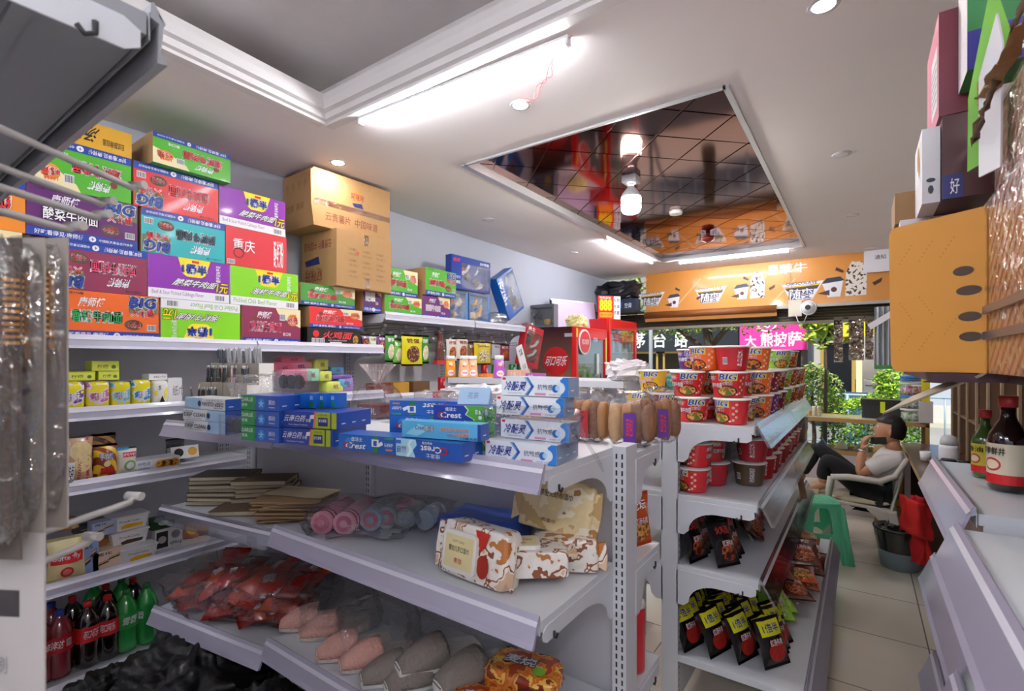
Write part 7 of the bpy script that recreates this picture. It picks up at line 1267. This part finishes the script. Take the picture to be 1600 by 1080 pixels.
sauce('soy_sauce_bottle', 'big dark soy sauce bottle with a red and cream label, rightmost', .345, 1.975, 1.182, .045, .27, M('#1c0c08', .06, coat=1), '#e8dcc0', '四季鲜井', '#b81c1c', R_(-55)); sauce('vinegar_bottle', 'green tinted sauce bottle with a red cap and yellow label', .325, 2.16, 1.182, .033, .215, M('#3a5a24', .08, coat=1), '#d8c83c', '香油', '#c82828', R_(-55))
sauce('oil_bottle', 'dark brown sauce bottle behind the big soy sauce bottle', .47, 2.15, 1.182, .042, .27, M('#1c0c08', .06, coat=1), '#b83028', '老抽', '#b81c1c', R_(-55))
t = thing('chili_jar', 'dark red chili sauce jar on the second shelf of the right rack', 'jar', (.36, 1.98, .822)); b = MB(); b.lathe([(.04, 0), (.047, .02), (.047, .09), (.038, .12)], M('#5a1008', .1, coat=1), 22); b.build('jar', t); b = MB(); b.lathe([(.0475, .03), (.0475, .08)], M('#8a1818', .4), 22, caps=(False, False)); b.build('label', t); b = MB(); b.lathe([(.038, .118), (.04, .15)], M('#c82020', .3), 18); b.build('lid', t)
t = thing('sauce_jar', 'jar with a red cap low on the right rack', 'jar', (.345, 1.40, .787)); b = MB(); b.lathe([(.036, 0), (.038, .02), (.038, .13)], M('#e0dcd4', .3, coat=.4), 20); b.build('jar', t); b = MB(); b.lathe([(.039, .0), (.039, .05)], M('#1c70c8', .4), 20, caps=(False, False)); b.build('label', t)
b = MB(); b.box(-.04, .04, -.002, .0, 0, .06, M('#1c70d8', .4)); tag(b.build('blue_tag', loc=(.24, 1.12, .787), rz=R_(-60)), 'small bright blue card standing on the nearest right shelf', 'card')
b = MB(); superball(b, (0, 0, .03), (.05, .06, .03), M('#5aa838', .3, coat=.4), .5, .2, 3, 3); tag(b.build('snack_bag', loc=(.28, 1.9, .457)), 'small green bag on the third shelf of the right rack', 'snack')
# ---- high shelf on the right wall with cartons
b = MB(); b.box(.29, RX-.005, 1.0, 1.66, 1.498, 1.52, M('#3c1c24', .5)); b.box(.15, RX-.005, 1.66, 2.7, 1.498, 1.52, M('#3c1c24', .5)); b.box(.6, RX-.005, 1.0, 1.02, 1.35, 1.498, M('#6a6468')); b.box(.6, RX-.005, 2.66, 2.68, 1.35, 1.498, M('#6a6468')); tag(b.build('high_shelf'), 'dark high shelf on the right wall carrying torn cartons', 'shelf')
OC = M('#c98a34', .6, var=.05, scale=8); hz = 1.522
t = thing('orange_carton', 'plain orange cardboard carton with four dark smudges, sticking out over the aisle', 'carton', (.066, 1.775, hz), math.atan2(-.135, .183)); w, h = .228, .405; b = MB(); pts = []
for cx, cy, a in ((w, h, None), (.02, h-.02, 90), (.025, .03, 180), (w, 0, None)):
    if a is None: pts.append((cx, 0, cy)); continue
    for k in range(5): an = R_(a+22.5*k); pts.append((cx+.02*math.cos(an), 0, cy+(.02 if a == 90 else .03)*math.sin(an)))
b.prism(pts, (0, .012, 0), OC); f = Flat((0, -.0005, 0), (1, 0, 0), (0, 0, 1)); SM = M('#4a3a30', .8)
for k, (z_, w_) in enumerate(((.255, .045), (.205, .055), (.14, .05), (.09, .05))): b.circ(f, .19-.01*(k == 0)+.002*k, z_, w_/2, SM, 1, .012)
for r_, (x_, z_) in enumerate(((.03, .3), (.08, .3), (.13, .3), (.03, .19), (.08, .2), (.03, .06), (.08, .06), (.14, .1))):
    for q in range(6): b.circ(f, x_+.006*q, z_+.009*q*(-1 if r_ in (3, 4) else 1), .0028, M('#b87a2c', .6), 1, n=6)
b.build('front_flap', t); b = MB(); b.box(.03, w, .012, .3, 0, h-.02, KRAFTD); b.build('carton_body', t)
FRAG = bpy.data.materials.new('fragile_tape_print'); FRAG.use_nodes = True; _n = FRAG.node_tree.nodes; _l = FRAG.node_tree.links; _t = _n.new('ShaderNodeTexCoord'); _m = _n.new('ShaderNodeMapping'); _m.inputs['Rotation'].default_value = (R_(35), 0, 0); _l.new(_t.outputs['Object'], _m.inputs[0])
_b = _n.new('ShaderNodeTexBrick'); _b.inputs['Scale'].default_value = 1; _b.inputs['Brick Width'].default_value = .13; _b.inputs['Row Height'].default_value = .03; _b.inputs['Mortar Size'].default_value = .009; _b.inputs['Color1'].default_value = lin('#c8442c'); _b.inputs['Color2'].default_value = lin('#b83a2a'); _b.inputs['Mortar'].default_value = lin('#d8b48c')
_s = _n.new('ShaderNodeSeparateXYZ'); _c = _n.new('ShaderNodeCombineXYZ'); _l.new(_m.outputs[0], _s.inputs[0]); _l.new(_s.outputs[1], _c.inputs[0]); _l.new(_s.outputs[2], _c.inputs[1]); _l.new(_c.outputs[0], _b.inputs[0]); _l.new(_b.outputs[0], _n['Principled BSDF'].inputs[0]); _n['Principled BSDF'].inputs['Roughness'].default_value = .3; _n['Principled BSDF'].inputs['Coat Weight'].default_value = .5
for k, (z0, z1, lab) in enumerate(((hz, 1.93, 'carton covered in red and tan warning tape, lower of two'), (1.933, 2.13, 'carton covered in red and tan warning tape wrapped in film, upper'))):
    t = thing('taped_carton', lab, 'carton', (.250+.01*k, 1.09, z0)); b = MB(); b.box(0, .5, 0, .53, 0, z1-z0, FRAG, {'+z': KRAFT}); b.build('carton_body', t)
    b = MB(); b.grid(lambda u, v: Vector((-.004-.008*abs(noi(u*7, v*9, k)), .53*u, (z1-z0)*v)), 24, 20, CLEARH, False); b.build('film_wrap', t)
    if k == 0: b = MB(); [b.box(-.012, -.006, 0, .53, z_, z_+.018, M('#3c4458', .3, coat=.5)) for z_ in (.08, .14)]; b.build('dark_tape', t)
    else: b = MB(); b.grid(lambda u, v: Vector((-.02-.03*v+.01*noi(u*8, v*4), .54*u-.02, .19-.0*u+.02*noi(u*14, 3)+.0+.0*v+(.06*u-.03)*v)), 20, 3, KRAFTD, False); b.build('torn_flap', t)
def fbox(name, lab, x0, x1, y0, y1, z0, z1, m, mats=None, deco=None, rz=0):
    b = MB(); b.box(0, x1-x0, 0, y1-y0, 0, z1-z0, m, mats)
    if deco: deco(b, Flat((0, 0, 0), (1, 0, 0), (0, 0, 1)), Flat((0, y1-y0, 0), (0, -1, 0), (0, 0, 1)))
    return tag(b.build(name, loc=(x0, y0, z0), rz=rz), lab, 'carton')
WT = M('#dcdade', .55); MR = M('#6c2030', .45)
fbox('white_carton', 'flat white carton lying on the orange carton', .095, .25, 1.85, 2.1, 1.91, 1.965, WT)
fbox('brown_carton', 'small brown carton on the flat white one', .085, .165, 1.90, 2.1, 1.967, 2.06, KRAFTD)
fbox('white_carton', 'white carton with torn holes under the tall red carton', .133, .170, 1.70, 1.90, 1.967, 2.165, WT, {'-x': WT}, lambda b, f, g: (b.circ(g, .10, .15, .03, KRAFT, 1, .035, 9), b.circ(g, .13, .12, .02, KRAFT, 2, .03, 7), b.circ(f, .018, .06, .010, DRK, 1, .006, 7), b.circ(f, .018, .035, .006, DRK, 1, .012, 7)))
fbox('maroon_carton', 'small dark maroon carton with a navy foot, beside the torn white one', .172, .27, 1.68, 1.90, 1.967, 2.18, M('#4a2024', .45), None, lambda b, f, g: (b.rect(f, 0, 0, .04, .06, M('#26286c'), 1), b.txt(f, '好', .015, .01, .018, .04, WHITE, 2)))
fbox('maroon_carton', 'tall dark red carton with a white shipping label, near the ceiling', .165, .27, 1.68, 1.95, 2.182, 2.45, MR, {'-x': M('#c07088', .5)}, lambda b, f, g: (b.rect(g, .12, .04, .24, .2, WT, 1), [b.rect(g, .13, .06+.02*k, .23, .068+.02*k, GREY, 2) for k in range(6)]))
fbox('green_carton', 'large green and blue carton at the top right corner', .2025, .75, 1.55, 1.675, 2.225, 2.60, M('#2c7c40', .45), {'-x': WT}, lambda b, f, g: (b.rect(f, 0, 0, .54, .09, M('#342c8c'), 1), b.txt(f, '好心', .08, .015, .14, .06, WHITE, 2, bold=.04), b.circ(g, .2, .2, .02, BLACK, 1, .01, 8)))
b = MB(); b.prism([(0, 0, 0), (.045, 0, .02), (.075, 0, .28), (.05, 0, .40), (.005, 0, .16)], (0, .004, 0), M('#78b83c', .5)); b.txt(Flat((0, 0, 0), (1, 0, 0), (0, 0, 1)), '牛肉面', .02, .09, .012, .1, M('#c84040'), 2, rot=90); tag(b.build('carton_flap', loc=(.200, 1.53, 1.985), rot=(R_(6), 0, R_(-20))), 'bright green torn cardboard flap hanging beside the taped cartons', 'cardboard')
b = MB(); b.prism([(0, 0, 0), (.06, 0, 0), (.065, 0, .26), (.05, 0, .33), (.0, 0, .22)], (0, .004, 0), WT); tag(b.build('carton_flap', loc=(.215, 1.50, 1.96), rot=(0, 0, R_(-65))), 'white cardboard flap between the green flap and the taped cartons', 'cardboard')
b = MB(); b.grid(lambda u, v: Vector((.16*u, .02*noi(u*9, v*3), .012+.21*u+.02*v+.014*noi(u*12, v, 4)-.03*v)), 22, 3, M('#5a4434', .9)); tag(b.build('cardboard_strip', loc=(.20, 1.48, 2.02), rz=R_(-70), solid=.006), 'torn brown cardboard edge running up over the taped cartons', 'cardboard')
# tan board sticking out below, grey clips under the shelf
a = Vector(ray(1400, 636))*1.75; c = Vector(ray(1552, 578))*1.20; a.z = EYE+(565-636)/775*1.75; c.z = EYE+(565-578)/775*1.20
dv = c-a; L = dv.length; b = MB(); b.prism([(0, -.05, 0), (L, -.03, 0), (L, .07, 0), (0.02, .05, 0)], (0, 0, .006), M('#a89a84', .75, var=.1)); ob = b.build('tan_board', loc=a, rot=(R_(35), -math.asin(dv.z/L), math.atan2(dv.y, dv.x))); tag(ob, 'long tan cardboard strip slanting out below the orange carton', 'cardboard')
for k, (u, v) in enumerate(((1472, 583), (1492, 590))): d = ray(u, v); b = MB(); b.prism([(0, 0, 0), (.10, 0, .02), (.10, .12, .02), (0, .12, 0)], (0, 0, .004), M('#b8b8bc', .25, coat=.5)); tag(b.build('plastic_clip', loc=(d[0]*1.85, d[1]*1.85, 1.468), rz=.4), ('grey plastic strip under the high shelf, left one', 'grey plastic strip under the high shelf, right one')[k], 'plastic strip')
# ================================================================= SEATED MAN, CHAIR, STOOL, BIN
SKIN = M('#c08a68', .5, var=.05); HAIR = M('#100c0c', .5, var=.3, scale=120, bump=.5); SHIRT = M('#dedbd8', .8, var=.04, scale=6, bump=.25); TROU = M('#15151a', .85, var=.1)
def skinned(name, chains, m, parent, sub=2, smooth=True):
    """chains: lists of (x, y, z, r) joined where points coincide"""
    vs, rs, es = [], [], []; key = {}
    for ch in chains:
        prev = None
        for x, y, z, *r in ch:
            k = (round(x, 4), round(y, 4), round(z, 4))
            if k not in key: key[k] = len(vs); vs.append((x, y, z)); rs.append((r[0], r[1] if len(r) > 1 else r[0]))
            i = key[k]
            if prev is not None and prev != i: es.append((prev, i))
            prev = i
    me = bpy.data.meshes.new(name); me.from_pydata(vs, es, []); me.materials.append(m); o = bpy.data.objects.new(name, me); COL.objects.link(o)
    if parent: o.parent = parent
    md = o.modifiers.new('skin', 'SKIN'); md.use_smooth_shade = True
    for i, r in enumerate(rs): me.skin_vertices[0].data[i].radius = r
    me.skin_vertices[0].data[0].use_root = True
    s_ = o.modifiers.new('sub', 'SUBSURF'); s_.levels = sub; s_.render_levels = sub; return o
PX, PY = .10, 5.10
man = thing('person', 'man in white shirt and black trousers leaning back in an armchair, phone in hand', 'person', (PX, PY, 0))
def q(u, v, y, r): p = pY(u, v, PY+y); return (p.x-PX, y, p.z, r)
hip = q(1366, 768, 0, .13); sp1 = q(1375, 748, 0, .125); chest = q(1388, 724, 0, .135); neckb = q(1396, 704, 0, .07); neck = q(1395, 694, 0, .052); 
shn = q(1394, 716, -.17, .062); shf = q(1392, 716, .17, .062); eln = q(1342, 742, -.20, .045); wrn = q(1348, 703, -.13, .028)
knn = q(1290, 716, -.12, .068); ann = q(1286, 757, -.10, .04); hpn = q(1362, 772, -.10, .09); hpf = q(1362, 772, .10, .09); knf = q(1277, 698, .14, .066); anf = q(1249, 744, .16, .04)
elf = q(1352, 738, .22, .04); wrf = q(1322, 730, .12, .027)
def mid(a, b, t, r): return tuple(a[i]+(b[i]-a[i])*t for i in range(3))+(r,)
skinned('body', [[hip, sp1, chest, neckb, neck, q(1393, 686, 0, .05)], [chest, shn, mid(shn, eln, .5, .047), eln, mid(eln, wrn, .4, .04), wrn], [chest, shf, mid(shf, elf, .5, .045), elf, mid(elf, wrf, .5, .036), wrf], [hip, hpn, mid(hpn, knn, .5, .08), knn, mid(knn, ann, .4, .055), ann], [hip, hpf, mid(hpf, knf, .5, .08), knf, mid(knf, anf, .4, .055), anf]], SKIN, man)
def g(a, k): return a[:3]+(a[3]*k,)
skinned('shirt', [[g(hip, 1.12), g(sp1, 1.18), g(chest, 1.12), g(neckb, 1.05)], [g(chest, 1.12), g(shn, 1.3), mid(shn, eln, .55, .072), mid(shn, eln, .72, .074)], [g(chest, 1.12), g(shf, 1.3), mid(shf, elf, .5, .072), mid(shf, elf, .66, .074)]], SHIRT, man)
skinned('trousers', [[g(hip, 1.1), g(hpn, 1.15), mid(hpn, knn, .5, .092), g(knn, 1.15), mid(knn, ann, .5, .064), mid(knn, ann, .86, .056)], [g(hip, 1.1), g(hpf, 1.15), mid(hpf, knf, .5, .092), g(knf, 1.15), mid(knf, anf, .5, .064), mid(knf, anf, .9, .056)]], TROU, man)
# head, turned towards -x
hc = Vector(q(1389, 673, 0, 0)[:3]); hp_ = thing('head_pivot', '', '') if 0 else None
b = MB()
def headf(u, v):
    a = 2*math.pi*u; t_ = math.pi*(v-.5); x, y, z = math.cos(a)*math.cos(t_), math.sin(a)*math.cos(t_), math.sin(t_)
    fx = x < 0; X = x*(.098 if not fx else .092); Y_ = y*.076*(1-.18*max(0, -z)*1.0); Z = z*(.118 if z > 0 else .128)
    if fx and z < 0: X *= 1-.12*(-z); X -= .012*math.exp(-((z+.75)/.2)**2)
    if fx: X -= .019*math.exp(-(y/.2)**2-((z+.12)/.16)**2)+.008*math.exp(-(y/.3)**2-((z+.48)/.08)**2)*1.0; X += .012*math.exp(-((abs(y)-.38)/.16)**2-((z-.12)/.12)**2)
    if not fx and z < -.3: X *= 1-.35*(-z-.3)
    return Vector((X, Y_, Z))
b.grid(headf, 40, 30, SKIN)
for s_ in (-1, 1): b.ball((.012, s_*.079, -.005), (.02, .009, .032), SKIN, 10, 8)
HR = (0, R_(14), 0); hd = b.build('head', man, loc=hc, rot=HR)
b = MB()
for s_ in (-1, 1): b.ball((-.078, s_*.031, .014), (.012, .014, .009), M('#f0ece8', .3), 10, 8); b.ball((-.0865, s_*.031, .014), (.005, .006, .006), BLACK, 8, 6)
b.build('eyes', hd)
b = MB(); b.box(-.100, -.09, -.024, .024, -.062, -.055, M('#8a4a40', .5)); b.build('mouth', hd, bevel=.002)
b = MB()
def hairf(u, v):
    a = 2*math.pi*u; t_ = math.pi*(v*.62-.12); x, y, z = math.cos(a)*math.cos(t_), math.sin(a)*math.cos(t_), math.sin(t_); k = 1.09+.05*noi(x*6, y*6, z*6)
    low = -.05 if x > .25 else .5+.1*x; 
    if x < .1 and z < low: z = low; k = 1.02
    return Vector((x*.104*k, y*.083*k, z*.124*k+.004))
b.grid(hairf, 44, 18, HAIR); b.build('hair', hd)
# hands: palm and five fingers each
def hand(name, wr, d, side_, curl, parent):
    """wr wrist point, d palm direction, side_ direction across the palm, curl bend direction"""
    wr = Vector(wr); d = Vector(d).normalized(); s_ = Vector(side_).normalized(); c = Vector(curl).normalized(); ch = []
    p0 = wr; palm = wr+d*.05; kn = [palm+d*.028+s_*(.026-.0175*i) for i in range(4)]
    chains = [[(*wr, .022), (*(wr+d*.03), .025, .017), (*palm, .03, .016)]]
    for i, k in enumerate(kn):
        L = (.040, .045, .042, .033)[i]; a = k; p1 = a+(d*.75+c*.6).normalized()*L; p2 = p1+(d*.1+c).normalized()*L*.7; p3 = p2+(c-d*.55).normalized()*L*.5
        chains.append([(*palm, .03, .016), (*a, .0105), (*p1, .0092), (*p2, .0085), (*p3, .007)])
    tb = wr+d*.02+s_*.025; t1 = tb+(s_*.7+d*.6+c*.4).normalized()*.03; t2 = t1+(d*.7+c*.8).normalized()*.028; chains.append([(*(wr+d*.03), .025, .017), (*tb, .013), (*t1, .0115), (*t2, .009)])
    return skinned(name, chains, SKIN, parent, 1)
hand('hand', wrn[:3], (.12, .05, 1), (.3, -1, 0), (1, .35, .1), man); hand('hand', wrf[:3], (-1, -.25, -.25), (0, -1, .2), (-.3, 0, -1), man)
b = MB(); wv = Vector(wrn[:3]); b.tube([wv+Vector((0, 0, -.016)), wv+Vector((.003, 0, .004))], .034, M('#c8c0b0', .25, .7), 16); b.build('wrist_watch', man)
def foot(name, a, tip, m, parent): b = MB(); a = Vector(a); tp_ = Vector(tip); d = tp_-a; b.tube([a-d*.28+Vector((0, 0, -.01)), a, a+d*.45+Vector((0, 0, -.012)), a+d*.85+Vector((0, 0, -.02)), tp_+Vector((0, 0, -.022))], [.026, .038, .036, .036, .02], m, 12); return b.build(name, parent)
foot('foot', ann[:3], (ann[0]-.17, ann[1], ann[2]-.06), SKIN, man); foot('foot', anf[:3], (anf[0]-.15, anf[1], anf[2]+.04), M('#9a9088', .8), man)
b = MB(); b.box(-.13, .04, -.045, .045, -.10, -.075, M('#b8a888', .7)); b.grid(lambda u, v: Vector((-.10+.07*v, -.048*math.cos(math.pi*u), -.075+.05*math.sin(math.pi*u))), 10, 4, M('#c8b898', .7)); b.build('sandal', man, loc=ann[:3], bevel=.006)
t = thing('mobile_phone', 'black mobile phone held up beside the seated man\'s face', 'phone', (PX+wrn[0]+.105, PY-.135, wrn[2]+.085), 0); b = MB(); b.box(-.052, .052, -.005, .005, -.028, .028, BLACK); b.build('phone_body', t, bevel=.004); b = MB(); b.box(-.05, -.03, -.0075, -.005, .0, .03, M('#2a2a30', .2, coat=.5)); b.build('phone_camera', t); t.rotation_euler = (R_(-8), R_(-6), R_(6))
# foot support: white carton
b = MB(); b.box(-.16, .14, -.17, .17, 0, .0, WHITE) if 0 else b.box(-.15, .15, -.2, .2, 0, anf[2]-.055, M('#c8c0b4', .6)); b.txt(Flat((-.15, -.2, 0), (1, 0, 0), (0, 0, 1)), '纸箱', .04, .1, .14, .1, KRAFTD, 1); tag(b.build('cardboard_box', loc=(-.40, 5.32, 0)), 'pale carton on the floor under the man\'s feet', 'box')
# plastic armchair, facing -x
CH = M('#cfc9c0', .4, var=.03, coat=.15); ch = thing('plastic_armchair', 'beige plastic armchair carrying the seated man', 'chair', (.02, 5.10, 0), 0)
def strip(pts, w, y, th_=.02):
    b_ = MB(); b_.tube([(x, y, z) for x, z in pts], w, CH, 8); return b_
b = MB(); b.prism([(-.22, -.22, .385), (.2, -.21, .36), (.2, .21, .36), (-.22, .22, .385)], (0, 0, .022), CH); b.prism([(-.235, -.225, .34), (-.22, -.225, .41), (-.215, .225, .41), (-.235, .225, .34)], (.012, 0, 0), CH); b.build('seat', ch, bevel=.008)
b = MB()
def bk_(u, v): a = (u-.5)*2; return Vector((.18+.10*v-.03*(1-a*a)*.6+.0, a*(.215-.02*v*v), .37+.45*v-.03*a*a*v))
for i in range(7):
    u0, u1 = (.02+i*.14)/1.0, (.02+i*.14+.10); 
    b.grid(lambda u, v: bk_(u0+(u1-u0)*u, v), 3, 10, CH)
for v0, v1 in ((.88, 1), (0, .12)): b.grid(lambda u, v: bk_(u, v0+(v1-v0)*v), 16, 3, CH)
b.build('backrest', ch, solid=.014)
for s_ in (-1, 1):
    y = s_*.25; b = MB(); pts = [(-.22, .60), (-.1, .615), (.1, .605), (.20, .66), (.27, .79)]; b.tube([(x, y*(1 if k < 4 else .86), z) for k, (x, z) in enumerate(pts)], [.024, .026, .026, .022, .018], CH, 8); b.tube([(-.22, y, .60), (-.235, y, .5), (-.24, y*.95, .36)], [.024, .022, .022], CH, 8); b.build('armrest', ch)
for sx, sy in ((-1, -1), (-1, 1), (1, -1), (1, 1)):
    x0, x1 = (-.22, -.27) if sx < 0 else (.18, .25); b = MB(); b.prism([(x0-.035, sy*.20, .38), (x0+.035, sy*.20, .38), (x0+.03, sy*.24, .37), (x0-.03, sy*.24, .37)], (x1-x0, sy*.03, -.37), CH); b.build('leg', ch, bevel=.006)
    b = MB(); b.prism([(x0-.02, sy*.21, .37), (x0-sx*.16, sy*.21, .37), (x0-.0-sx*.03, sy*.215, .25)], (0, sy*.02, 0), CH) if sx else None; b.build('leg_gusset', ch)
b = MB(); superball(b, (-.01, 0, .035), (.2, .19, .022), M('#d0c4ac', .85, var=.15, scale=30), .4, .08, 3, 2); tag(b.build('seat_cushion', loc=(.02, 5.1, .382)), 'thin cream cushion on the plastic armchair', 'cushion')
# green stool
GS = M('#68d4a8', .35, var=.04, coat=.2); p = pZ(1288, 872, 0); st = thing('plastic_stool', 'mint green plastic stool in the aisle with patterned top', 'stool', (p.x-.055, p.y+.04, 0), R_(20)); H_ = .45
b = MB(); b.rbox(-.14, .14, -.14, .14, H_-.03, H_, .05, GS, 5)
for k in range(5):
    for j in range(5): b.circ(topf(.28, H_, .28), .05+.045*k, -.09+.045*j, .014, M('#3aa880', .5), 1, .006, 8)
b.build('seat', st, bevel=.01)
for k in range(4):
    a = R_(90*k); mt = Matrix.Rotation(a, 4, 'Z')
    def W3(x, z, inset=0): f_ = (H_-z)/H_; y = -(.135+.055*f_)+inset; return mt @ Vector((x*(1+.38*f_), y, z))
    b = MB(); out = [(-.13, H_-.02), (-.13, 0), (-.085, 0), (-.075, .12)]+[(-.075+.15*i/8, .12+.05*math.sin(math.pi*i/8)) for i in range(1, 8)]+[(.075, .12), (.085, 0), (.13, 0), (.13, H_-.02)]
    top_ = [(-.05+.1*i/6, .37+.025*math.sin(math.pi*i/6)) for i in range(7)]; hole = [(.062, .21), (.055, .37)]
    A = [(-.13, H_-.02), (-.13, 0), (-.085, 0), (-.072, .15), (-.06, .22), (-.05, .38), (-.03, .41), (0, .415), (0, H_-.02)]; B_ = [(-.072, .15), (-.04, .175), (0, .18), (0, .22), (-.06, .22)]
    for poly in (A, B_):
        for sg in (1, -1):
            pl = [(x*sg, z) for x, z in poly]; pl = pl if sg > 0 else pl[::-1]; o_ = [b.av(W3(x, z)) for x, z in pl]; i_ = [b.av(W3(x, z, .012)) for x, z in pl]; b.face(o_, GS); b.face(i_[::-1], GS); n = len(pl)
            for j in range(n): b.face((o_[j], i_[j], i_[(j+1) % n], o_[(j+1) % n]), GS)
    for x in (-.108, .108):
        for dx in (-.012, .006): b.tube([W3(x+dx, .01, -.003), W3(x+dx, H_-.05, -.003)], .003, GS, 5)
    b.build('leg_frame', st)
    b = MB(); b.tube([W3(-.132, .0, .006), W3(-.132, .24, .006), W3(-.13, H_-.03, .006)], [.022, .02, .02], GS, 8); b.build('leg', st)
# bin
p = pZ(1407, 892, 0); bn = thing('waste_bin', 'grey waste bin with a black liner beside the plastic armchair', 'bin', (p.x, p.y+.08, 0)); b = MB(); GB = M('#7c8c94', .45); b.lathe([(.115, 0), (.12, .005), (.155, .28), (.15, .28), (.11, .01)], GB, 32, caps=(True, False)); b.build('bin_body', bn)
b = MB(); b.lathe([(.139, .135), (.1475, .19), (.165, .285), (.168, .30), (.15, .305), (.13, .27), (.1, .2), (.02, .18)], M('#0e0e10', .2, coat=.6), 36, caps=(False, False)); b.build('liner', bn)
b = MB(); superball(b, (0, 0, .265), (.12, .12, .035), M('#1a1a1e', .15, coat=.8), .8, .6, 4, 2, 24, 14, False); b.build('liner_top', bn)
b = MB(); b.tube([(.16*math.cos(2*math.pi*k/28), .16*math.sin(2*math.pi*k/28), .292) for k in range(28)], .009, M('#1c1c1e', .4), 8, closed=True); b.build('rim', bn)
# ================================================================= NEAR RACK AT THE LEFT EDGE
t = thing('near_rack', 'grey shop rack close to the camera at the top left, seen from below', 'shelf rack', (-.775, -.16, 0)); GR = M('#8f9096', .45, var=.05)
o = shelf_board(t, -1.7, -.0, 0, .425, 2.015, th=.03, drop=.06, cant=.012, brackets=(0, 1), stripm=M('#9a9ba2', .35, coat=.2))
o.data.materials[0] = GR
b = MB()
for y in (.10, .2, .3): b.box(-1.69, -.01, y, y+.018, 1.974, 1.985, GR)
b.build('underside_rib', t); upright(t, -.02, -.04, .0, 2.0); upright(t, -1.7, -.04, .0, 2.0); back_panel(t, -1.68, -.04, -.03, -.012, .05, 1.98)
for z in (.7, .25): shelf_board(t, -1.69, -.04, 0, .3, z)
D = Vector((-.50, .86, 0)).normalized(); WH = M('#b8b6b4', .4, .2)
def P(u, v, t_): d = ray(u, v); return Vector((d[0]*t_, d[1]*t_, EYE+d[2]*t_))
def hook(lab, tip, L, dip=.0):
    b = MB(); a = tip-D*L+Vector((0, 0, dip)); b.tube([a, tip-D*.01, tip+Vector((0, 0, .008))], .0052, WH, 8); b.tube([tip+Vector((-.012, -.006, .008)), tip+Vector((.012, .006, .008))], .0068, WH, 8)
    b.tube([a+Vector((0, 0, .03)), a], .005, WH, 8); tag(b.build('wire_hook'), lab, 'hook', 'white wire hooks of the near rack')
hook('topmost wire hook of the near rack, reaching over the cartons', P(215, 297, .82), .62, .02); hook('second wire hook of the near rack, ending over the purple carton', P(167, 322, .80), .6, .01); hook('third wire hook of the near rack, just below the second', P(160, 343, .76), .6); hook('fourth wire hook of the near rack carrying the comb packs', P(118, 362, .70), .5)
hook('long lower wire hook crossing the cookie shelves', P(210, 783, .80), .6, -.005); hook('lower wire hook above the red drink bottles', P(145, 846, .78), .6, -.01); hook('short lower wire hook beside the white card', P(70, 808, .66), .4, -.01)
CARD = M('#a89c92', .5, var=.1); ORB = M('#d8901c', .5)
def comb(lab, u, t_, cc, bc):
    tp_ = P(u, 372, t_); t = thing('comb_pack', lab, 'comb', tp_, math.atan2(D.y, D.x)-math.pi/2, 'comb packs on the near wire hooks')
    b = MB(); b.box(-.026, .026, .0, .002, -.35, 0, M(cc, .4, var=.08)); b.build('backing_card', t)
    b = MB(); b.box(-.012, .012, -.022, -.012, -.33, -.05, M('#5a4630', .4)); b.build('handle', t); b = MB()
    for k in range(11): b.box(-.02, .02, -.034, -.016, -.05-.0068*k-.003, -.05-.0068*k, ORB)
    b.box(-.021, .021, -.016, -.011, -.135, -.04, M(bc, .5)); b.build('bristle_head', t)
    b = MB(); superball(b, (0, -.02, -.17), (.028, .022, .16), CLEAR, .35, .08, 3, int(u), 18, 16); b.build('blister', t)
comb('comb pack on the near hooks, closest to the cartons', 74, .60, '#a8a098', '#8a6a3c'); comb('comb pack on the near hooks, middle one', 36, .56, '#a09890', '#6a4a2c'); comb('comb pack on the near hooks, at the left frame edge', -2, .54, '#5a524c', '#4a3824')
p = P(12, 832, .56); t = thing('hanging_card', 'white product card with black patches hanging at the lower left edge', 'card', p, math.atan2(D.y, D.x)-math.pi/2); b = MB(); b.box(-.06, .045, 0, .002, -.30, 0, M('#bcb6b4', .5)); b.txt(Flat((-.06, 0, -.3), (1, 0, 0), (0, 0, 1)), '发刷', .03, .14, .03, .02, GREY, 1); b.build('card', t); b = MB(); f = Flat((-.06, 0, -.3), (1, 0, 0), (0, 0, 1)); b.rect(f, .0, .205, .075, .235, M('#3a3638', .5), 1); b.build('black_patch', t)
